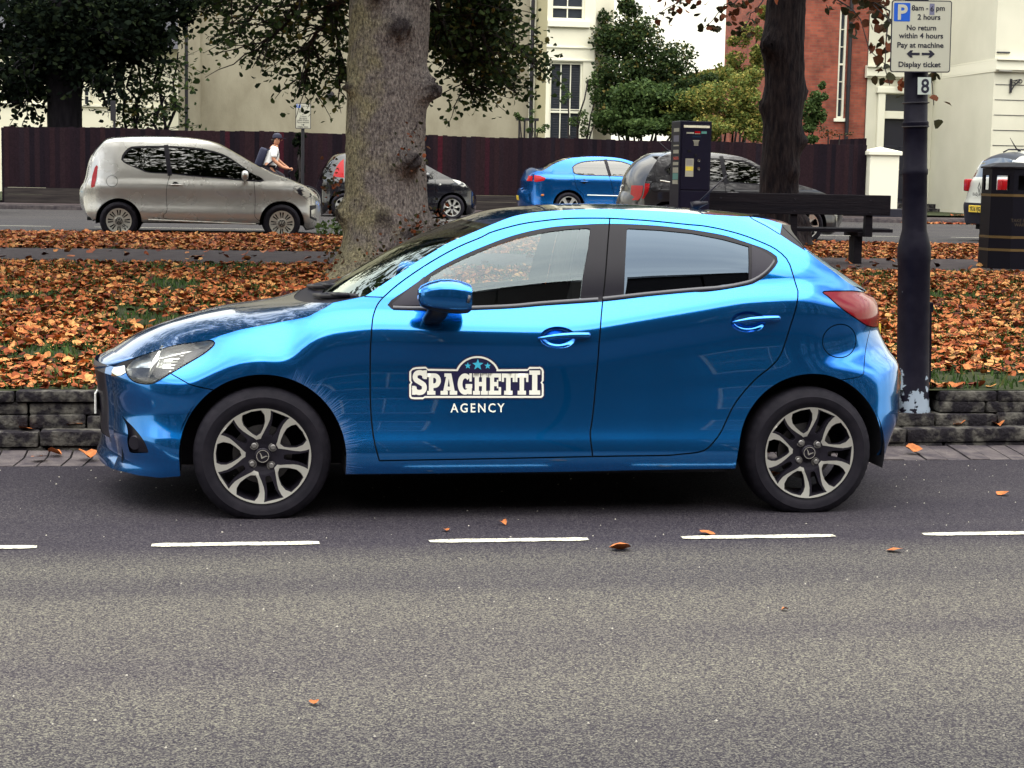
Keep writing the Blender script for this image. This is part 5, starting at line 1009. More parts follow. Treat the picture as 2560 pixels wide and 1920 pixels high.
M['car_glass']=glass('car_glass',(.03,.035,.04),.09)
M['car_glass_clear']=glass('car_glass_clear',(.22,.25,.25),.14)
M['lamp_white']=noisy('lamp_white',(.02,.02,.03),(.62,.62,.58),scale=9,rough=.15,lo=.40,hi=.50,stretch=(.7,1,1.6),coat=1.0)
M['lamp_red']=mat('lamp_red',(.36,.006,.010),.2,0,.15,spec=.3)
M['amber']=mat('amber',(.55,.16,.03),.3)
def curve(name): pass
def build_car(label,name,spec,paint,rim,rtyre,hubR,plan_w,far_glass,head_group,faces=-1,crown=.05,ws=None,rw=None,roofmat=None,extra=None,end=.10):
    """ws, rw: x ranges (front to back, above zcut) of windscreen and rear window on the top strip"""
    o=empty('parked_car',(spec['Xm'],spec['Yf']+plan_w,GZ),math.pi,label,'car',head_group)
    (wfx,wfz),(wrx,wrz)=spec['wheels']; wz=(wfz+wrz)/2; zc=min(wz,rtyre-.005)
    out=spec['outline']; xs=[p[0] for p in out]; x0,x1=min(xs),max(xs); top=smooth_curve(out,120)
    ztop=max(p[1] for p in out); dl=np.array(spec['dlo']); zb0=dl[:,1].min(); zt0=dl[:,1].max()
    Wd=plan_w
    plan=[(x0-.02,.30),(x0+.03,.52),(x0+.12,.64),(x0+.3,Wd-.10),(x0+.55,Wd-.03),(x0+.9,Wd),(x1-.9,Wd),(x1-.5,Wd-.02),(x1-.25,Wd-.08),(x1-.1,Wd-.16),(x1,.60),(x1+.02,.40)]
    zb=[(x,zb0+.02) for x in (-3,3)]
    sh=Shape(plan,[(-3,zb0-.10),(3,zb0-.10)],[(-3,zb0+.0),(3,zb0+.0)],[(-3,zt0),(3,zt0)],[(-3,ztop-.03),(3,ztop-.03)],[-42,-25,-6,-3,12,8,0,-2,3,16,30,14,20,26,46,66],xr=(-2.6,2.6),zref=.5)
    Ra=rtyre+.055
    def arch(cx,cz,a0,a1): return [(cx+Ra*math.cos(a),cz+Ra*math.sin(a)) for a in np.linspace(R(a0),R(a1),36)]
    ah=arch(wfx,wz,0,180); sill=.17
    bottom=[(top[0][0],top[0][1])]
    poly=[tuple(p) for p in top]+[(wfx-Ra,max(.14,top[-1][1]))]+arch(wfx,wz,180-3,3)+[(wfx+Ra,sill),(wrx-Ra,sill)]+arch(wrx,wz,177,3)+[(wrx+Ra,max(.16,top[0][1]))]
    dlo=smooth_curve(list(spec['dlo'])+[spec['dlo'][0]],70)[:-1]
    bx=spec['bp']; 
    regs=[]
    def gl(line,w=.009):
        for q in ribbon(line,w): regs.append(('gap',q))
    gl(smooth_curve(spec['door'],50))
    bpq=ribbon(bx,.07)
    for q in bpq: regs.append(('pillar',q))
    regs.append(('headlight',spec['headl'])); regs.append(('taillight',spec['tail']))
    ctr=dl.mean(0); inner=[(p[0]+(ctr[0]-p[0])*.03,p[1]+(ctr[1]-p[1])*.10) for p in dlo]
    regs+= [('glass',inner),('trim',dlo)]
    if 'inlet' in spec: regs.append(('inlet',spec['inlet']))
    if 'flap' in spec and len(spec['flap'])==1:
        fc=spec['flap'][0]
        for q in ribbon([(fc[0]+.085*math.cos(a),fc[1]+.085*math.sin(a)) for a in np.linspace(0,2*math.pi,24,endpoint=False)],.008,True): regs.append(('gap',q))
    regs.append(('door',spec['door']+[( (spec['door'][-1][0]),zt0),(spec['door'][0][0],zt0)]))
    gx,gz=np.meshgrid(np.arange(x0,x1,.05),np.arange(.1,ztop,.05)); gr_=np.stack([gx.ravel(),gz.ravel()],1); gr_=gr_[inpoly(gr_,poly)]
    P,T=cdt([poly]+[r[1] for r in regs],gr_); c=P[T].mean(1); k=inpoly(c,poly); T=T[k]; c=c[k]
    w=np.full(len(T),-1)
    for i in range(len(regs)-1,-1,-1): w[inpoly(c,regs[i][1])]=i
    kinds=np.array([regs[i][0] if i>=0 else 'body' for i in w])
    def side(nm,m,par,sel_,s,off=0):
        t=T[sel_]
        if not len(t): return None
        u,inv=np.unique(t,return_inverse=True); p=P[u]; t=inv.reshape(-1,3); y=sh.y(p[:,0],p[:,1])-off; n=sh.n(p[:,0],p[:,1])
        v=np.stack([p[:,0],s*y,p[:,1]],1)
        if s>0: n=n*np.array([1,-1,1]); t=t[:,::-1]
        return mobj(nm,v,t,m,par,True,normals=n)
    body=None
    for s in (1,-1):
        bd=side('body',paint,o,kinds=='body',s)
        if body is None: body=bd
        else: bd.parent=body; bd.name='body_side'
        d=side('door',paint,o,kinds=='door',s)
        side('panel_gap',M['gap'],body,kinds=='gap',s,.012)
        side('window_trim',M['black_trim'],d or body,np.isin(kinds,['trim','pillar']),s,.003)
        side('window_pane',far_glass,d or body,kinds=='glass',s,.010)
        side('headlight',M['lamp_white'],o,kinds=='headlight',s,-.004); side('taillight',M['lamp_red'],o,kinds=='taillight',s,-.004)
        side('air_inlet',M['black_trim'],body,kinds=='inlet',s,.004)
        if 'handle' in spec and d:
            hx,hz=spec['handle'][0]; y=float(sh.y(hx,hz)); b=MB()
            b.tube([(hx-.10,s*(y+.006),hz),(hx-.05,s*(y+.03),hz+.004),(hx+.05,s*(y+.03),hz+.004),(hx+.10,s*(y+.006),hz)],.012,8); b.build('handle',paint,d,True)
            b=MB(); b.lathe([(0,0),(.052,0)],20,Matrix.Translation((hx+.005,s*(y+.003),hz)),'y',False); b.build('handle_bowl',M['gap'],d)
        if 'mirror' in spec:
            mx_,mz=spec['mirror'][0]; b=MB(); y=float(sh.y(mx_,mz))+.14; v=[];f=[]
            for i in range(9):
                a=math.pi*i/8-math.pi/2
                for j in range(16):
                    q=2*math.pi*j/16; v.append((mx_+.055*math.sin(a)*1.0,s*(y+.105*max(.05,math.cos(a))**.5*math.cos(q)),mz+.075*max(.05,math.cos(a))**.5*math.sin(q)))
            for i in range(8):
                for j in range(16): f.append((i*16+j,i*16+(j+1)%16,(i+1)*16+(j+1)%16,(i+1)*16+j))
            f+= [tuple(range(16)),tuple(8*16+j for j in range(16))]
            b.add(v,f); b.tube([(mx_,s*(y-.02),mz-.05),(mx_,s*(y-.16),mz-.09)],.025,8); b.build('mirror',paint,d or body,'auto')
        if 'strip' in spec:
            (ax,az_),(bx_,bz_)=spec['strip']; b=MB(); n=16; v=[];f=[]
            for i in range(n+1):
                t=i/n; x=ax+(bx_-ax)*t; z=az_+(bz_-az_)*t
                for dz,do in ((-.013,.0),(-.008,.008),(.008,.008),(.013,0)): v.append((x,s*(float(sh.y(x,z))+do),z+dz))
            for i in range(n):
                for q in range(3): f.append((i*4+q,i*4+4+q,i*4+5+q,i*4+1+q))
            b.add(v,f); b.build('strip_or_highlight',M['silver'] if 'sill' not in spec else paint,body,True)  # on the silver car, a painted highlight along the sill crease
        for key,mm in (('marker','amber'),('ind','lamp_white')):
            if key in spec:
                x,z=spec[key][0]; b=MB(); b.lathe([(.0,.004),(.04,.002),(.05,0)],16,Matrix.Translation((x,s*(float(sh.y(x,z))+.004),z))@Matrix.Diagonal((1,s,.45,1)),'y'); b.build('side_marker',M[mm],body,True)
    # the strip over the car, from tail bottom over the roof to the nose
    n=len(top); tv=np.gradient(top,axis=0); tv/=np.linalg.norm(tv,axis=1,keepdims=True); nr=np.stack([tv[:,1],-tv[:,0]],1)
    cc=np.array([x0*.5+x1*.5,.6]); sg=np.sign(((top-cc)*nr).sum(1)); sg[sg==0]=1
    if np.mean(sg)<0: nr=-nr
    nv=21; yr=sh.y(top[:,0],top[:,1])
    endk=np.clip((np.abs(nr[:,0])-.55)/.4,0,1)
    bulge=crown*.5*(1-endk)+end*endk; bulge=np.convolve(np.pad(bulge,4,mode='edge'),np.ones(9)/9,mode='valid')
    V=[]
    for i in range(n):
        for j in range(nv):
            t=-1+2*j/(nv-1); q=(1-t*t)*bulge[i]; V.append((top[i][0]+nr[i][0]*q,yr[i]*t,top[i][1]+nr[i][1]*q))
    groups={}
    for i in range(n-1):
        x,z=(top[i]+top[i+1])/2; key='top_skin'
        if ws and ws[0]<=x<=ws[1] and z>.75: key='windscreen'
        if rw and rw[0]<=x<=rw[1] and z>.80: key='rear_window'
        if key=='top_skin' and roofmat and z>ztop-.10: key='roof'
        for j in range(nv-1):
            kk=key
            if key in('windscreen','rear_window') and (j<1 or j>nv-2): kk='top_skin'
            groups.setdefault(kk,[]).append((i*nv+j,i*nv+j+1,(i+1)*nv+j+1,(i+1)*nv+j))
    for kk,ff in groups.items():
        mm={'windscreen':far_glass,'rear_window':far_glass}.get(kk,paint)
        if kk=='roof' and roofmat is not True: mm=roofmat
        u,inv=np.unique(np.array(ff),return_inverse=True); mobj(kk,[V[a] for a in u],inv.reshape(-1,4),mm,o if kk in('windscreen','rear_window') else body,True)
    # wheels, wells, underbody, dark cabin
    for x in (wfx,wrx):
        for s in (-1,1):
            w_=empty('wheel',(x,s*(Wd-.012),zc),0 if s<0 else math.pi); w_.parent=o
            make_tyre(w_,hubR-.004,rtyre,.17,zc-.002,72); rim(w_,hubR)
    for x in (wfx,wrx):
        for s in (-1,1):
            b=MB(); v=[];f=[]; m_=18
            for i in range(m_+1):
                a=R(-8)+R(196)*i/m_; v+=[(x+(Ra+.01)*math.cos(a),s*(Wd-.05),wz+(Ra+.01)*math.sin(a)),(x+(Ra+.01)*math.cos(a),s*.45,wz+(Ra+.01)*math.sin(a))]
            for i in range(m_): f.append((2*i,2*i+1,2*i+3,2*i+2))
            v.append((x,s*.45,wz)); c_=len(v)-1
            for i in range(m_): f.append((2*i+1,c_,2*i+3))
            b.add(v,f); b.build('wheel_well',M['liner'],body)
    b=MB(); b.box(wfx-.5,wrx+.5,-.44,.44,.17,.55); b.box(wfx+Ra,wrx-Ra,-Wd+.1,Wd-.1,.15,.24); b.box(wfx+.5,wrx+.3,-.60,.60,.55,zb0-.05); b.build('underbody',M['under'],body)
    b=MB()
    for y in (-.34,.34): b.bbox(-.05,.12,y-.22,y+.22,.5,zb0+.28,.06); 
    b.bbox(.85,1.0,-.55,.55,.5,zb0+.18,.06); b.build('seat',M['seat'],o,True)
    if extra: extra(o,body,sh,V,nv,top)
    return o
def rim_slots(msil,n,rin,rout,wd,hub=.3,gap=None,pairs=True):
    def f(parent,RR):
        H=[]
        for k in range(n):
            a=360*k/n
            for da in ((-gap,gap) if pairs else (0,)): H.append([(rin,a+da-wd*.8),(rout,a+da-wd*.6),(rout,a+da+wd*.6),(rin,a+da+wd*.8)])
        fc=spoke_rim(parent,RR,H,0,msil,M['gunmetal'],depth=.02,dish=.012,bolts=0,cap=hub,n=48,mcap=msil); return fc
    return f
def rim_spokes(msil,n,wide,hub=.26,rin=.30,rout=.93,pad=.86):
    def f(parent,RR):
        H=[]
        for k in range(n):
            a=360*k/n+90; h=180/n
            H.append([(rin,a-h*.35),(rout*.8,a-h*wide*.95),(rout,a-h*wide*pad),(rout,a),(rout,a+h*wide*pad),(rout*.8,a+h*wide*.95),(rin,a+h*.35)])
        fc=spoke_rim(parent,RR,H,0,msil,M['gunmetal'],depth=.025,dish=.012,bolts=0,cap=hub*.7,n=48,mcap=M['gunmetal']); return fc
    return f
P_silver=flake_paint('paint_silver',(.42,.412,.395),.26,.6); P_black=flake_paint('paint_black',(.004,.004,.008),.2,.0); P_blue=flake_paint('paint_blue',(.003,.13,.46),.22,.85); P_grey=flake_paint('paint_grey',(.030,.028,.034),.3,.5); P_white=flake_paint('paint_white',(.48,.49,.47),.3,0.)
M['hubcap']=mat('hubcap',(.46,.45,.41),.4,.4); M['alloy']=mat('alloy',(.68,.68,.66),.3,.7)
def rear_patch(body,V,nv,top,nm,mm,z0,z1,v0,v1,off=.008,sub=None,xmin=.5):
    """a piece standing a few millimetres proud of the tail, between heights and fractions of the width"""
    rows=[i for i in range(len(top)) if top[i][0]>xmin and z0<=top[i][1]<=z1]; zs_=[top[i][1] for i in rows]
    if len(rows)<2: return None
    order=np.argsort(zs_); rows=np.array(rows)[order]; zz=np.array(zs_)[order]
    zq=np.linspace(z0,z1,7); vq=np.linspace(v0,v1,9); Vn=np.array(V).reshape(len(top),nv,3); v=[];f=[]
    allr=[i for i in range(len(top)) if top[i][0]>xmin and top[i][1]<max(z1+.2,1.2) ]; allr=sorted(allr,key=lambda i:top[i][1]); az_=[top[i][1] for i in allr]
    for z in zq:
        for t in vq:
            col=(t+1)/2*(nv-1); j=min(int(col),nv-2); u=col-j
            pts=np.array([Vn[i,j]*(1-u)+Vn[i,j+1]*u for i in allr]); x=np.interp(z,az_,pts[:,0]); y=np.interp(z,az_,pts[:,1]); v.append((x+off,y,z))
    for i in range(6):
        for j in range(8): f.append((i*9+j,i*9+j+1,i*9+10+j,i*9+9+j))
    return mobj(nm,v,f,mm,body,True)
def ring_badge(parent,M_,r,strokes,mm,name='emblem'):
    b=MB(); b.lathe([(r,-.004),(r,.002),(r*.86,.002),(r*.86,-.004)],28,M_,'y',False)
    for (a,c) in strokes: 
        p=Vector((a[0]*r,0,a[1]*r)); q=Vector((c[0]*r,0,c[1]*r)); b.tube([M_@p,M_@q],r*.085,6)
    return b.build(name,mm,parent)
VW=[((-.35,.80),(0,.15)),((.35,.80),(0,.15)),((-.72,.45),(-.30,-.72)),((-.30,-.72),(0,-.02)),((0,-.02),(.30,-.72)),((.30,-.72),(.72,.45))]
def up_extra(o,body,sh,V,nv,top):
    for w_ in [c for c in o.children if c.name.startswith('wheel')]:
        fc=[c for c in w_.children if c.name.startswith('rim')][0]
        ring_badge(fc,Matrix.Translation((0,-.002,0)),.055,VW,M['gunmetal'])
    rear_patch(body,V,nv,top,'number_plate',M['plate_y'],.62,.73,-.26,.26)
    b=MB(); b.tube([(.9,.3,1.475),(.98,.25,1.48),(1.05,.32,1.474)],.012,6); 
CT['up']['strip']=CT['up'].pop('sill'); CT['up']['flap']=CT['up']['flap']
CARS='cars parked along the far road'
build_car('silver three-door city car parked beside the leaf-covered verge, in front of the cyclist','up',CT['up'],P_silver,rim_slots(M['hubcap'],8,.44,.88,6.6,.32,8.0),.288,.192,.80,M['car_glass'],CARS,ws=(-.95,-.17),rw=(1.40,1.60),extra=up_extra)
def blk_extra(o,body,sh,V,nv,top):
    rear_patch(body,V,nv,top,'number_plate',M['plate_y'],.55,.66,-.28,.28)
build_car('glossy black small car half hidden behind the thick tree trunk','black',CT['black'],P_black,rim_spokes(M['alloy'],7,.62),.282,.192,.80,M['car_glass'],CARS,ws=(-1.10,-.45),rw=(1.42,1.66),extra=None)
def sed_extra(o,body,sh,V,nv,top):
    rear_patch(body,V,nv,top,'number_plate',M['plate_y'],.42,.53,-.30,.30); rear_patch(body,V,nv,top,'taillight',M['lamp_red'],.87,.99,.62,.93); rear_patch(body,V,nv,top,'taillight',M['lamp_red'],.87,.99,-.93,-.62)
build_car('bright blue saloon parked across the road beyond the roof of the nearest car','sedan',CT['sedan'],P_blue,rim_spokes(M['alloy'],5,.68),.315,.225,.86,M['car_glass_clear'],CARS,ws=(-1.0,-.2),rw=(1.05,1.85),extra=sed_extra,end=.20)
def polo_extra(o,body,sh,V,nv,top):
    rear_patch(body,V,nv,top,'number_plate',M['plate_y'],.36,.47,-.32,.32)
    for s in (-1,1): rear_patch(body,V,nv,top,'taillight',M['lamp_red'],.62,.86,*( (.58,.97) if s>0 else (-.97,-.58)))
    rear_patch(body,V,nv,top,'rear_window',M['car_glass'],.96,1.26,-.86,.86,.006)
    i=min(range(len(top)),key=lambda i:abs(top[i][1]-.80)+ (5 if top[i][0]<.5 else 0)); Vn=np.array(V).reshape(len(top),nv,3); p=Vn[i,nv//2]
    ring_badge(body,Matrix.Translation((p[0]+.012,0,p[2]))@Matrix.Rotation(math.pi/2,4,'Z')@Matrix.Rotation(R(-10),4,'X'),.065,VW,M['chrome'])
    b=MB(); 
    sx=max(top[k][0] for k in range(len(top)) if top[k][1]>1.30)
    b.bbox(sx-.12,sx+.06,-.52,.52,1.315,1.345,.012); b.build('roof_spoiler',P_grey,body,True)
    b=MB(); b.tube([(.95,0,1.42),(1.02,0,1.45),(1.18,0,1.60)],[.02,.012,.004],8); b.build('aerial',M['black_trim'],body,True)
M['roof_pale']=M['silver']
build_car('dark grey hatchback parked behind the ticket machine and the bench','polo',CT['polo'],P_grey,rim_spokes(M['alloy'],5,.55),.300,.215,.82,M['car_glass'],CARS,ws=(-1.02,-.36),rw=(3,3),extra=polo_extra,end=.24)
# white crossover at the right, seen from behind
def crossover():
    o=empty('parked_car',(12.86-0.0,29.15,GZ),math.pi,'white tall car showing its tail, parked behind the litter bin','car',CARS)
    Wd=.88
    prof=[(-.02,.30),(.0,.45),(.02,.62),(-.01,.70),(-.05,.86),(-.07,.98),(-.10,1.08),(-.30,1.34),(-.42,1.50),(-.60,1.555),(-1.2,1.60),(-1.9,1.58),(-2.3,1.50),(-3.0,1.12),(-3.6,1.02),(-4.1,.90),(-4.3,.70),(-4.35,.40)]
    p=[(x,z) for x,z in prof]; top=smooth_curve(p,110)
    spec=dict(Xm=12.86-2.2,Yf=28.27,wheels=[(0,0),(0,0)])
    def wz(z): return np.interp(z,[.2,.5,.85,1.0,1.35,1.6],[Wd-.02,Wd,Wd,Wd-.03,Wd-.20,Wd-.30])
    nv=21; V=[];n=len(top)
    endr=np.clip((top[:,0]+.45)/.4,0,1)*np.clip(1.45-top[:,1],0,.3)/.3; endf=np.clip((-3.9-top[:,0])/.4,0,1)
    for i in range(n):
        for j in range(nv):
            t=-1+2*j/(nv-1); r=abs(t)**3.0*.16*endr[i]-abs(t)**3*.2*endf[i]; V.append((top[i][0]-r,float(wz(top[i][1]))*t,top[i][1]-.06*t*t*(1 if top[i][1]>1.45 else 0)))
    fs={}
    for i in range(n-1):
        x,z=(top[i]+top[i+1])/2
        for j in range(nv-1):
            t=(j+.5)/(nv-1)*2-1; k='body'
            if z<.66: k='bumper'
            if x>-.5 and 1.10<z<1.46 and abs(t)<.86: k='rear_window'
            if x>-.7 and 1.46<=z<1.56 and x>-.62: k='roof_spoiler'
            if -3.05<x<-2.3 and z>1.05: k='windscreen'
            fs.setdefault(k,[]).append((i*nv+j,i*nv+j+1,(i+1)*nv+j+1,(i+1)*nv+j))
    # sides
    pp=[tuple(a) for a in top]; ra=.40; wl=[-.88,-3.52]
    poly=pp+[(-4.3,.24)]+[(wl[1]+ra*math.cos(a),.34+ra*math.sin(a)) for a in np.linspace(R(183),R(-3),24)]+[(wl[0]+ra*math.cos(a),.34+ra*math.sin(a)) for a in np.linspace(R(183),R(-3),24)]+[(-.04,.26)]
    win=[(-.55,1.20),(-.62,1.38),(-1.2,1.47),(-1.9,1.46),(-2.4,1.32),(-2.75,1.06),(-2.3,1.03),(-1.0,1.08)]
    gx,gz=np.meshgrid(np.arange(-4.3,0,.08),np.arange(.2,1.6,.08)); g_=np.stack([gx.ravel(),gz.ravel()],1); g_=g_[inpoly(g_,poly)]
    P,T=cdt([poly,win],g_); c=P[T].mean(1); k=inpoly(c,poly); T=T[k]; c=c[k]; iw=inpoly(c,win)
    body=None
    def edge(p): # pull the side in where the tail rounds
        return 0
    for kk,ff in fs.items():
        mm={'body':P_white,'bumper':M['black_matte'],'rear_window':M['car_glass'],'roof_spoiler':M['black_trim'],'windscreen':M['car_glass']}[kk]
        u,inv=np.unique(np.array(ff),return_inverse=True); ob=mobj(kk,[V[a] for a in u],inv.reshape(-1,4),mm,o,True)
        if kk=='body': body=ob
    for s in (-1,1):
        for sl_,nm,mm in ((~iw,'body_side',P_white),(iw,'window_pane',M['car_glass'])):
            t=T[sl_]; u,inv=np.unique(t,return_inverse=True); p=P[u]; x=p[:,0]
            er=np.clip((x+.25)/.25,0,1)**2*.0; y=wz(p[:,1])-er
            xx=x-np.clip((x+.5)/.4,0,1)*np.clip(1.45-p[:,1],0,.3)/.3*.16
            mobj(nm,np.stack([np.minimum(x,xx),s*y,p[:,1]-.06*(p[:,1]>1.45)],1),inv.reshape(-1,3) if s<0 else inv.reshape(-1,3)[:,::-1],mm,body,True)
    for s in (-1,1):
        b=MB(); b.bbox(-.2,-.075,s*.60 if s>0 else -.79,.79 if s>0 else -.60,.86,1.08,.03); b.build('taillight',M['lamp_red'],o,True)
    b=MB(); b.bbox(-.04,.03,-.27,.27,.50,.62,.006); pl=b.build('number_plate',M['plate_y'],o)
    tv,tf=mesh_text('YK16 VJG',.105,.004); mobj('lettering',[(.0315,-0+a,.525+b_) for a,b_,_ in tv],[q for q in tf],M['ink'],pl)
    tv,tf=mesh_text('KADJAR',.075,.003,space=1.5); mobj('lettering',[(.004-.0,a-.0,.79+b_) for a,b_,_ in tv],tf,M['black_trim'],body)
    b=MB(); d=[(0,.10),(.065,0),(0,-.10),(-.065,0)]; di=[(0,.062),(.036,0),(0,-.062),(-.036,0)]
    v=[(-.030,a,.93+c_) for a,c_ in d]+[(-.030,a,.93+c_) for a,c_ in di]; b.add(v,[(i,(i+1)%4,(i+1)%4+4,i+4) for i in range(4)]); e=b.build('emblem',M['gunmetal'],body); 
    b=MB(); b.bbox(-.60,-.54,-.12,.12,1.505,1.535,.008); b.build('brake_light',M['lamp_red'],o)
    b=MB(); b.tube([(-.75,0,1.58),(-.68,0,1.61),(-.55,0,1.80)],[.03,.014,.004],8); b.build('aerial',M['black_trim'],body,True)
    for s in (-1,1):
        b=MB(); b.tube([(-.7,s*.56,1.56),(-.8,s*.58,1.61),(-1.9,s*.58,1.62),(-2.1,s*.56,1.56)],.014,8); b.build('roof_rail',M['gunmetal'],body,True)
    for x in wl:
        for s in (-1,1):
            w_=empty('wheel',(x,s*(Wd-.01),.335),0 if s<0 else math.pi); w_.parent=o; make_tyre(w_,.236,.345,.2,.333,72); rim_spokes(M['alloy'],5,.6)(w_,.24)
    b=MB(); b.box(-4.1,-.2,-.45,.45,.2,.8); b.box(-3.1,-1.3,-.78,.78,.2,.34); b.build('underbody',M['under'],body)
    return o
crossover()
# white van whose rear corner shows at the left edge
def van():
    o=empty('parked_car',(-5.12,38.5,GZ),0,'white van with blue stripe whose tail just shows at the left edge','van',CARS)
    b=MB(); b.bbox(-5.0,0,-.95,.95,.35,2.25,.08); bd=b.build('body',P_white,o,True)
    b=MB(); b.bbox(-1.6,-.35,-.965,-.94,1.25,1.95,.01); b.build('window_pane',M['car_glass'],bd)
    b=MB(); b.box(-4.9,-.03,-.957,-.945,.78,1.0); b.build('stripe',mat('van_stripe',(.05,.22,.35),.4),bd)
    b=MB(); b.bbox(-.06,.07,-.9,.9,.34,.55,.02); b.build('bumper',M['black_matte'],o)
    b=MB(); b.bbox(-.03,.02,-.94,-.80,.75,1.15,.01); b.build('taillight',M['lamp_red'],o)
    for x in (-.95,-4.0):
        for s in (-1,1):
            w_=empty('wheel',(x,s*.93,.33),0 if s<0 else math.pi); w_.parent=o; make_tyre(w_,.205,.335,.2,.328,60); rim_spokes(M['hubcap'],6,.5)(w_,.21)
van()
# ---------------- buildings, fence ----------------
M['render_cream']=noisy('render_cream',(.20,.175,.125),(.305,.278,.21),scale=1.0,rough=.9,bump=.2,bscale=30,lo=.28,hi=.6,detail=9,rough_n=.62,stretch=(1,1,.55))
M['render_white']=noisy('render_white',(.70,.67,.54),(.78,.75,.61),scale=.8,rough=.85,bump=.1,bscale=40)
M['stucco']=noisy('stucco',(.54,.525,.43),(.61,.59,.49),scale=.6,rough=.85,bump=.1,bscale=30)
M['cream_trim']=mat('cream_trim',(.46,.42,.27),.7)  # white bay's left cheek, its shade put into a darker, yellower colour
M['slate']=noisy('slate',(.03,.03,.04),(.06,.06,.07),scale=9,rough=.7)
M['white_paint']=mat('white_paint',(.74,.72,.60),.5)
M['dark_door']=mat('dark_door',(.012,.012,.022),.4)
M['pane']=mat('pane',(.03,.035,.045),.06,0,.0,.9)
M['iron']=mat('iron',(.012,.011,.016),.5)
def brick(name,c1,c2,mortar,scale=1.0):
    m=mat(name,c1,.9); t=nd(m,'TexCoord'); sx=nd(m,'SeparateXYZ'); lk(m,t.outputs['Object'],sx.inputs[0]); ad_=nd(m,'Math',operation='ADD'); lk(m,sx.outputs[0],ad_.inputs[0]); lk(m,sx.outputs[1],ad_.inputs[1]); cb_=nd(m,'CombineXYZ'); lk(m,ad_.outputs[0],cb_.inputs[0]); lk(m,sx.outputs[2],cb_.inputs[1])
    b=nd(m,'TexBrick'); b.inputs['Scale'].default_value=1; b.inputs['Brick Width'].default_value=.225; b.inputs['Row Height'].default_value=.075; b.inputs['Mortar Size'].default_value=.006; b.inputs['Color1'].default_value=(*c1,1); b.inputs['Color2'].default_value=(*c2,1); b.inputs['Mortar'].default_value=(*mortar,1); b.inputs['Bias'].default_value=-.1
    lk(m,cb_.outputs[0],b.inputs[0]); n=nd(m,'TexNoise'); n.inputs['Scale'].default_value=3.5; n.inputs['Detail'].default_value=6; lk(m,t.outputs['Object'],n.inputs[0]); mr=nd(m,'MapRange'); mr.inputs['From Min'].default_value=.3; mr.inputs['From Max'].default_value=.7; mr.inputs['To Min'].default_value=.7; mr.inputs['To Max'].default_value=1.25; lk(m,n.outputs[0],mr.inputs['Value'])
    x=nd(m,'Mix'); x.data_type='RGBA'; x.blend_type='MULTIPLY'; x.inputs[0].default_value=1; lk(m,b.outputs[0],x.inputs[6]); lk(m,mr.outputs[0],x.inputs[7]); lk(m,x.outputs[2],bsdf(m).inputs['Base Color'])
    return m
M['brick']=brick('brick',(.27,.068,.040),(.19,.044,.030),(.15,.085,.065))
def window(parent,x0,x1,y,z0,z1,nx,nz,m_frame,rail=None,face=-1,dx=.03,name='window',depth=.10,curtain=False):
    """sash window in a wall facing -y: frame, glazing bars and pane"""
    b=MB(); f=.06
    b.bbox(x0,x0+f,y-.02,y+depth,z0,z1,.005); b.bbox(x1-f,x1,y-.02,y+depth,z0,z1,.005); b.bbox(x0+f,x1-f,y-.02,y+depth,z1-f,z1,.005); b.bbox(x0+f,x1-f,y-.02,y+depth,z0,z0+f,.005)
    for r in (rail or []): b.bbox(x0+f,x1-f,y-.005,y+.06,r-.03,r+.03,.004)
    for i in range(1,nx): xx=x0+f+(x1-x0-2*f)*i/nx; b.box(xx-.014,xx+.014,y+.005,y+.05,z0+f,z1-f)
    for i in range(1,nz): zz=z0+f+(z1-z0-2*f)*i/nz; b.box(x0+f,x1-f,y+.008,y+.048,zz-.013,zz+.013)
    w=b.build(name,m_frame,parent); b=MB(); b.box(x0+f*.5,x1-f*.5,y+.055,y+.07,z0+f*.5,z1-f*.5); b.build('pane',M['pane'],w)
    if curtain:
        b=MB()
        for i in range(int((z1-z0)/.07)): b.box(x0+f+.08,x1-f-.02,y+.046,y+.053,z0+f+i*.07,z0+f+i*.07+.02)
        b.build('blind',M['slate'],w)
    return w
def wall_holes(name,parent,m,x0,x1,y0,y1,z0,z1,holes):
    xs=sorted({x0,x1,*[h[0] for h in holes],*[h[1] for h in holes]}); zs_=sorted({z0,z1,*[h[2] for h in holes],*[h[3] for h in holes]}); b=MB()
    vi={}
    def V(i,j,k):
        key=(i,j,k)
        if key not in vi: vi[key]=len(b.v); b.v.append((xs[i],(y0,y1)[k],zs_[j]))
        return vi[key]
    solid=lambda i,j: 0<=i<len(xs)-1 and 0<=j<len(zs_)-1 and not any(h[0]<=(xs[i]+xs[i+1])/2<=h[1] and h[2]<=(zs_[j]+zs_[j+1])/2<=h[3] for h in holes)
    for i in range(len(xs)-1):
        for j in range(len(zs_)-1):
            if not solid(i,j): continue
            b.f.append((V(i,j,0),V(i+1,j,0),V(i+1,j+1,0),V(i,j+1,0))); b.f.append((V(i,j,1),V(i,j+1,1),V(i+1,j+1,1),V(i+1,j,1)))
            if not solid(i-1,j): b.f.append((V(i,j,0),V(i,j+1,0),V(i,j+1,1),V(i,j,1)))
            if not solid(i+1,j): b.f.append((V(i+1,j,0),V(i+1,j,1),V(i+1,j+1,1),V(i+1,j+1,0)))
            if not solid(i,j-1): b.f.append((V(i,j,0),V(i,j,1),V(i+1,j,1),V(i+1,j,0)))
            if not solid(i,j+1): b.f.append((V(i,j+1,0),V(i+1,j+1,0),V(i+1,j+1,1),V(i,j+1,1)))
    b.m=[0]*len(b.f); return b.build(name,m,parent)
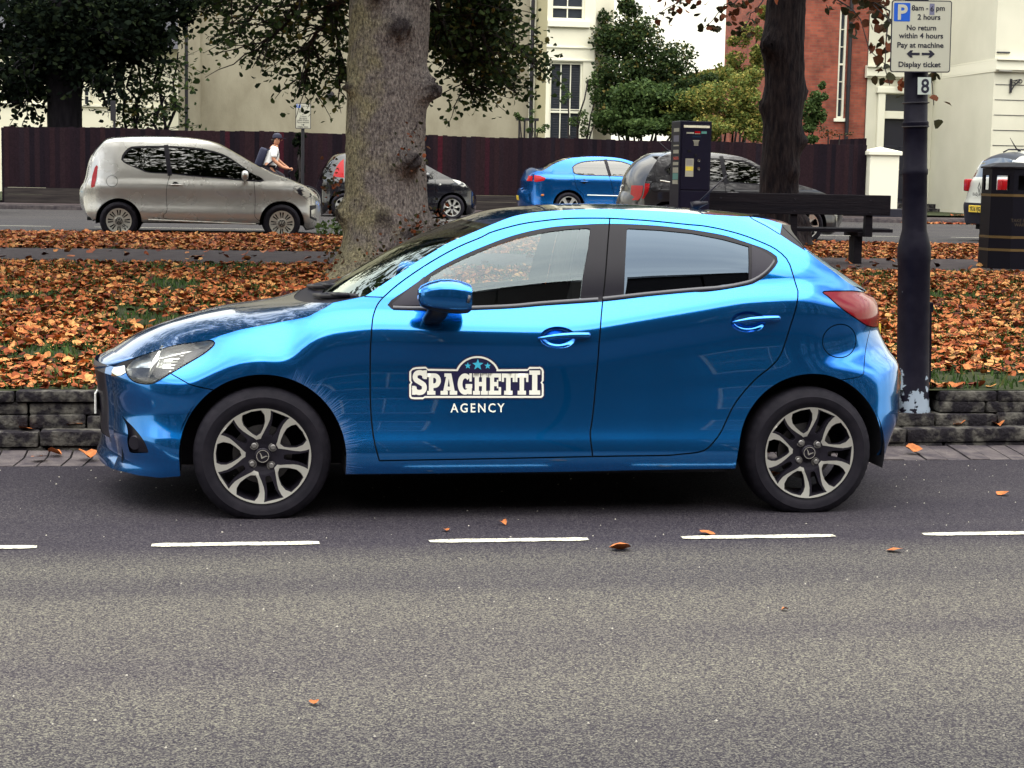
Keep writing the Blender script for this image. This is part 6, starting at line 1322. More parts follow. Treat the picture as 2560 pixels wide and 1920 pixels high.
# house A: cream rendered gable wall with a white bay at its right end (front plane y=50)
hA=empty('house',(0,0,0),0,'cream rendered house with a broad blank wall and a two-storey white bay','house')
YA=50.0
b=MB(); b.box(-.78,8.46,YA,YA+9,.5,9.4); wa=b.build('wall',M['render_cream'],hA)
b=MB(); b.box(-1.38,-.78,YA-.12,YA+.6,.5,9.4); b.build('pilaster',M['render_cream'],hA)
b=MB(); b.bbox(8.42,8.60,YA-.05,YA+.3,.5,9.4,.01); b.build('quoin',M['white_paint'],hA)
b=MB(); b.prism([(-1.7,9.35),(8.9,9.35),(7.5,12),(0,12)],YA-.3,YA+9.3); b.build('roof',M['slate'],hA)
# bay: left cheek, front, right cheek
bx0,bx1,by=9.07,10.42,YA-.75
fr=[(9.12,10.10,.78,2.80),(9.12,10.15,4.85,6.7)]
bay=wall_holes('bay',hA,M['render_white'],bx0,bx1,by,by+.25,.5,9.4,[(9.17,10.09,.85,3.36+1.6),(9.15,10.10,5.80,8.0)] if False else [])
bpy.data.objects.remove(bay)
def pz(ypx,Yp,xpx=1420):   # height of a photograph row on the plane y=Yp
    a=(960-ypx)/4400; p=R(6.73); c=(xpx-1280)/4400; r=R(1.1); u=c*math.cos(r)-a*math.sin(r)*1; v=c*math.sin(r)+a*math.cos(r)
    fx,fy,fz=u,math.cos(p)+v*math.sin(p),-math.sin(p)+v*math.cos(p); t=R(9.2); Y=fy*math.cos(t)-fx*math.sin(t)
    return 1.57+fz*Yp/Y
def pxX(xpx,ypx,Yp):
    a=(960-ypx)/4400; p=R(6.73); c=(xpx-1280)/4400; r=R(1.1); u=c*math.cos(r)-a*math.sin(r); v=c*math.sin(r)+a*math.cos(r)
    fx,fy=u,math.cos(p)+v*math.sin(p); t=R(9.2); X=fx*math.cos(t)+fy*math.sin(t); Y=fy*math.cos(t)-fx*math.sin(t)
    return X*Yp/Y
wx0,wx1=pxX(1373,250,by),pxX(1456,250,by); wz0,wz1=pz(352,by),pz(155,by); ux0,ux1=pxX(1378,30,by),pxX(1462,30,by); uz0=pz(50,by)
bx0,bx1=pxX(1364,250,by),pxX(1484,250,by)
bay=wall_holes('bay',hA,M['render_white'],bx0,bx1,by,by+.22,.5,9.4,[(wx0,wx1,.9,wz1),(ux0,ux1,uz0,uz0+1.9)])
ck=MB(); xl,xr=pxX(1334,250,YA),pxX(1502,250,YA)
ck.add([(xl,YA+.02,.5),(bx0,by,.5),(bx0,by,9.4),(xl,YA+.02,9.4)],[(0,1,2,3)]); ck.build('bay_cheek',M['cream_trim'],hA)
ck=MB(); ck.add([(bx1,by,.5),(xr+.35,YA+.1,.5),(xr+.35,YA+.1,9.4),(bx1,by,9.4)],[(0,1,2,3)]); ck.add([(xr+.35,YA+.1,.5),(xr+.35,YA+9,.5),(xr+.35,YA+9,9.4),(xr+.35,YA+.1,9.4)],[(0,1,2,3)]); ck.build('bay_cheek',M['render_white'],hA)
window(hA,wx0,wx1,by+.08,.9,wz1,3,3,M['white_paint'],[pz(280,by)],curtain=True); window(hA,ux0,ux1,by+.08,uz0,uz0+1.9,2,2,M['white_paint'],[uz0+.35])
b=MB(); b.bbox(ux0-.10,ux1+.14,by-.10,by+.1,pz(68,by),pz(52,by),.01); b.build('sill',M['white_paint'],hA)
b=MB(); 
for q in (118,150): z=pz(q,by); b.bbox(bx0-.01,bx1+.01,by-.035,by+.05,z-.025,z+.025,.006)
b.build('string_course',M['white_paint'],hA)
def pipe(parent,x,y,z0,z1,r=.05,m='iron'):
    b=MB(); b.tube([(x,y,z0),(x,y,z1)],r,10)
    for z in np.arange(z0+.6,z1,1.6): b.tube([(x,y,z),(x,y,z+.07)],r*1.3,10)
    return b.build('drainpipe',M[m],parent,'auto')
pipe(hA,pxX(1330,150,YA-.15),YA-.15,.6,9.3,.055); pipe(hA,pxX(466,150,YA-.1),YA-.09,.6,9.3,.055)
b=MB(); lx,lz=pxX(826,238,YA),pz(238,YA,826); b.lathe([(0,-.16),(.07,-.15),(.11,-.08),(.11,0)],18,Matrix.Translation((lx,YA,lz)),'y'); b.build('wall_vent',M['iron'],hA,'auto')
b=MB(); lx,lz=pxX(1285,188,YA),pz(188,YA,1285); b.bbox(lx-.06,lx+.06,YA-.12,YA,lz+.02,lz+.16,.01); b.lathe([(0,-.2),(.07,-.16),(.09,-.08),(.05,0)],14,Matrix.Translation((lx+.01,YA,lz-.07)),'y'); b.build('wall_light',M['iron'],hA,'auto')
# wooden planter with trellis by the wall
tr=empty('trellis_planter',(pxX(1318,330,47),47,.75),0,'dark wooden trellis planter against the cream wall by the bay','planter')
b=MB(); 
for i in range(4): b.box(-.22+i*.145-.02,-.22+i*.145+.02,-.03,.03,0,pz(302,47,1318)-.75)
for i in range(9): b.box(-.26,.26,-.05,-.03,.1+i*.2,.13+i*.2)
b.box(-.30,.30,-.06,.06,pz(302,47,1318)-.75,pz(298,47,1318)-.75+.03); b.build('trellis',M['iron'],tr)
# house B: white houses at the far left
hB=empty('house',(0,0,0),0,'white house with a brown tiled roof seen behind the dark tree at the left','house')
YB=60.0
b=MB(); b.box(-26,-1.2,YB,YB+8,.5,pz(95,YB,60)); b.build('wall',M['render_white'],hB)
zc=pz(95,YB,60); b=MB(); b.add([(-26.5,YB-.5,zc-.1),(0.2,YB-.5,zc-.25),(0.2,YB+6,zc+3.6),(-26.5,YB+6,zc+3.8)],[(0,1,2,3)]); b.build('roof',M['slate'],hB)
b=MB(); b.bbox(-26,-1.1,YB-.16,YB,pz(122,YB,60),pz(108,YB,60),.02); b.bbox(-26,-1.15,YB-.08,YB,pz(263,YB,60),pz(258,YB,60),.01); b.build('cornice',M['white_paint'],hB)
for xp in (217,272): window(hB,pxX(xp-9,240,YB-.02),pxX(xp+9,240,YB-.02),YB-.06,pz(266,YB,240),pz(215,YB,240),1,2,M['white_paint'])
hE=empty('house',(0,0,0),0,'red brick house with chimney glimpsed between the saplings and the cream wall','house')
b=MB(); b.box(-4.6,-.2,74,80,.5,pz(110,74,430)); b.build('wall',M['brick'],hE); b=MB(); b.bbox(pxX(425,60,74.2),pxX(442,60,74.2),74.2,75,pz(110,74,430)-.1,pz(20,74,430),.02); b.build('chimney',M['brick'],hE)
b=MB(); b.prism([(-5,pz(110,74,430)-.02),(-2.5,pz(110,74,430)+.9),(.1,pz(110,74,430)-.02)],73.8,80.2); b.build('roof',M['slate'],hE)
# brick house C
hC=empty('house',(0,0,0),0,'red brick house with a tall narrow sash window beside the white building','house')
YC_=51.04; cx0,cx1=pxX(1993,200,YC_),pxX(2172,200,YC_)
wx0,wx1,wz0,wz1=pxX(2096,150,YC_),pxX(2115,150,YC_),pz(296,YC_,2105),pz(24,YC_,2105)
wall_holes('wall',hC,M['brick'],cx0,cx1,YC_,YC_+.3,.5,10,[(wx0,wx1,wz0,wz1)])
b=MB(); b.box(cx0+.01,cx1,YC_+.3,YC_+8,.5,10); b.build('back_wall',M['brick'],hC)
window(hC,wx0,wx1,YC_+.06,wz0,wz1,1,6,M['white_paint'],[(wz0+wz1)/2]); b=MB(); b.bbox(wx0-.08,wx1+.08,YC_-.07,YC_+.1,wz0-.10,wz0,.01); b.build('sill',M['white_paint'],hC)
pipe(hC,pxX(2124,150,YC_-.1),YC_-.09,.6,10,.06)
b=MB(); b.box(pxX(1893,200,58),cx0-.01,58,64,.5,pz(165,58,1940)); b.build('side_wing',M['brick'],hC)
b=MB(); b.prism([(cx0-.3,9.98),(cx1+.3,9.98),((cx0+cx1)/2,12)],YC_-.3,YC_+8); b.build('roof',M['slate'],hC)
# white stucco building D with a doorway, angled wing and grooved front
hD=empty('house',(0,0,0),0,'large white stucco building with a dark panelled door and moulded cornice at the right','house')
YD=51.0; YW=46.6; dx0,dx1=pxX(2164,300,YD),pxX(2330,300,YD); ex,fx_=pxX(2480,300,YW),pxX(2480,300,YW)+14
do0,do1=pxX(2205,380,YD),pxX(2292,380,YD); dz0,dz1=.95,pz(236,YD,2240)
wall_holes('wall',hD,M['stucco'],dx0,dx1,YD,YD+.3,.5,11,[(do0,do1,dz0,dz1)])
b=MB(); b.add([(dx1,YD,.5),(ex,YW,.5),(ex,YW,11),(dx1,YD,11)],[(0,1,2,3)]); b.add([(ex,YW,.5),(fx_,YW,.5),(fx_,YW,11),(ex,YW,11)],[(0,1,2,3)]); b.add([(dx0,YD,.5),(dx0,YD,11),(dx0,YD+8,11),(dx0,YD+8,.5)],[(0,1,2,3)]); b.build('front_wing',M['stucco'],hD)
def band(nm,z0,z1,p,m):
    b=MB(); n=Vector((-(YW-YD),ex-dx1,0)).normalized()*-1
    if n.y>0: n=-n
    P0=[(dx0-.08,YD-p),(dx1+n.x*p*0,YD-p),(ex-.02,YW-p),(fx_,YW-p)]; Q=[(dx0-.08,YD+.01),(dx1,YD+.01),(ex,YW+.01),(fx_,YW+.01)]
    for i in range(3):
        v=[(*P0[i],z0),(*P0[i+1],z0),(*P0[i+1],z1),(*P0[i],z1),(*Q[i],z0),(*Q[i+1],z0),(*Q[i+1],z1),(*Q[i],z1)]; b.add(v,[(0,1,2,3),(0,4,5,1),(3,2,6,7),(0,3,7,4),(1,5,6,2)])
    return b.build(nm,m,hD)
zt_,zb_=pz(170,YD,2230),pz(192,YD,2230)
band('cornice',zb_,zt_,.16,M['white_paint']); band('cornice_lip',zt_+.002,zt_+.05,.24,M['white_paint']); band('cornice_lip',zb_-.05,zb_-.002,.10,M['white_paint'])
b=MB()
for yp in (212,250,288,326,364): z=pz(yp,YW-.0,2520); b.box(ex+.05,fx_,YW-.012,YW+.01,z-.008,z+.008)
b.build('groove',M['slate'],hD)
b=MB(); b.bbox(do0-.22,do0,YD-.12,YD+.1,.7,dz1+.02,.02); b.bbox(do1,do1+.22,YD-.12,YD+.1,.7,dz1+.02,.02); b.bbox(do0-.28,do1+.28,YD-.16,YD+.1,dz1+.02,dz1+.22,.03); b.build('door_surround',M['white_paint'],hD)
b=MB(); b.bbox(do0,do1,YD-.04,YD+.16,pz(297,YD,2240),pz(278,YD,2240),.01); b.build('transom_bar',M['white_paint'],hD)
b=MB(); b.box(do0,do1,YD+.12,YD+.18,dz0,pz(297,YD,2240)); 
dm=(do0+do1)/2
for xa,xb in ((do0+.06,dm-.04),(dm+.04,do1-.06)):
    for za,zb2 in ((1.1,1.75),(1.85,2.7)): b.bbox(xa,xb,YD+.09,YD+.13,za,zb2,.015)
dr=b.build('door',M['dark_door'],hD); b=MB(); b.lathe([(0,-.06),(.04,-.04),(.025,0)],12,Matrix.Translation((dm,YD+.10,2.0)),'y'); b.build('door_knob',M['chrome'],dr,'auto')
b=MB(); b.box(do0,do1,YD+.12,YD+.15,pz(278,YD,2240),dz1); b.build('transom_window',M['pane'],hD)
b=MB()
for i in range(3): b.bbox(do0-.5-.1*i,do1+1.3+.3*i,YD-.6-.35*i,YD-.2-.35*i+.2,.6,.98-.13*i,.01)
b.build('step',M['stone'],hD)
def on_wing(xp,yp,off=.02):   # a point on the angled wing
    lo,hi=0.,1.
    for _ in range(40):
        t=(lo+hi)/2; X=dx1+(ex-dx1)*t; Y=YD+(YW-YD)*t
        if pxX(xp,yp,Y)>X: lo=t
        else: hi=t
    return X,Y-off*1.5,pz(yp,Y,xp)
def plate(nm,xa,ya,xb,yb,m,thick=.02):
    a=on_wing(xa,ya); c=on_wing(xb,yb); b=MB(); z1,z0=a[2],c[2]; v=[(a[0],a[1],z0),(c[0],c[1],z0),(c[0],c[1],z1),(a[0],a[1],z1)]; v+=[(p[0],p[1]-thick,p[2]) for p in v]; b.add(v,[(0,1,2,3),(4,5,6,7),(0,1,5,4),(1,2,6,5),(2,3,7,6),(3,0,4,7)]); return b.build(nm,m,hD)
plate('name_plate',2349,333,2368,347,M['white_paint']); plate('name_plate_panel',2350,335,2366,345,mat('plate_navy',(.015,.025,.08),.4),.035); plate('name_plate',2348,354,2366,364,M['white_paint'])
a=on_wing(2262,208); b=MB(); lx,lz=pxX(2256,207,YD-.3),pz(207,YD-.3,2256); b.tube([(lx+.1,YD-.02,lz-.1),(lx+.08,YD-.25,lz),(lx-.06,YD-.3,lz)],.03,8); b.lathe([(0,-.1),(.07,-.08),(.09,.06),(0,.08)],14,Matrix.Translation((lx-.10,YD-.3,lz))); b.build('wall_light',M['chrome'],hD,'auto')
bx,bz=pxX(2530,210,YW-.1),pz(230,YW-.1,2530); b=MB(); b.box(bx-.03,bx+.03,YW-.05,YW-.01,bz-.02,bz+.36); b.tube([(bx,YW-.05,bz+.02),(bx+.10,YW-.06,bz+.2),(bx+.26,YW-.06,bz+.33)],.016,6); b.tube([(bx+.26+.05*math.cos(t),YW-.06,bz+.30+.05*math.sin(t)) for t in np.linspace(0,6.3,14)],.013,6,False); b.tube([(bx,YW-.06,bz+.3),(bx+.26,YW-.06,bz+.35)],.014,6)
for cx_,cz_,r_ in ((.06,.22,.045),(.14,.27,.04)): b.tube([(bx+cx_+r_*math.cos(t),YW-.06,bz+cz_+r_*math.sin(t)) for t in np.linspace(0,6.3,12)],.010,5,False)
b.build('bracket',M['iron'],hD)
b=MB(); z=pz(131,YW-.02,2505); b.bbox(pxX(2492,131,YW),pxX(2524,131,YW),YW-.05,YW,z-.02,z+.02,.008); b.build('vent_slot',M['slate'],hD)
b=MB(); z=pz(174,YW-.02,2505); b.bbox(pxX(2492,174,YW),pxX(2526,174,YW),YW-.14,YW,z-.06,z+.02,.02); b.build('soffit_light',M['silver'],hD)
b=MB(); b.box(ex+.02,fx_,YW-.10,YW,.5,1.08); b.add([(dx1,YD-.06,.5),(ex,YW-.07,.5),(ex,YW-.07,1.02),(dx1,YD-.06,1.02)],[(0,1,2,3)]); b.build('plinth',M['dark_door'],hD)
# close-boarded fence along the far pavement
M['fence']=leafmat('fence',[(0,(.006,.004,.008)),(.3,(.012,.006,.010)),(.62,(.020,.009,.012)),(.93,(.012,.008,.013)),(1,(.045,.006,.012))],.85,0,True)
fe=empty('fence',(0,0,0),0,'long close-boarded brown wooden fence along the far pavement','fence')
FX0,FX1=pxX(10,400,44)-.0,pxX(2158,420,44)
b=MB(); x=FX0
while x<FX1:
    w=.115; zt_=2.54+.012*math.sin(x*1.7)+random.uniform(-.012,.012)-.0; t_=random.uniform(-.006,.006); b.bbox(x,x+w+.006,44-.012+t_,44+.012+t_,1.08,zt_,.004); x+=w+.004
b.build('board',M['fence'],fe)
b=MB()
for z in (1.25,1.85,2.4): b.box(FX0,FX1,44.03,44.10,z-.04,z+.04)
for x in np.arange(FX0,FX1,2.7): b.box(x-.06,x+.06,44.03,44.13,.7,2.5)
b.build('rail',M['fence'],fe)
b=MB(); b.box(FX0,FX1,43.97,44.03,.92,1.075); b.box(FX0,FX1,43.95,44.03,.72,.915); b.build('gravel_board',noisy('gravel_board',(.022,.018,.02),(.045,.038,.036),scale=4,rough=.9,stretch=(.3,1,4)),fe)
f2=empty('fence',(0,0,0),0,'short taller fence panel rising behind the white gatepost','fence')
b=MB(); xa,xb=pxX(2075,355,48),pxX(2165,355,48); x=xa
while x<xb: b.bbox(x,x+.118,48,48.03,.7,pz(350-6*(x-xa)/(xb-xa),48,2120),.004); x+=.12
b.build('board',M['fence'],f2)
gp=empty('gatepost',(0,0,0),0,'square white gatepost with a pyramid cap at the end of the fence','gatepost')
g0,g1=pxX(2166,430,44),pxX(2238,430,44); b=MB(); zc_=pz(388,43.9,2200); b.bbox(g0,g1,43.75,43.75+(g1-g0),.65,zc_,.01); b.build('shaft',M['white_paint'],gp)
b=MB(); w=.06; b.bbox(g0-w,g1+w,43.75-w,43.75+(g1-g0)+w,zc_+.002,zc_+.10,.01); ym=43.75+(g1-g0)/2; b.add([(g0-w+.01,43.75-w+.01,zc_+.10),(g1+w-.01,43.75-w+.01,zc_+.10),(g1+w-.01,43.75+(g1-g0)+w-.01,zc_+.10),(g0-w+.01,43.75+(g1-g0)+w-.01,zc_+.10),((g0+g1)/2,ym,zc_+.22)],[(0,1,4),(1,2,4),(2,3,4),(3,0,4)]); b.build('cap',M['white_paint'],gp)
b=MB(); b.bbox(g0-.03,g1+.25,43.6,43.75+(g1-g0)+.05,.6,.92,.015); b.build('plinth',M['dark_door'],gp)
# terrace across the near road, behind the camera: it is what the car's flank mirrors
M['brick_dark']=brick('brick_dark',(.055,.038,.035),(.04,.028,.028),(.05,.045,.04))
for k in range(9):
    t=empty('terraced_house',(-60+k*13,-9.5,0),0,'brown brick terraced house across the near road','house','terraced houses across the near road')
    b=MB(); b.box(0,12.9,-8,0,0,11.4+.5*(k%2)); b.build('wall',M['brick_dark'],t); b=MB(); b.prism([(-8.3,11.35+.5*(k%2)),(.3,11.35+.5*(k%2)),(-4,14.5)],0,12.9,'x'); b.build('roof',M['slate'],t)
    for i in range(3):
        for z in (1.0,4.2,7.3): window(t,1.6+i*4,3.2+i*4,-.0,z,z+1.9,2,2,M['white_paint'],depth=.05)
    for o_ in t.children: 
        if o_.name.startswith('window'): o_.rotation_euler=(0,0,math.pi); o_.location=(12.9,.06,0)
# ---------------- trees and shrubs ----------------
M['bark']=noisy('bark',(.030,.024,.030),(.27,.235,.22),scale=46,rough=.95,bump=1.0,bscale=80,stretch=(1,1,.48),lo=.33,hi=.66,bdist=.035,detail=10,rough_n=.68)
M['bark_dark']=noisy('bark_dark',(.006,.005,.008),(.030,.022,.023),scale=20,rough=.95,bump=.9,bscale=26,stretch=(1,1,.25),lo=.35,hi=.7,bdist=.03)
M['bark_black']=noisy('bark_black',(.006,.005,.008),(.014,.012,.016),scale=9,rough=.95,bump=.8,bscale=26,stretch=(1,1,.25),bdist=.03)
M['twig']=mat('twig',(.018,.013,.014),.9)
# lichen: green on the left of the big trunk
def lichen(m):
    t=nd(m,'TexCoord'); sx=nd(m,'SeparateXYZ'); lk(m,t.outputs['Object'],sx.inputs[0]); n=nd(m,'TexNoise'); n.inputs['Scale'].default_value=3.2; n.inputs['Detail'].default_value=8; lk(m,t.outputs['Object'],n.inputs[0])
    a=nd(m,'Math',operation='MULTIPLY_ADD'); a.inputs[1].default_value=-.62; a.inputs[2].default_value=-.02; lk(m,sx.outputs[0],a.inputs[0]); b=nd(m,'Math',operation='ADD'); lk(m,a.outputs[0],b.inputs[0]); lk(m,n.outputs[0],b.inputs[1])
    r=nd(m,'ValToRGB'); e=r.color_ramp.elements; e[0].position=.52; e[0].color=(0,0,0,1); e[1].position=.74; e[1].color=(1,1,1,1); lk(m,b.outputs[0],r.inputs[0])
    src=bsdf(m).inputs['Base Color'].links[0].from_socket; x=nd(m,'Mix'); x.data_type='RGBA'; x.blend_type='MULTIPLY'; x.inputs[7].default_value=(1.28,1.32,.90,1); lk(m,r.outputs[0],x.inputs[0]); lk(m,src,x.inputs[6]); lk(m,x.outputs[2],bsdf(m).inputs['Base Color'])
lichen(M['bark'])
def burrbark(m):   # darkens the bark over the burrs, broken up by noise
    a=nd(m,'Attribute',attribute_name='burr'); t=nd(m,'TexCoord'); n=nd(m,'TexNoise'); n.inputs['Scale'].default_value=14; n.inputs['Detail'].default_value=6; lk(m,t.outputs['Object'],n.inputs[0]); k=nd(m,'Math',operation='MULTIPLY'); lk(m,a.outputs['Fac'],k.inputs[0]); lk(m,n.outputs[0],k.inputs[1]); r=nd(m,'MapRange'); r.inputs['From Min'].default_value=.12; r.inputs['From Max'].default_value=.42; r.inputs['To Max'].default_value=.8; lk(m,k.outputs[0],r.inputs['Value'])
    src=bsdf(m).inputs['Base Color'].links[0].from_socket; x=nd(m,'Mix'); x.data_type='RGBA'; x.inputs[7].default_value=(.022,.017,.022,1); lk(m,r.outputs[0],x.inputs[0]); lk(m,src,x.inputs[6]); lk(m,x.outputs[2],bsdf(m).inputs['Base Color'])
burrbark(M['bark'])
def trunk_mesh(name,prof,m,parent,burrs=(),n=72,rows=90,furrow=.012,seed=0,roots=None):
    """prof [(z,cx,cy,r)]; burrs [(angle deg,z,size,height)]"""
    p=np.array(prof,float); zs_=np.linspace(p[0,0],p[-1,0],rows); v=[];f=[];bu=[]
    for z in zs_:
        cx,cy,r=[np.interp(z,p[:,0],p[:,k]) for k in (1,2,3)]
        for j in range(n):
            a=2*math.pi*j/n; d=Vector((math.cos(a),math.sin(a),0)); q=r*(1+.025*mnoise.noise((d.x*1.3,d.y*1.3,z*.6+seed)))
            q+=furrow*mnoise.noise((d.x*9,d.y*9,z*2.2+seed))*1.2+furrow*1.1*mnoise.noise((d.x*24,d.y*24,z*6+seed))
            for (ba,bz,bs,bh) in burrs:
                da=(math.degrees(a)-ba+180)%360-180; e=math.exp(-((da*math.pi/180*r)/bs)**2-((z-bz)/bs)**2)
                q+=e*bh*(1+.6*mnoise.noise((d.x*16,d.y*16,z*16))+.35*mnoise.noise((d.x*40,d.y*40,z*40)))
            if roots:
                k=max(0,(roots-z)/roots); q*=1+.40*k**2.2*(1+.45*math.sin(5*a+1.3)+.25*math.sin(9*a))
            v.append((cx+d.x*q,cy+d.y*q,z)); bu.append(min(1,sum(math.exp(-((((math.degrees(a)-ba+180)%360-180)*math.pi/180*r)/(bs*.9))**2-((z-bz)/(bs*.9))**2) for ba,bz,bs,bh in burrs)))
    for i in range(rows-1):
        for j in range(n): f.append((i*n+j,i*n+(j+1)%n,(i+1)*n+(j+1)%n,(i+1)*n+j))
    f.append(tuple((rows-1)*n+j for j in range(n)))
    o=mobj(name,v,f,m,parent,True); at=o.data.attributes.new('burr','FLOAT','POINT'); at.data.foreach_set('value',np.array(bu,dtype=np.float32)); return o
def branch(b,p0,p1,r0,r1,wob=.12,n=7,sag=0):
    p0,p1=Vector(p0),Vector(p1); L_=(p1-p0).length; pts=[]
    for i in range(n+1):
        t=i/n; q=p0.lerp(p1,t)+Vector([random.uniform(-1,1)*wob*L_*.25*math.sin(math.pi*t) for _ in range(3)]); q.z-=sag*4*t*(1-t)*0+sag*t*t; pts.append(q)
    b.tube(pts,[r0+(r1-r0)*i/n for i in range(n+1)],7); return pts
def sprays(bm,P,Q,start,end,r0,n_sub,sub_len,leaf_n,spread=.5,sag=.3,jit=.10,flat=1.0):
    """a limb with side twigs; leaf positions are appended to Q"""
    pts=branch(bm,start,end,r0,r0*.3,.25,8,sag)
    for k in range(n_sub):
        t=random.uniform(.15,1); i=min(int(t*8),7); p=pts[i].lerp(pts[i+1],t*8-i); d=(Vector(end)-Vector(start)).normalized()
        dd=Vector((d.x+random.gauss(0,spread),d.y+random.gauss(0,spread),d.z*.4+random.gauss(-.12,spread*.6*flat))).normalized(); e=p+dd*random.uniform(.4,1)*sub_len
        tw=branch(bm,p,e,r0*.28,r0*.08,.2,4,sag*.25)
        for _ in range(leaf_n):
            u=random.uniform(.2,1.05); j=min(int(u*4),3); q=tw[j].lerp(tw[j+1],u*4-j); Q.append((q.x+random.gauss(0,jit),q.y+random.gauss(0,jit),q.z+random.gauss(0,jit)))
def clump(Q,c,r,n,shell=.5):
    c=np.array(c); r=np.array(r); d=rng.normal(0,1,(n,3)); d/=np.linalg.norm(d,axis=1,keepdims=True); q=c+d*r*(rng.uniform(shell**3,1,(n,1))**(1/3)); Q+= [tuple(a) for a in q]
def P3(xp,yp,Y): return (pxX(xp,yp,Y),Y,pz(yp,Y,xp))
M['leaf_dark']=leafmat('leaf_dark',[(0,(.012,.022,.010)),(.5,(.030,.052,.018)),(.9,(.060,.090,.028)),(1,(.16,.12,.035))],.6,.35,False)
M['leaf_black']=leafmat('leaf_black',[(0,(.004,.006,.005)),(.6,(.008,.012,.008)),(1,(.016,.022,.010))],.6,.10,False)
M['leaf_mid']=leafmat('leaf_mid',[(0,(.025,.045,.016)),(.5,(.050,.085,.026)),(1,(.085,.125,.038))],.6,.3,False)
M['leaf_lime']=leafmat('leaf_lime',[(0,(.055,.085,.022)),(.45,(.12,.15,.035)),(.8,(.22,.21,.055)),(1,(.34,.26,.07))],.6,.3,False)
M['leaf_rust']=leafmat('leaf_rust',[(0,(.020,.022,.012)),(.4,(.035,.035,.016)),(.7,(.10,.035,.018)),(1,(.22,.06,.025))],.6,.25,False)
def foliage(name,Q,s0,s1,m,parent,tilt=.8,asp=.8):
    Q=np.array(Q); return leaf_mesh(name,Q,rng.uniform(s0,s1,len(Q)),tilt,.5,m,parent,asp=asp)
# 1: the big lime behind the car
t1=empty('lime_tree',(1.55,17.5,.55),0,'massive lichen-streaked tree trunk with knobbly burrs standing behind the bonnet','tree')
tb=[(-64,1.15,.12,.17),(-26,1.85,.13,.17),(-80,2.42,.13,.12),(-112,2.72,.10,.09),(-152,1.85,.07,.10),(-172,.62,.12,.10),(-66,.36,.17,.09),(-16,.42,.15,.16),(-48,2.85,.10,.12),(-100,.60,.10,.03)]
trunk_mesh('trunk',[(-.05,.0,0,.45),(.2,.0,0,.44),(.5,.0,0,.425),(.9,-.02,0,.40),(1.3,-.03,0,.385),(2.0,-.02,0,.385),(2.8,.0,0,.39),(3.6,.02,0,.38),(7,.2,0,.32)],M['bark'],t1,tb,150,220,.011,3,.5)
bm1=MB(); Q=[]
for (a,b_,y0,y1) in [((880,-160),(640,100),17.6,18.6),((870,-60),(760,170),17.8,19.2),((880,-220),(560,-20),17.8,19.6),((900,-260),(700,-40),17.4,18.4),((870,-120),(850,190),18.2,19.8),((900,-300),(600,60),18.5,20.2)]:
    s=P3(*a,y0); e=P3(*b_,y1); sprays(bm1,None,Q,Vector(s)-Vector((1.55,17.5,.55)),Vector(e)-Vector((1.55,17.5,.55)),.035,42,.75,15,.55,.12,.07)
for (a,b_,y0,y1) in [((1090,-120),(1240,150),17.7,18.6),((1080,-60),(1330,120),17.8,19.2),((1080,20),(1180,215),18.2,19.4),((1085,-160),(1260,40),17.6,18.6),((1090,60),(1260,190),18.5,19.5),((1080,-20),(1130,110),18,18.6),((1085,-60),(1200,60),18.4,19.4)]:
    s=P3(*a,y0); e=P3(*b_,y1); sprays(bm1,None,Q,Vector(s)-Vector((1.55,17.5,.55)),Vector(e)-Vector((1.55,17.5,.55)),.03,44,.60,18,.6,.10,.06)

QC=[]
for k in range(110): clump(QC,(random.uniform(-7,1),random.uniform(-3.5,3),random.uniform(4.6,7.5)),(1.0,1.0,.6),70,.1)
bm1.build('branch',M['twig'],t1); foliage('crown',Q,.045,.085,M['leaf_dark'],t1)
# sprouts round the foot of the trunk and on the burrs
Q=[]
for (a,z,r,n) in [(-20,.50,.54,110),(-62,.42,.52,150),(-178,.95,.55,60),(-160,.2,.58,60),(-66,1.2,.46,50),(-100,.10,.62,110)]:
    for _ in range(n): th=R(a)+random.gauss(0,.22); rr=r+random.uniform(-.06,.10); Q.append((rr*math.cos(th),rr*math.sin(th),z+random.gauss(0,.13)))
foliage('foliage',Q,.03,.06,M['leaf_rust'],t1)
Q=list(QC)
for k in range(260): c=(random.uniform(-9,6),random.uniform(-5,9),random.uniform(5.0,11)); clump(Q,c,(1.2,1.2,.6),80,.1)
foliage('upper_crown',Q,.16,.26,M['leaf_dark'],t1)
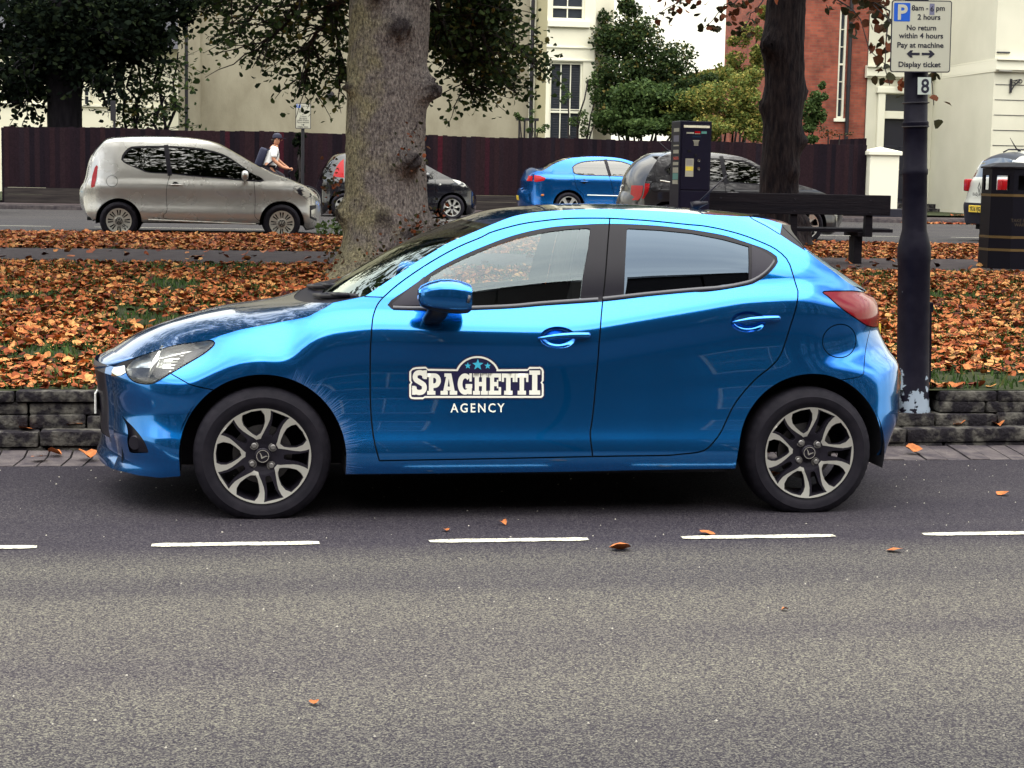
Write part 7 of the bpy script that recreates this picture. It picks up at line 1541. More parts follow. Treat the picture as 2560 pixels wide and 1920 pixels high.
# 2: the darker lime near the bench
T2=(7.95,25,.6)
t2=empty('lime_tree',T2,0,'dark slender tree trunk with rounded burrs standing behind the bench','tree')
trunk_mesh('trunk',[(-.05,.05,0,.36),(.4,.03,0,.31),(1.0,.0,0,.275),(1.7,.02,0,.275),(2.4,.03,0,.285),(3.1,.0,0,.29),(3.8,.02,0,.27),(6.5,.2,0,.2)],M['bark_dark'],t2,[(-20,1.55,.14,.10),(170,2.05,.14,.08),(-150,2.9,.2,.12),(10,2.25,.14,.09),(-60,1.1,.12,.06),(-10,.35,.2,.12)],64,110,.012,9,.5)
bm2=MB(); Q=[]
o2=Vector(T2)
for (a,b_,y0,y1,n) in [((1900,-90),(1640,30),24.5,23,16),((1900,-60),(1760,60),24.3,23.5,12),((1950,-140),(1660,-10),24,22,14),((1930,-30),(1850,70),24.5,23.8,7),((2020,-160),(2215,150),22,17.5,15),((2080,-140),(2240,60),21,17,12),((2120,-120),(2195,20),21,18,10),((2240,-100),(2335,250),18,16.5,9),((2180,-120),(2225,200),19,16.8,11),((2230,-160),(2150,-20),19,18,10)]:
    s=Vector(P3(*a,y0))-o2; e=Vector(P3(*b_,y1))-o2; pts=branch(bm2,s,e,.014,.004,.12,8,.05)
    for _ in range(n*3):
        t=random.uniform(.25,1.0); i=min(int(t*8),7); p=pts[i].lerp(pts[i+1],t*8-i); Q.append((p.x+random.gauss(0,.10),p.y+random.gauss(0,.08),p.z-abs(random.gauss(.04,.09))))
for s_,e_ in [((0,0,4.2),(-2.2,-1.5,5.2)),((0,0,4.4),(2.5,-2.6,5.0)),((0,0,4.6),(.8,-4.5,5.2)),((2.5,-2.6,5.0),(2.2,-6.5,4.4))]: branch(bm2,s_,e_,.10,.03,.15,8,0)
bm2.build('branch',M['twig'],t2); foliage('crown',Q,.085,.125,M['leaf_rust'],t2,.9,1.0)
Q=[]
for k in range(80): c=(random.uniform(-3,7),random.uniform(-11,3),random.uniform(5.2,9)); clump(Q,c,(1.2,1.2,.6),90,.1)
foliage('upper_crown',Q,.16,.26,M['leaf_dark'],t2)
# 3: black silhouetted tree at the left
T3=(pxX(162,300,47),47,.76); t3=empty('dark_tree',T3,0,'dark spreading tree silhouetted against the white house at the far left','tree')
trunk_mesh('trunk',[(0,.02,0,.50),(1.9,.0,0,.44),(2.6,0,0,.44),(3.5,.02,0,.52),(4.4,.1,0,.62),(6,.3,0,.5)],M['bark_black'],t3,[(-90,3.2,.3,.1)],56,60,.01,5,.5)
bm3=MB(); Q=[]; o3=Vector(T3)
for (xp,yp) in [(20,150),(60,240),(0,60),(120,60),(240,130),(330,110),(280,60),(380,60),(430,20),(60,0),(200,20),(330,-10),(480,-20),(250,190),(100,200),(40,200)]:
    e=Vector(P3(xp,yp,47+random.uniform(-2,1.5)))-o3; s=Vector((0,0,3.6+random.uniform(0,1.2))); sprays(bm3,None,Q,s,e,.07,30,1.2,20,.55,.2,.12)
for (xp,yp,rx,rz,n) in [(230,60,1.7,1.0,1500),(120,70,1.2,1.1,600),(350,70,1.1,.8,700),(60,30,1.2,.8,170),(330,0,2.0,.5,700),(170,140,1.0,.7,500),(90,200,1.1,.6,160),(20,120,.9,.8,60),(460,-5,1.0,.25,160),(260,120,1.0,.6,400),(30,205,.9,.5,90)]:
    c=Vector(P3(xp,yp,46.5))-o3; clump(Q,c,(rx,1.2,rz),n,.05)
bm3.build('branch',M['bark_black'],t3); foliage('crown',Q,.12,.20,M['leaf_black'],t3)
# saplings behind the fence
for (x0,x1,Yp,lab) in [(335,330,47.5,'slender dark sapling with a forked stem, nearest the dark tree'),(405,400,47.2,'slender dark sapling standing nearest the cream wall')]:
    T_=P3(x0,325,Yp); T_=(T_[0],T_[1],.76); s_=empty('sapling',T_,0,lab,'tree'); bm_=MB(); Q=[]; o_=Vector(T_)
    tops=[(x1-4,10),(x1+14,60),(x1-40,90)] if x0<380 else [(x1-15,5),(x1+10,0),(x1+45,130)]
    for (xp,yp) in tops:
        e=Vector(P3(xp,yp,Yp))-o_; pts=branch(bm_,(0,0,0),e,.055,.018,.12,10)
        for k in range(26):
            t=random.uniform(.3,1); i=min(int(t*10),9); p=pts[i].lerp(pts[i+1],t*10-i); d=Vector((random.gauss(0,.5),random.gauss(0,.4),random.gauss(.0,.25))); branch(bm_,p,p+d,.010,.004,.1,3)
            for _ in range(11): u=random.uniform(.4,1.1); Q.append(tuple(p+d*u+Vector([random.gauss(0,.10) for _ in range(3)])))
    bm_.build('stem',M['bark_black'],s_); foliage('crown',Q,.09,.16,M['leaf_dark'],s_)
# shrubs behind the fence
def shrub(name,lab,base,lobes,m,s0,s1,stems=5,cat='shrub'):
    T_=(pxX(base[0],330,base[1]),base[1],.76); s_=empty(name,T_,0,lab,cat); o_=Vector(T_); Q=[]; bm_=MB()
    for (xp,yp,dy,rx,rz,n) in lobes:
        c=Vector(P3(xp,yp,base[1]+dy))-o_; k=max(3,n//130)
        for _ in range(k):
            dd=rng.normal(0,1,3); dd/=np.linalg.norm(dd); cc_=np.array(c)+dd*np.array([rx,rx*.7,rz])*rng.uniform(.3,1.0); clump(Q,cc_,(rx*.42,rx*.36,rz*.36),n//k,.15)
        branch(bm_,(random.uniform(-.2,.2),0,0),c,.05,.015,.15,6)
    bm_.build('stem',M['twig'],s_); foliage('crown',Q,s0,s1,m,s_); return s_
shrub('holly_bush','tall dark green bush filling the gap beside the white bay',(1600,49.0),[(1555,105,0,.8,1.05,3300),(1635,160,0,1.1,.95,3600),(1550,210,-.3,.85,.9,3200),(1585,45,.3,.6,.7,1100),(1680,210,-.3,1.0,.7,3000),(1530,285,-.5,.7,.6,2200),(1740,195,0,.55,.45,500),(1600,290,-.4,1.0,.6,2600),(1520,70,.2,.42,.7,600)],M['leaf_dark'],.07,.12)
shrub('leafy_bush','bright mid green bush leaning over the fence in front of the dark bush',(1590,45.6),[(1600,250,0,.85,.55,3200),(1550,300,0,.7,.4,2000),(1660,265,0,.85,.55,3000),(1640,320,-.5,.8,.32,1600),(1700,300,-.3,.6,.45,1500)],M['leaf_mid'],.07,.12)
shrub('yellowing_shrub','yellow-green autumn shrub spilling over the fence left of the dark trunk',(1790,45.4),[(1740,265,0,.85,.6,2800),(1820,255,0,.85,.65,3000),(1865,315,-.3,.6,.5,1700),(1780,325,-.6,.9,.35,1900),(1700,330,-.4,.5,.3,1000),(1870,220,.3,.5,.5,1000),(1885,290,-.2,.4,.5,1000)],M['leaf_lime'],.06,.10)
shrub('garden_tree','pale green garden tree against the sky left of the dark trunk',(1840,50),[(1850,190,0,.75,.6,1500),(1800,215,0,.7,.5,1100),(1880,120,0,.5,.75,900),(1760,200,.4,.55,.4,500),(1895,50,.2,.35,.6,360),(1830,130,.3,.4,.5,320)],M['leaf_lime'],.07,.12,cat='tree')
shrub('leafy_bush','fresh green bush against the red brick wall right of the dark trunk',(2030,47),[(2030,280,0,.50,.60,1200),(2010,330,-.2,.5,.3,600),(2050,240,0,.22,.30,300)],M['leaf_mid'],.07,.12)
shrub('bare_shrub','half-bare twiggy shrub on the fence by the red brick wall',(2085,45.2),[(2070,325,0,.5,.22,90),(2100,335,0,.4,.15,60)],M['leaf_rust'],.05,.08)
shrub('climber','thin climbing plant growing up the pane of the white bay window',(1440,46.2),[(1420,250,0,.25,.35,110),(1450,300,0,.35,.40,200),(1490,240,0,.25,.5,220),(1485,310,0,.35,.4,300),(1470,200,0,.25,.3,80)],M['leaf_mid'],.05,.09,cat='plant')
shrub('climber','small climber topping the wooden trellis',(1320,46.6),[(1300,300,0,.2,.2,120),(1345,325,0,.3,.2,160),(1330,290,0,.15,.2,60)],M['leaf_mid'],.05,.08,cat='plant')
shrub('climber','dark climber clothing the fence beside the far parking sign',(752,43.7),[(752,370,0,.16,.30,420),(752,430,0,.16,.30,420),(750,340,0,.16,.1,150)],M['leaf_black'],.07,.11,cat='plant')
Q=[]
b=tag(empty('weed_tuft',(pxX(845,560,26.2),26.2,.6),0),'green weeds growing at the kerb left of the big trunk','plant')
clump(Q,(0,0,.1),(.35,.2,.2),240,.1); foliage('leaves',Q,.05,.10,M['leaf_mid'],b)
# ---------------- street furniture ----------------
M['post_paint']=noisy('post_paint',(.004,.0035,.009),(.009,.008,.015),scale=10,rough=.48,bump=.12,bscale=18,spec=.10)
M['wood_dark']=noisy('wood_dark',(.005,.004,.008),(.013,.010,.014),scale=5,rough=.75,bump=.3,bscale=20,stretch=(.3,4,4))
def flaked(m):   # paint flaked to bare grey near the foot
    t=nd(m,'TexCoord'); n=nd(m,'TexNoise'); n.inputs['Scale'].default_value=16; n.inputs['Detail'].default_value=8; lk(m,t.outputs['Object'],n.inputs[0]); sx=nd(m,'SeparateXYZ'); lk(m,t.outputs['Object'],sx.inputs[0])
    mr=nd(m,'MapRange'); mr.inputs['From Min'].default_value=.04; mr.inputs['From Max'].default_value=.36; mr.inputs['To Min'].default_value=.14; mr.inputs['To Max'].default_value=-.20; lk(m,sx.outputs[2],mr.inputs['Value']); a=nd(m,'Math',operation='ADD'); lk(m,mr.outputs[0],a.inputs[0]); lk(m,n.outputs[0],a.inputs[1]); r=nd(m,'ValToRGB'); e=r.color_ramp.elements; e[0].position=.55; e[0].color=(0,0,0,1); e[1].position=.58; e[1].color=(1,1,1,1); lk(m,a.outputs[0],r.inputs[0])
    src=bsdf(m).inputs['Base Color'].links[0].from_socket; x=nd(m,'Mix'); x.data_type='RGBA'; x.inputs[7].default_value=(.20,.24,.30,1); lk(m,r.outputs[0],x.inputs[0]); lk(m,src,x.inputs[6]); lk(m,x.outputs[2],bsdf(m).inputs['Base Color'])
flaked(M['post_paint'])
lp=empty('lamp_post',(4.10,10.08,.20),0,'black painted lamp post flaking at its foot and carrying a parking sign','lamp post'); lp.rotation_euler=(0,R(-2.1),0)
b=MB(); b.lathe([(.105,-.1),(.105,.02),(.098,.03),(.096,.50),(.096,.90),(.100,.92),(.099,.99),(.088,1.04),(.073,1.10),(.071,1.42),(.076,1.43),(.077,1.455),(.071,1.465),(.070,1.70),(.076,1.71),(.077,1.735),(.070,1.745),(.068,2.2),(.066,5.2)],36); po=b.build('column',M['post_paint'],lp,'auto')
b=MB(); b.bbox(.086,.106,-.03,.03,.18,.62,.006); b.bbox(.084,.12,-.02,.02,.60,.66,.006); b.build('access_door',M['post_paint'],lp)
b=MB()
for z in (1.36,1.50): b.tube([(.078*math.cos(t),.078*math.sin(t),z+.35) for t in np.linspace(0,2*math.pi,25)],.004,6,False)
b.build('strap',M['iron'],lp)
b=MB(); b.tube([(0,0,5.2),(0,-.1,5.6),(0,-.8,5.9)],[.05,.045,.04],10); b.bbox(-.12,.12,-1.3,-.75,5.84,5.97,.04); b.build('lantern',M['gunmetal'],lp,'auto')
def rrect(x0,x1,z0,z1,r,n=6):
    o=[]
    for cx,cz,a in ((x1-r,z1-r,0),(x0+r,z1-r,90),(x0+r,z0+r,180),(x1-r,z0+r,270)): o+=[(cx+r*math.cos(R(a+90*i/n)),cz+r*math.sin(R(a+90*i/n))) for i in range(n+1)]
    return o
M['sign_white']=mat('sign_white',(.42,.41,.34),.4); M['sign_blue']=mat('sign_blue',(.012,.085,.46),.4); M['sign_ink']=mat('sign_ink',(.010,.009,.022),.5); M['patch_grey']=mat('patch_grey',(.14,.14,.22),.5)
def text_on(parent,txt,x,z,h,y,m,align='CENTER',width=None,bold=.0,name='lettering'):
    v,f=mesh_text(txt,1,bold,align); hh=.70; s=h/hh
    if width: sx=width/(v[:,0].max()-v[:,0].min())
    else: sx=s
    return mobj(name,[(x+a*sx,y,z+c*s) for a,c,_ in v],f,m,parent)
def sheet_poly(parent,name,poly,y,m,thick=.0):
    b=MB()
    if thick: b.prism(poly,y,y+thick)
    else: b.add([(a,y,c) for a,c in poly],[tuple(range(len(poly)))])
    return b.build(name,m,parent)
# parking plate on the post (342 x 375 mm)
sg=empty('parking_sign',(4.008,9.985,2.43),0,'white parking plate with blue P and two-way arrow, fixed to the lamp post','sign'); sg.rotation_euler=(0,R(-1.0),R(-3))
sheet_poly(sg,'panel',rrect(-.182,.182,-.208,.208,.016),.0,M['sign_ink'],.004); 
face=sheet_poly(sg,'face',rrect(-.176,.176,-.202,.202,.012),-.0012,M['sign_white'])
bl=sheet_poly(face,'blue_panel',rrect(-.168,-.070,.086,.192,.005),-.0022,M['sign_blue']); text_on(bl,'P',-.119,.098,.084,-.0032,M['sign_white'],bold=.03)
Tx=lambda t,x,z,h,w: text_on(face,t,x,z,h,-.0026,M['sign_ink'],width=w,bold=.022)
Tx('8am -',-.012,.150,.030,.100); sheet_poly(face,'patch',[(.046,.125),(.076,.125),(.076,.190),(.046,.190)],-.0022,M['patch_grey']); text_on(face,'6',.061,.145,.030,-.0030,M['sign_ink'],width=.021,bold=.012); Tx('pm',.112,.150,.030,.052)
Tx('2 hours',.044,.098,.030,.138); Tx('No return',.0,.036,.030,.178); Tx('within 4 hours',0,-.010,.030,.268); Tx('Pay at machine',-.004,-.064,.030,.280); Tx('Display ticket',-.006,-.176,.030,.256)
for s in (-1,1): sheet_poly(face,'arrow',[(s*.006,-.108),(s*.055,-.108),(s*.046,-.122),(s*.062,-.122),(s*.086,-.101),(s*.062,-.080),(s*.046,-.080),(s*.055,-.094),(s*.006,-.094)][::s],-.0026,M['sign_ink'])
n8=empty('number_plate',(4.043,9.985,2.145),0,'small white plate bearing the figure 8 on the lamp post','sign'); n8.rotation_euler=(0,R(-2),R(4))
sheet_poly(n8,'panel',[(-.042,-.050),(.042,-.050),(.042,.050),(-.042,.050)],0,mat('plate_pale',(.42,.46,.43),.4),.003); text_on(n8,'8',.004,-.040,.080,-.001,M['sign_ink'],width=.052,bold=.02)
# far sign on its pole
fp=empty('sign_pole',(pxX(757,330,41.4),41.4,.70),0,'thin dark pole carrying the far parking sign','pole'); zt_=pz(258,41.4,757)-.70; b=MB(); b.tube([(0,0,0),(0,0,zt_)],.04,12); b.build('pole',M['iron'],fp,'auto')
w_=pxX(777.5,290,41.3)-pxX(739,290,41.3); h_=pz(258,41.3,757)-pz(322,41.3,757)
fs_=empty('parking_sign',(pxX(758,290,41.33),41.33,pz(290,41.33,757)),0,'white permit holders parking sign with blue P on a thin pole before the fence','sign')
sheet_poly(fs_,'panel',rrect(-w_/2,w_/2,-h_/2,h_/2,.02),0,M['sign_ink'],.006); ff_=sheet_poly(fs_,'face',rrect(-w_/2+.014,w_/2-.014,-h_/2+.014,h_/2-.014,.015),-.002,M['sign_white']); bl=sheet_poly(ff_,'blue_panel',rrect(-w_*.43,-w_*.18,h_*.31,h_*.46,.006),-.004,M['sign_blue']); text_on(bl,'P',-w_*.305,h_*.33,.075,-.006,M['sign_white'],bold=.02)
for t,x,z,w in (('8 am - 6 pm',.14,.36,.52),('Permit',-.1,.20,.33),('holders',-.1,.135,.36),('or',-.01,.04,.10),('2 hours',0,-.045,.40),('No return',0,-.125,.50),('within 4 hours',-.01,-.195,.76),('Pay at machine',-.01,-.275,.78),('Display ticket',-.02,-.45,.70)): text_on(ff_,t,x*w_,z*h_,.036,-.005,M['sign_ink'],width=w*w_,bold=.01)
sheet_poly(ff_,'patch',rrect(w_*.13,w_*.30,h_*.14,h_*.225,.004),-.004,M['sign_ink']); sheet_poly(ff_,'arrow',[(-w_*.12,h_*-.35),(w_*.0,h_*-.35),(w_*.0,h_*-.385),(w_*.10,h_*-.345),(0,h_*-.305),(0,h_*-.335),(-w_*.12,h_*-.335)],-.005,M['sign_ink'])
# small dark sign seen from behind over the fence
ds=empty('street_sign',(pxX(284,330,45),45,.76),0,'narrow dark sign board on a post rising above the fence','sign'); b=MB(); b.tube([(.02,0,0),(.02,0,pz(255,45,284)-.76)],.03,8); b.build('post',M['iron'],ds,'auto'); b=MB(); b.bbox(-.07,.06,-.05,-.02,pz(302,45,284)-.76,pz(252,45,284)-.76,.008); b.build('board',M['iron'],ds)
# bench, its back towards us
be=empty('bench',(6.59,20.05,gz(20)+.012),0,'dark wooden slatted bench facing away across the path','bench')
b=MB(); b.bbox(-1.24,1.165,-.03,.012,.585,.825,.008); b.build('backrest',M['wood_dark'],be)
b=MB(); b.bbox(-1.16,1.30,.30,.42,.385,.425,.006); b.bbox(-1.16,1.30,.44,.56,.385,.425,.006); b.bbox(-1.16,1.28,.16,.28,.380,.420,.006); b.build('seat',M['wood_dark'],be)
for x in (-.95,-.05,.88):
    lg=MB(); lg.bbox(x-.055,x+.045,.22,.42,0,.329,.008)
    lg.bbox(x-.05,x+.07,.10,.62,.33,.382,.006); lg.add([(x+.0,.02,.33),(x+.09,.02,.33),(x+.09,.11,.33),(x,.11,.33),(x-.01,.014,.80),(x+.075,.014,.80),(x+.075,.06,.80),(x-.01,.06,.80)],[(0,1,2,3),(4,7,6,5),(0,4,5,1),(1,5,6,2),(2,6,7,3),(3,7,4,0)])
    l_=lg.build('leg',M['wood_dark'],be)
    bt=MB()
    for z in (.62,.76): bt.lathe([(0,-.006),(.012,-.004),(.012,0)],10,Matrix.Translation((x+.03,-.031,z)),'y')
    bt.build('bolt',M['gunmetal'],l_)
# ticket machine
tm=empty('ticket_machine',(5.115,19.35,gz(19.3)+.01),0,'tall black pay and display ticket machine with a cream strip along its top','ticket machine'); tm.rotation_euler=(0,0,R(4))
b=MB(); b.bbox(-.185,.185,-.16,.16,.44,1.62,.012); b.build('housing',M['post_paint'] if 0 else mat('machine_paint',(.007,.006,.020),.45,spec=.2),tm)
mp_=bpy.data.materials['machine_paint']; b=MB(); b.bbox(-.17,.17,-.14,.14,0,.438,.01); b.build('pedestal',mp_,tm); b=MB(); b.bbox(-.165,.165,-.172,-.159,.86,1.585,.005); b.bbox(-.165,.165,-.172,-.159,.60,.85,.005); dr=b.build('door',mp_,tm)
q=lambda nm,x0,x1,z0,z1,m,y=-.1745: sheet_poly(dr,nm,[(x0,z0),(x1,z0),(x1,z1),(x0,z1)],y,m)
cream=mat('cream_strip',(.85,.82,.66),.5); q('top_strip',-.150,.155,1.545,1.572,cream); q('sticker',-.115,-.030,1.478,1.496,M['sign_white']); q('sticker',-.020,.045,1.484,1.508,M['lamp_red']); q('sticker',-.020,.045,1.476,1.483,M['sign_white']); q('sticker',.058,.120,1.482,1.508,mat('sticker_teal',(.10,.30,.28),.5)); q('screen',-.045,.055,1.440,1.458,mat('screen_dark',(.012,.03,.06),.2))
for i,w in enumerate((.078,.062,.055,.050,.052)): q('notice_line',.0-w/2,w/2,1.402-i*.013,1.409-i*.013,M['sign_white'])
q('notice',-.118,-.022,1.005,1.205,M['sign_white']); q('notice_band',-.114,-.026,1.07,1.118,mat('band_yellow',(.78,.62,.08),.5),-.1755)
for i in range(7): q('notice_line',-.108,-.034,1.135+i*.009,1.138+i*.009,M['patch_grey'],-.1758)
for z in (1.185,1.093):
    b=MB(); b.lathe([(.018,-.014),(.018,0),(.010,0)],20,Matrix.Translation((.035,-.172,z)),'y',False); b.lathe([(0,-.004),(.011,-.003)],16,Matrix.Translation((.035,-.172,z)),'y',False); b.build('button',M['chrome'],dr,'auto')
b=MB(); b.bbox(-.095,-.06,-.178,-.172,1.275,1.30,.003); b.bbox(-.012,.012,-.178,-.172,1.225,1.255,.003); b.build('slot',M['gap'],dr)
for i,(z0,z1,m) in enumerate([(1.50,1.54,M['sign_white']),(1.39,1.46,M['patch_grey']),(1.34,1.355,M['sign_white']),(1.26,1.30,M['sign_white']),(1.19,1.225,M['lamp_red']),(1.13,1.165,M['sign_white']),(1.045,1.105,M['sign_white']),(.97,1.04,bpy.data.materials['sticker_teal']),(.92,.965,M['sign_white'])]):
    b=MB(); b.add([(-.1865,-.13,z0),(-.1865,.06,z0),(-.1865,.06,z1),(-.1865,-.13,z1)],[(0,3,2,1)]); b.build('sticker',m,tm)
# litter bin
LB=(9.15,19.75,gz(19.7)+.01); lb=empty('litter_bin',LB,0,'black octagonal litter bin with gold bands at the right edge','litter bin')
bin_m=mat('bin_paint',(.005,.0045,.010),.42,spec=.2); gold=mat('gold_band',(.13,.08,.028),.5,.2)
def octa(r,a0=22.5): return [(r*math.cos(R(a0+45*k)),r*math.sin(R(a0+45*k))) for k in range(8)]
def ring8(b,r0,r1,z0,z1):
    o=octa(r0)+octa(r1); v=[(x,y,z0) for x,y in octa(r0)]+[(x,y,z1) for x,y in octa(r0)]+[(x,y,z0) for x,y in octa(r1)]+[(x,y,z1) for x,y in octa(r1)]; f=[]
    for k in range(8): j=(k+1)%8; f+=[(k,j,8+j,8+k),(16+k,24+k,24+j,16+j),(k,16+k,16+j,j),(8+k,8+j,24+j,24+k)]
    b.add(v,f)
b=MB(); ring8(b,.355,.30,.0,.86); bd=b.build('body',bin_m,lb)
b=MB()   # hood posts round square openings
for k in range(8):
    a0,a1=R(22.5+45*k),R(22.5+45*(k+1)); P0=Vector((.352*math.cos(a0),.352*math.sin(a0),0)); P1=Vector((.352*math.cos(a1),.352*math.sin(a1),0)); n=(P0+P1).normalized()
    def quad(u0,u1,z0,z1):
        A=P0.lerp(P1,u0); B_=P0.lerp(P1,u1); v=[(A.x,A.y,z0),(B_.x,B_.y,z0),(B_.x,B_.y,z1),(A.x,A.y,z1)]; v+=[(x-n.x*.025,y-n.y*.025,z) for x,y,z in v]; b.add(v,[(0,1,2,3),(4,7,6,5),(0,4,5,1),(1,5,6,2),(2,6,7,3),(3,7,4,0)])
    quad(0,1,.862,.92); quad(0,.2,.92,1.09); quad(.8,1,.92,1.09); quad(0,1,1.09,1.17)
b.build('hood',bin_m,lb)
b=MB(); v=[(x,y,1.172) for x,y in octa(.375)]+[(x,y,1.19) for x,y in octa(.375)]+[(x,y,1.235) for x,y in octa(.24)]+[(0,0,1.25)]; f=[tuple(range(8))[::-1]]
for k in range(8): j=(k+1)%8; f+=[(k,j,8+j,8+k),(8+k,8+j,16+j,16+k),(16+k,16+j,24)]
b.add(v,f); b.build('lid',noisy('lid_paint',(.008,.007,.011),(.020,.017,.018),scale=8,rough=.5),lb)
for z in (.862,.375,.225):
    b=MB(); ring8(b,.3575,.354,z-.018,z+.012); b.build('gold_band',gold,bd)
b=MB(); b.lathe([(.27,.1),(.27,.80)],20); b.box(-.06,.27,-.02,.02,.8,1.17); b.build('liner',M['liner'],lb)
k=5; 
for i,(t,zz) in enumerate((('TAKE PRIDE IN',.55),('WARWICK',.50))):
    v,f=mesh_text(t,.055,.0); a=R(-90+0); n=Vector((math.cos(R(-90)),math.sin(R(-90)),0)); mobj('lettering',[(x_+.03,-.329,zz+y_) for x_,y_,_ in v],f,gold if 0 else mat('bin_letter%d'%i,(.05,.035,.02),.6),bd)
# ---------------- the cyclist ----------------
CY=38.2; cx=pxX(691,400,CY)-.27
bk=empty('bicycle',(cx+.22,CY,GZ),0,'dark bicycle ridden along the far road beside the silver car','bicycle')
def wheel_b(x,nm='wheel'):
    b=MB(); b.tube([(x+.335*math.cos(t),0,.34+.335*math.sin(t)) for t in np.linspace(0,2*math.pi,49)],.016,8,False); w=b.build(nm,M['rubber'],bk,True)
    b=MB(); b.tube([(x+.31*math.cos(t),0,.34+.31*math.sin(t)) for t in np.linspace(0,2*math.pi,49)],.010,6,False)
    for k in range(14): t=2*math.pi*k/14; b.tube([(x,.02*(-1)**k,.34),(x+.31*math.cos(t+.2),0,.34+.31*math.sin(t+.2))],.0025,4)
    b.tube([(x,-.04,.34),(x,.04,.34)],.025,10); b.build('rim',M['silver'],w)
wheel_b(.68); wheel_b(-.46)
b=MB(); fr=lambda p,q,r=.018: b.tube([p,q],r,8)
fr((-.02,0,.30),(-.14,0,.82)); fr((-.02,0,.30),(.34,0,.80),.022); fr((-.14,0,.80),(.33,0,.84)); fr((.33,0,.86),(.35,0,.76),.024); fr((.36,0,.74),(.68,0,.34),.016)
for s in (-.05,.05): fr((-.02,s,.30),(-.46,s,.34),.010); fr((-.14,s*.6,.78),(-.46,s,.34),.009)
b.build('frame',M['black_matte'],bk,'auto')
b=MB(); b.tube([(.33,0,.86),(.31,0,.97),(.37,0,1.0)],.014,8); b.tube([(.34,-.26,1.02),(.38,-.12,1.0),(.38,.12,1.0),(.34,.26,1.02)],.013,8); b.build('handlebar',M['black_matte'],bk,True)
b=MB(); b.tube([(-.15,0,.82),(-.165,0,.93)],.014,8); b.add([],[]); b.tube([(-.30,0,.955),(-.2,0,.96),(-.05,0,.945),(.0,0,.93)],[.055,.06,.03,.015],10,True,.4); b.build('saddle',M['black_matte'],bk,True)
b=MB(); b.lathe([(.085,-.012),(.085,.0),(.06,0)],20,Matrix.Translation((-.02,-.05,.30)),'y'); b.tube([(-.02,-.07,.30),(.12,-.075,.20)],.012,6); b.tube([(-.02,.07,.30),(-.16,.075,.40)],.012,6); b.bbox(.07,.17,-.15,-.075,.185,.21,.004); b.bbox(-.21,-.11,.075,.15,.385,.41,.004); b.build('crank',M['gunmetal'],bk,'auto')
pe=empty('person',(cx+.22,CY,GZ),0,'cyclist in a white T-shirt and dark cap with a dark rucksack, riding to the right','person')
def skin(name,verts,edges,rad,m,parent,root=0,sub=2):
    me=bpy.data.meshes.new(name); me.from_pydata(verts,edges,[]); o=bpy.data.objects.new(name,me); COL.objects.link(o); sm=o.modifiers.new('s','SKIN'); 
    for i,r in enumerate(rad):
        q=me.skin_vertices[0].data[i]; q.radius=(r if hasattr(r,'__len__') else (r,r)); q.use_root=(i==root)
    sb=o.modifiers.new('b','SUBSURF'); sb.levels=sub; sb.render_levels=sub
    dg=bpy.context.evaluated_depsgraph_get(); dg.update(); m2=bpy.data.meshes.new_from_object(o.evaluated_get(dg)); bpy.data.objects.remove(o); bpy.data.meshes.remove(me); m2.name=name
    for p in m2.polygons: p.use_smooth=True
    m2.materials.clear(); m2.materials.append(m); o=bpy.data.objects.new(name,m2); COL.objects.link(o); o.parent=parent; return o
M['skin']=mat('skin',(.42,.19,.11),.55); M['shirt']=mat('shirt',(.80,.80,.80),.85); M['trousers']=mat('trousers',(.015,.013,.022),.85); M['hair']=mat('hair',(.02,.014,.012),.8); M['cap']=mat('cap',(.012,.013,.035),.7); M['bag']=mat('bag',(.012,.014,.04),.7)
# skeleton: pelvis, spine, neck, head; arms to the bars; legs to the pedals
V=[(-.13,0,1.02),(-.09,0,1.16),(-.03,0,1.32),(.015,0,1.46),(.035,0,1.535),(.055,0,1.60),(.07,0,1.68),
   (.01,-.17,1.44),(-.02,-.205,1.22),(.17,-.235,1.07),(.31,-.24,1.035),
   (.02,.17,1.44),(.08,.205,1.22),(.24,.235,1.09),(.33,.24,1.04),
   (-.12,-.09,.98),(.20,-.11,.72),(.10,-.11,.30),(.14,-.11,.235),(.22,-.11,.225),
   (-.12,.09,.98),(.22,.11,.86),(-.10,.11,.52),(-.13,.11,.44),(-.04,.11,.43)]
E_=[(0,1),(1,2),(2,3),(3,4),(4,5),(5,6),(3,7),(7,8),(8,9),(9,10),(3,11),(11,12),(12,13),(13,14),(0,15),(15,16),(16,17),(17,18),(18,19),(0,20),(20,21),(21,22),(22,23),(23,24)]
rr_=[(.13,.15),(.125,.15),(.12,.155),(.09,.12),(.055,.055),(.075,.07),(.085,.075),.062,.047,.038,.028,.062,.047,.038,.028,.095,.070,.048,.045,.035,.095,.070,.048,.045,.035]
bod=skin('body',V,E_,rr_,M['skin'],pe)
for s,(hx,hz) in ((-1,(.34,1.03)),(1,(.36,1.035))):
    b=MB()
    for k in range(4): y=s*(.215+.018*k); b.tube([(hx-.02,y,hz+.012),(hx+.02,y,hz+.022),(hx+.045-.004*abs(k-1),y,hz+.004),(hx+.035,y,hz-.022),(hx+.012,y,hz-.026)],[.010,.010,.009,.008,.007],6)
    b.tube([(hx-.02,s*.222,hz),(hx-.0,s*.205,hz-.012),(hx+.02,s*.202,hz-.02)],[.011,.010,.008],6); b.bbox(hx-.045,hx+.02,min(s*.21,s*.28),max(s*.21,s*.28),hz-.004,hz+.024,.010); b.build('hand',M['skin'],pe,True)
b=MB()  # face: nose, ears
b.tube([(.145,0,1.675),(.172,0,1.645),(.145,0,1.635)],[.008,.014,.010],6); 
for s in (-1,1): b.tube([(.06,s*.076,1.67),(.055,s*.084,1.645)],.016,8)
b.build('face',M['skin'],pe,True)
b=MB(); 
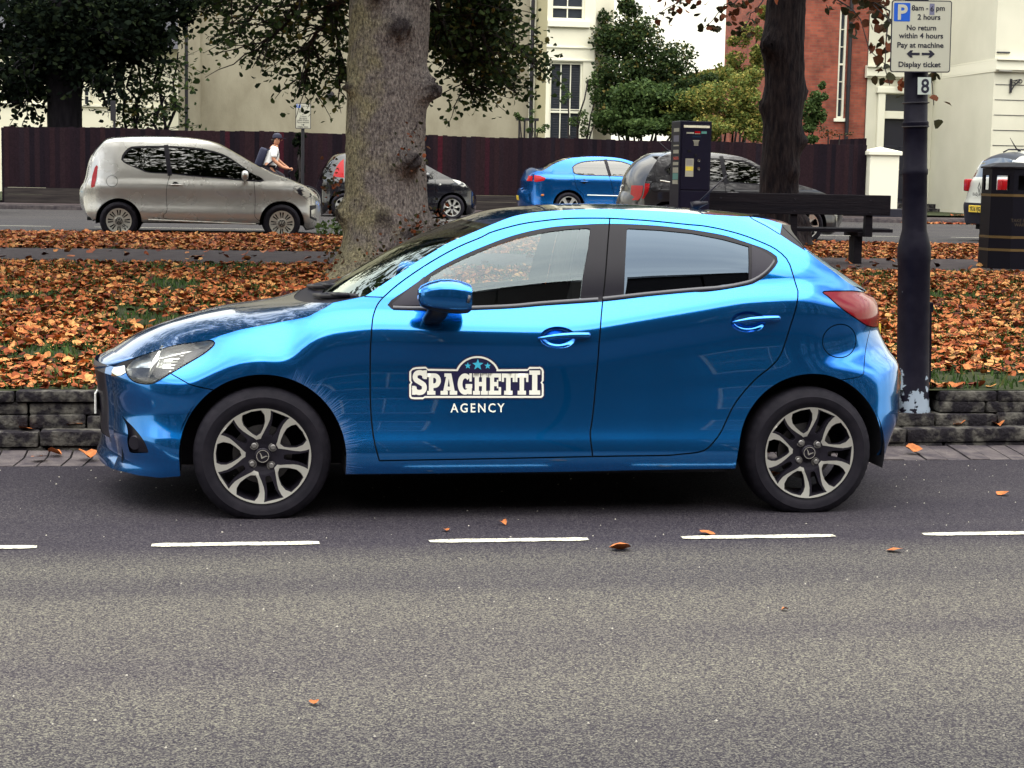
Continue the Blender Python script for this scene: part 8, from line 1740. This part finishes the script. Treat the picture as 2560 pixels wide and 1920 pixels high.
for s in (-1,1): b.tube([(.142,s*.03,1.668),(.150,s*.03,1.668)],.008,8)
b.tube([(.150,-.022,1.608),(.156,0,1.606),(.150,.022,1.608)],.004,6); b.build('eyes_and_mouth',M['hair'],pe,True)
sv=[(-.135,0,1.00),(-.09,0,1.16),(-.03,0,1.32),(.012,0,1.455),(.03,0,1.50),(.01,-.175,1.435),(-.012,-.205,1.25),(.02,.175,1.435),(.068,.205,1.25)]
skin('shirt',sv,[(0,1),(1,2),(2,3),(3,4),(3,5),(5,6),(3,7),(7,8)],[(.145,.168),(.14,.165),(.135,.17),(.10,.135),(.065,.07),.078,.068,.078,.068],M['shirt'],pe)
tv_=[(-.13,0,1.0),(-.12,-.09,.97),(.20,-.11,.725),(.11,-.11,.36),(-.12,.09,.97),(.22,.11,.865),(-.08,.11,.56)]
skin('trousers',tv_,[(0,1),(1,2),(2,3),(0,4),(4,5),(5,6)],[(.14,.16),.108,.082,.060,.108,.082,.060],M['trousers'],pe)
b=MB(); 
for (x,z,s) in ((.14,.225,-1),(-.12,.425,1)): b.tube([(x-.06,s*.11,z+.02),(x+.02,s*.11,z+.012),(x+.11,s*.11,z)],[.045,.045,.032],10,True)
b.build('shoe',M['black_matte'],pe,True)
b=MB(); b.lathe([(.098,0),(.100,.03),(.085,.075),(.045,.10),(0,.108)],20,Matrix.Translation((.065,0,1.685))); b.add([(.13,-.07,1.690),(.13,.07,1.690),(.235,.045,1.672),(.245,0,1.670),(.235,-.045,1.672),(.13,-.07,1.700),(.13,.07,1.700),(.235,.045,1.680),(.245,0,1.678),(.235,-.045,1.680)],[(0,1,2,3,4),(5,9,8,7,6),(0,4,9,5),(4,3,8,9),(3,2,7,8),(2,1,6,7)]); b.build('cap',M['cap'],pe,'auto')
b=MB(); b.tube([(-.02,0,1.66),(-.02,0,1.60)],[.045,.03],10); b.build('hair',M['hair'],pe,True)
rs=empty('rucksack',(cx+.22,CY,GZ),0,'dark blue rucksack on the back of the cyclist','bag'); b=MB(); T_=Matrix.Translation((-.27,0,1.26))@Matrix.Rotation(R(20),4,'Y'); b.bbox(-.09,.08,-.15,.15,-.20,.22,.05,T_); b.build('pack',M['bag'],rs,True); b=MB()
for s in (-1,1): b.tube([(-.14,s*.11,1.42),(.02,s*.12,1.52),(.10,s*.13,1.40),(.03,s*.15,1.24),(-.15,s*.14,1.10)],.014,6)
b.build('strap',M['bag'],rs,True)
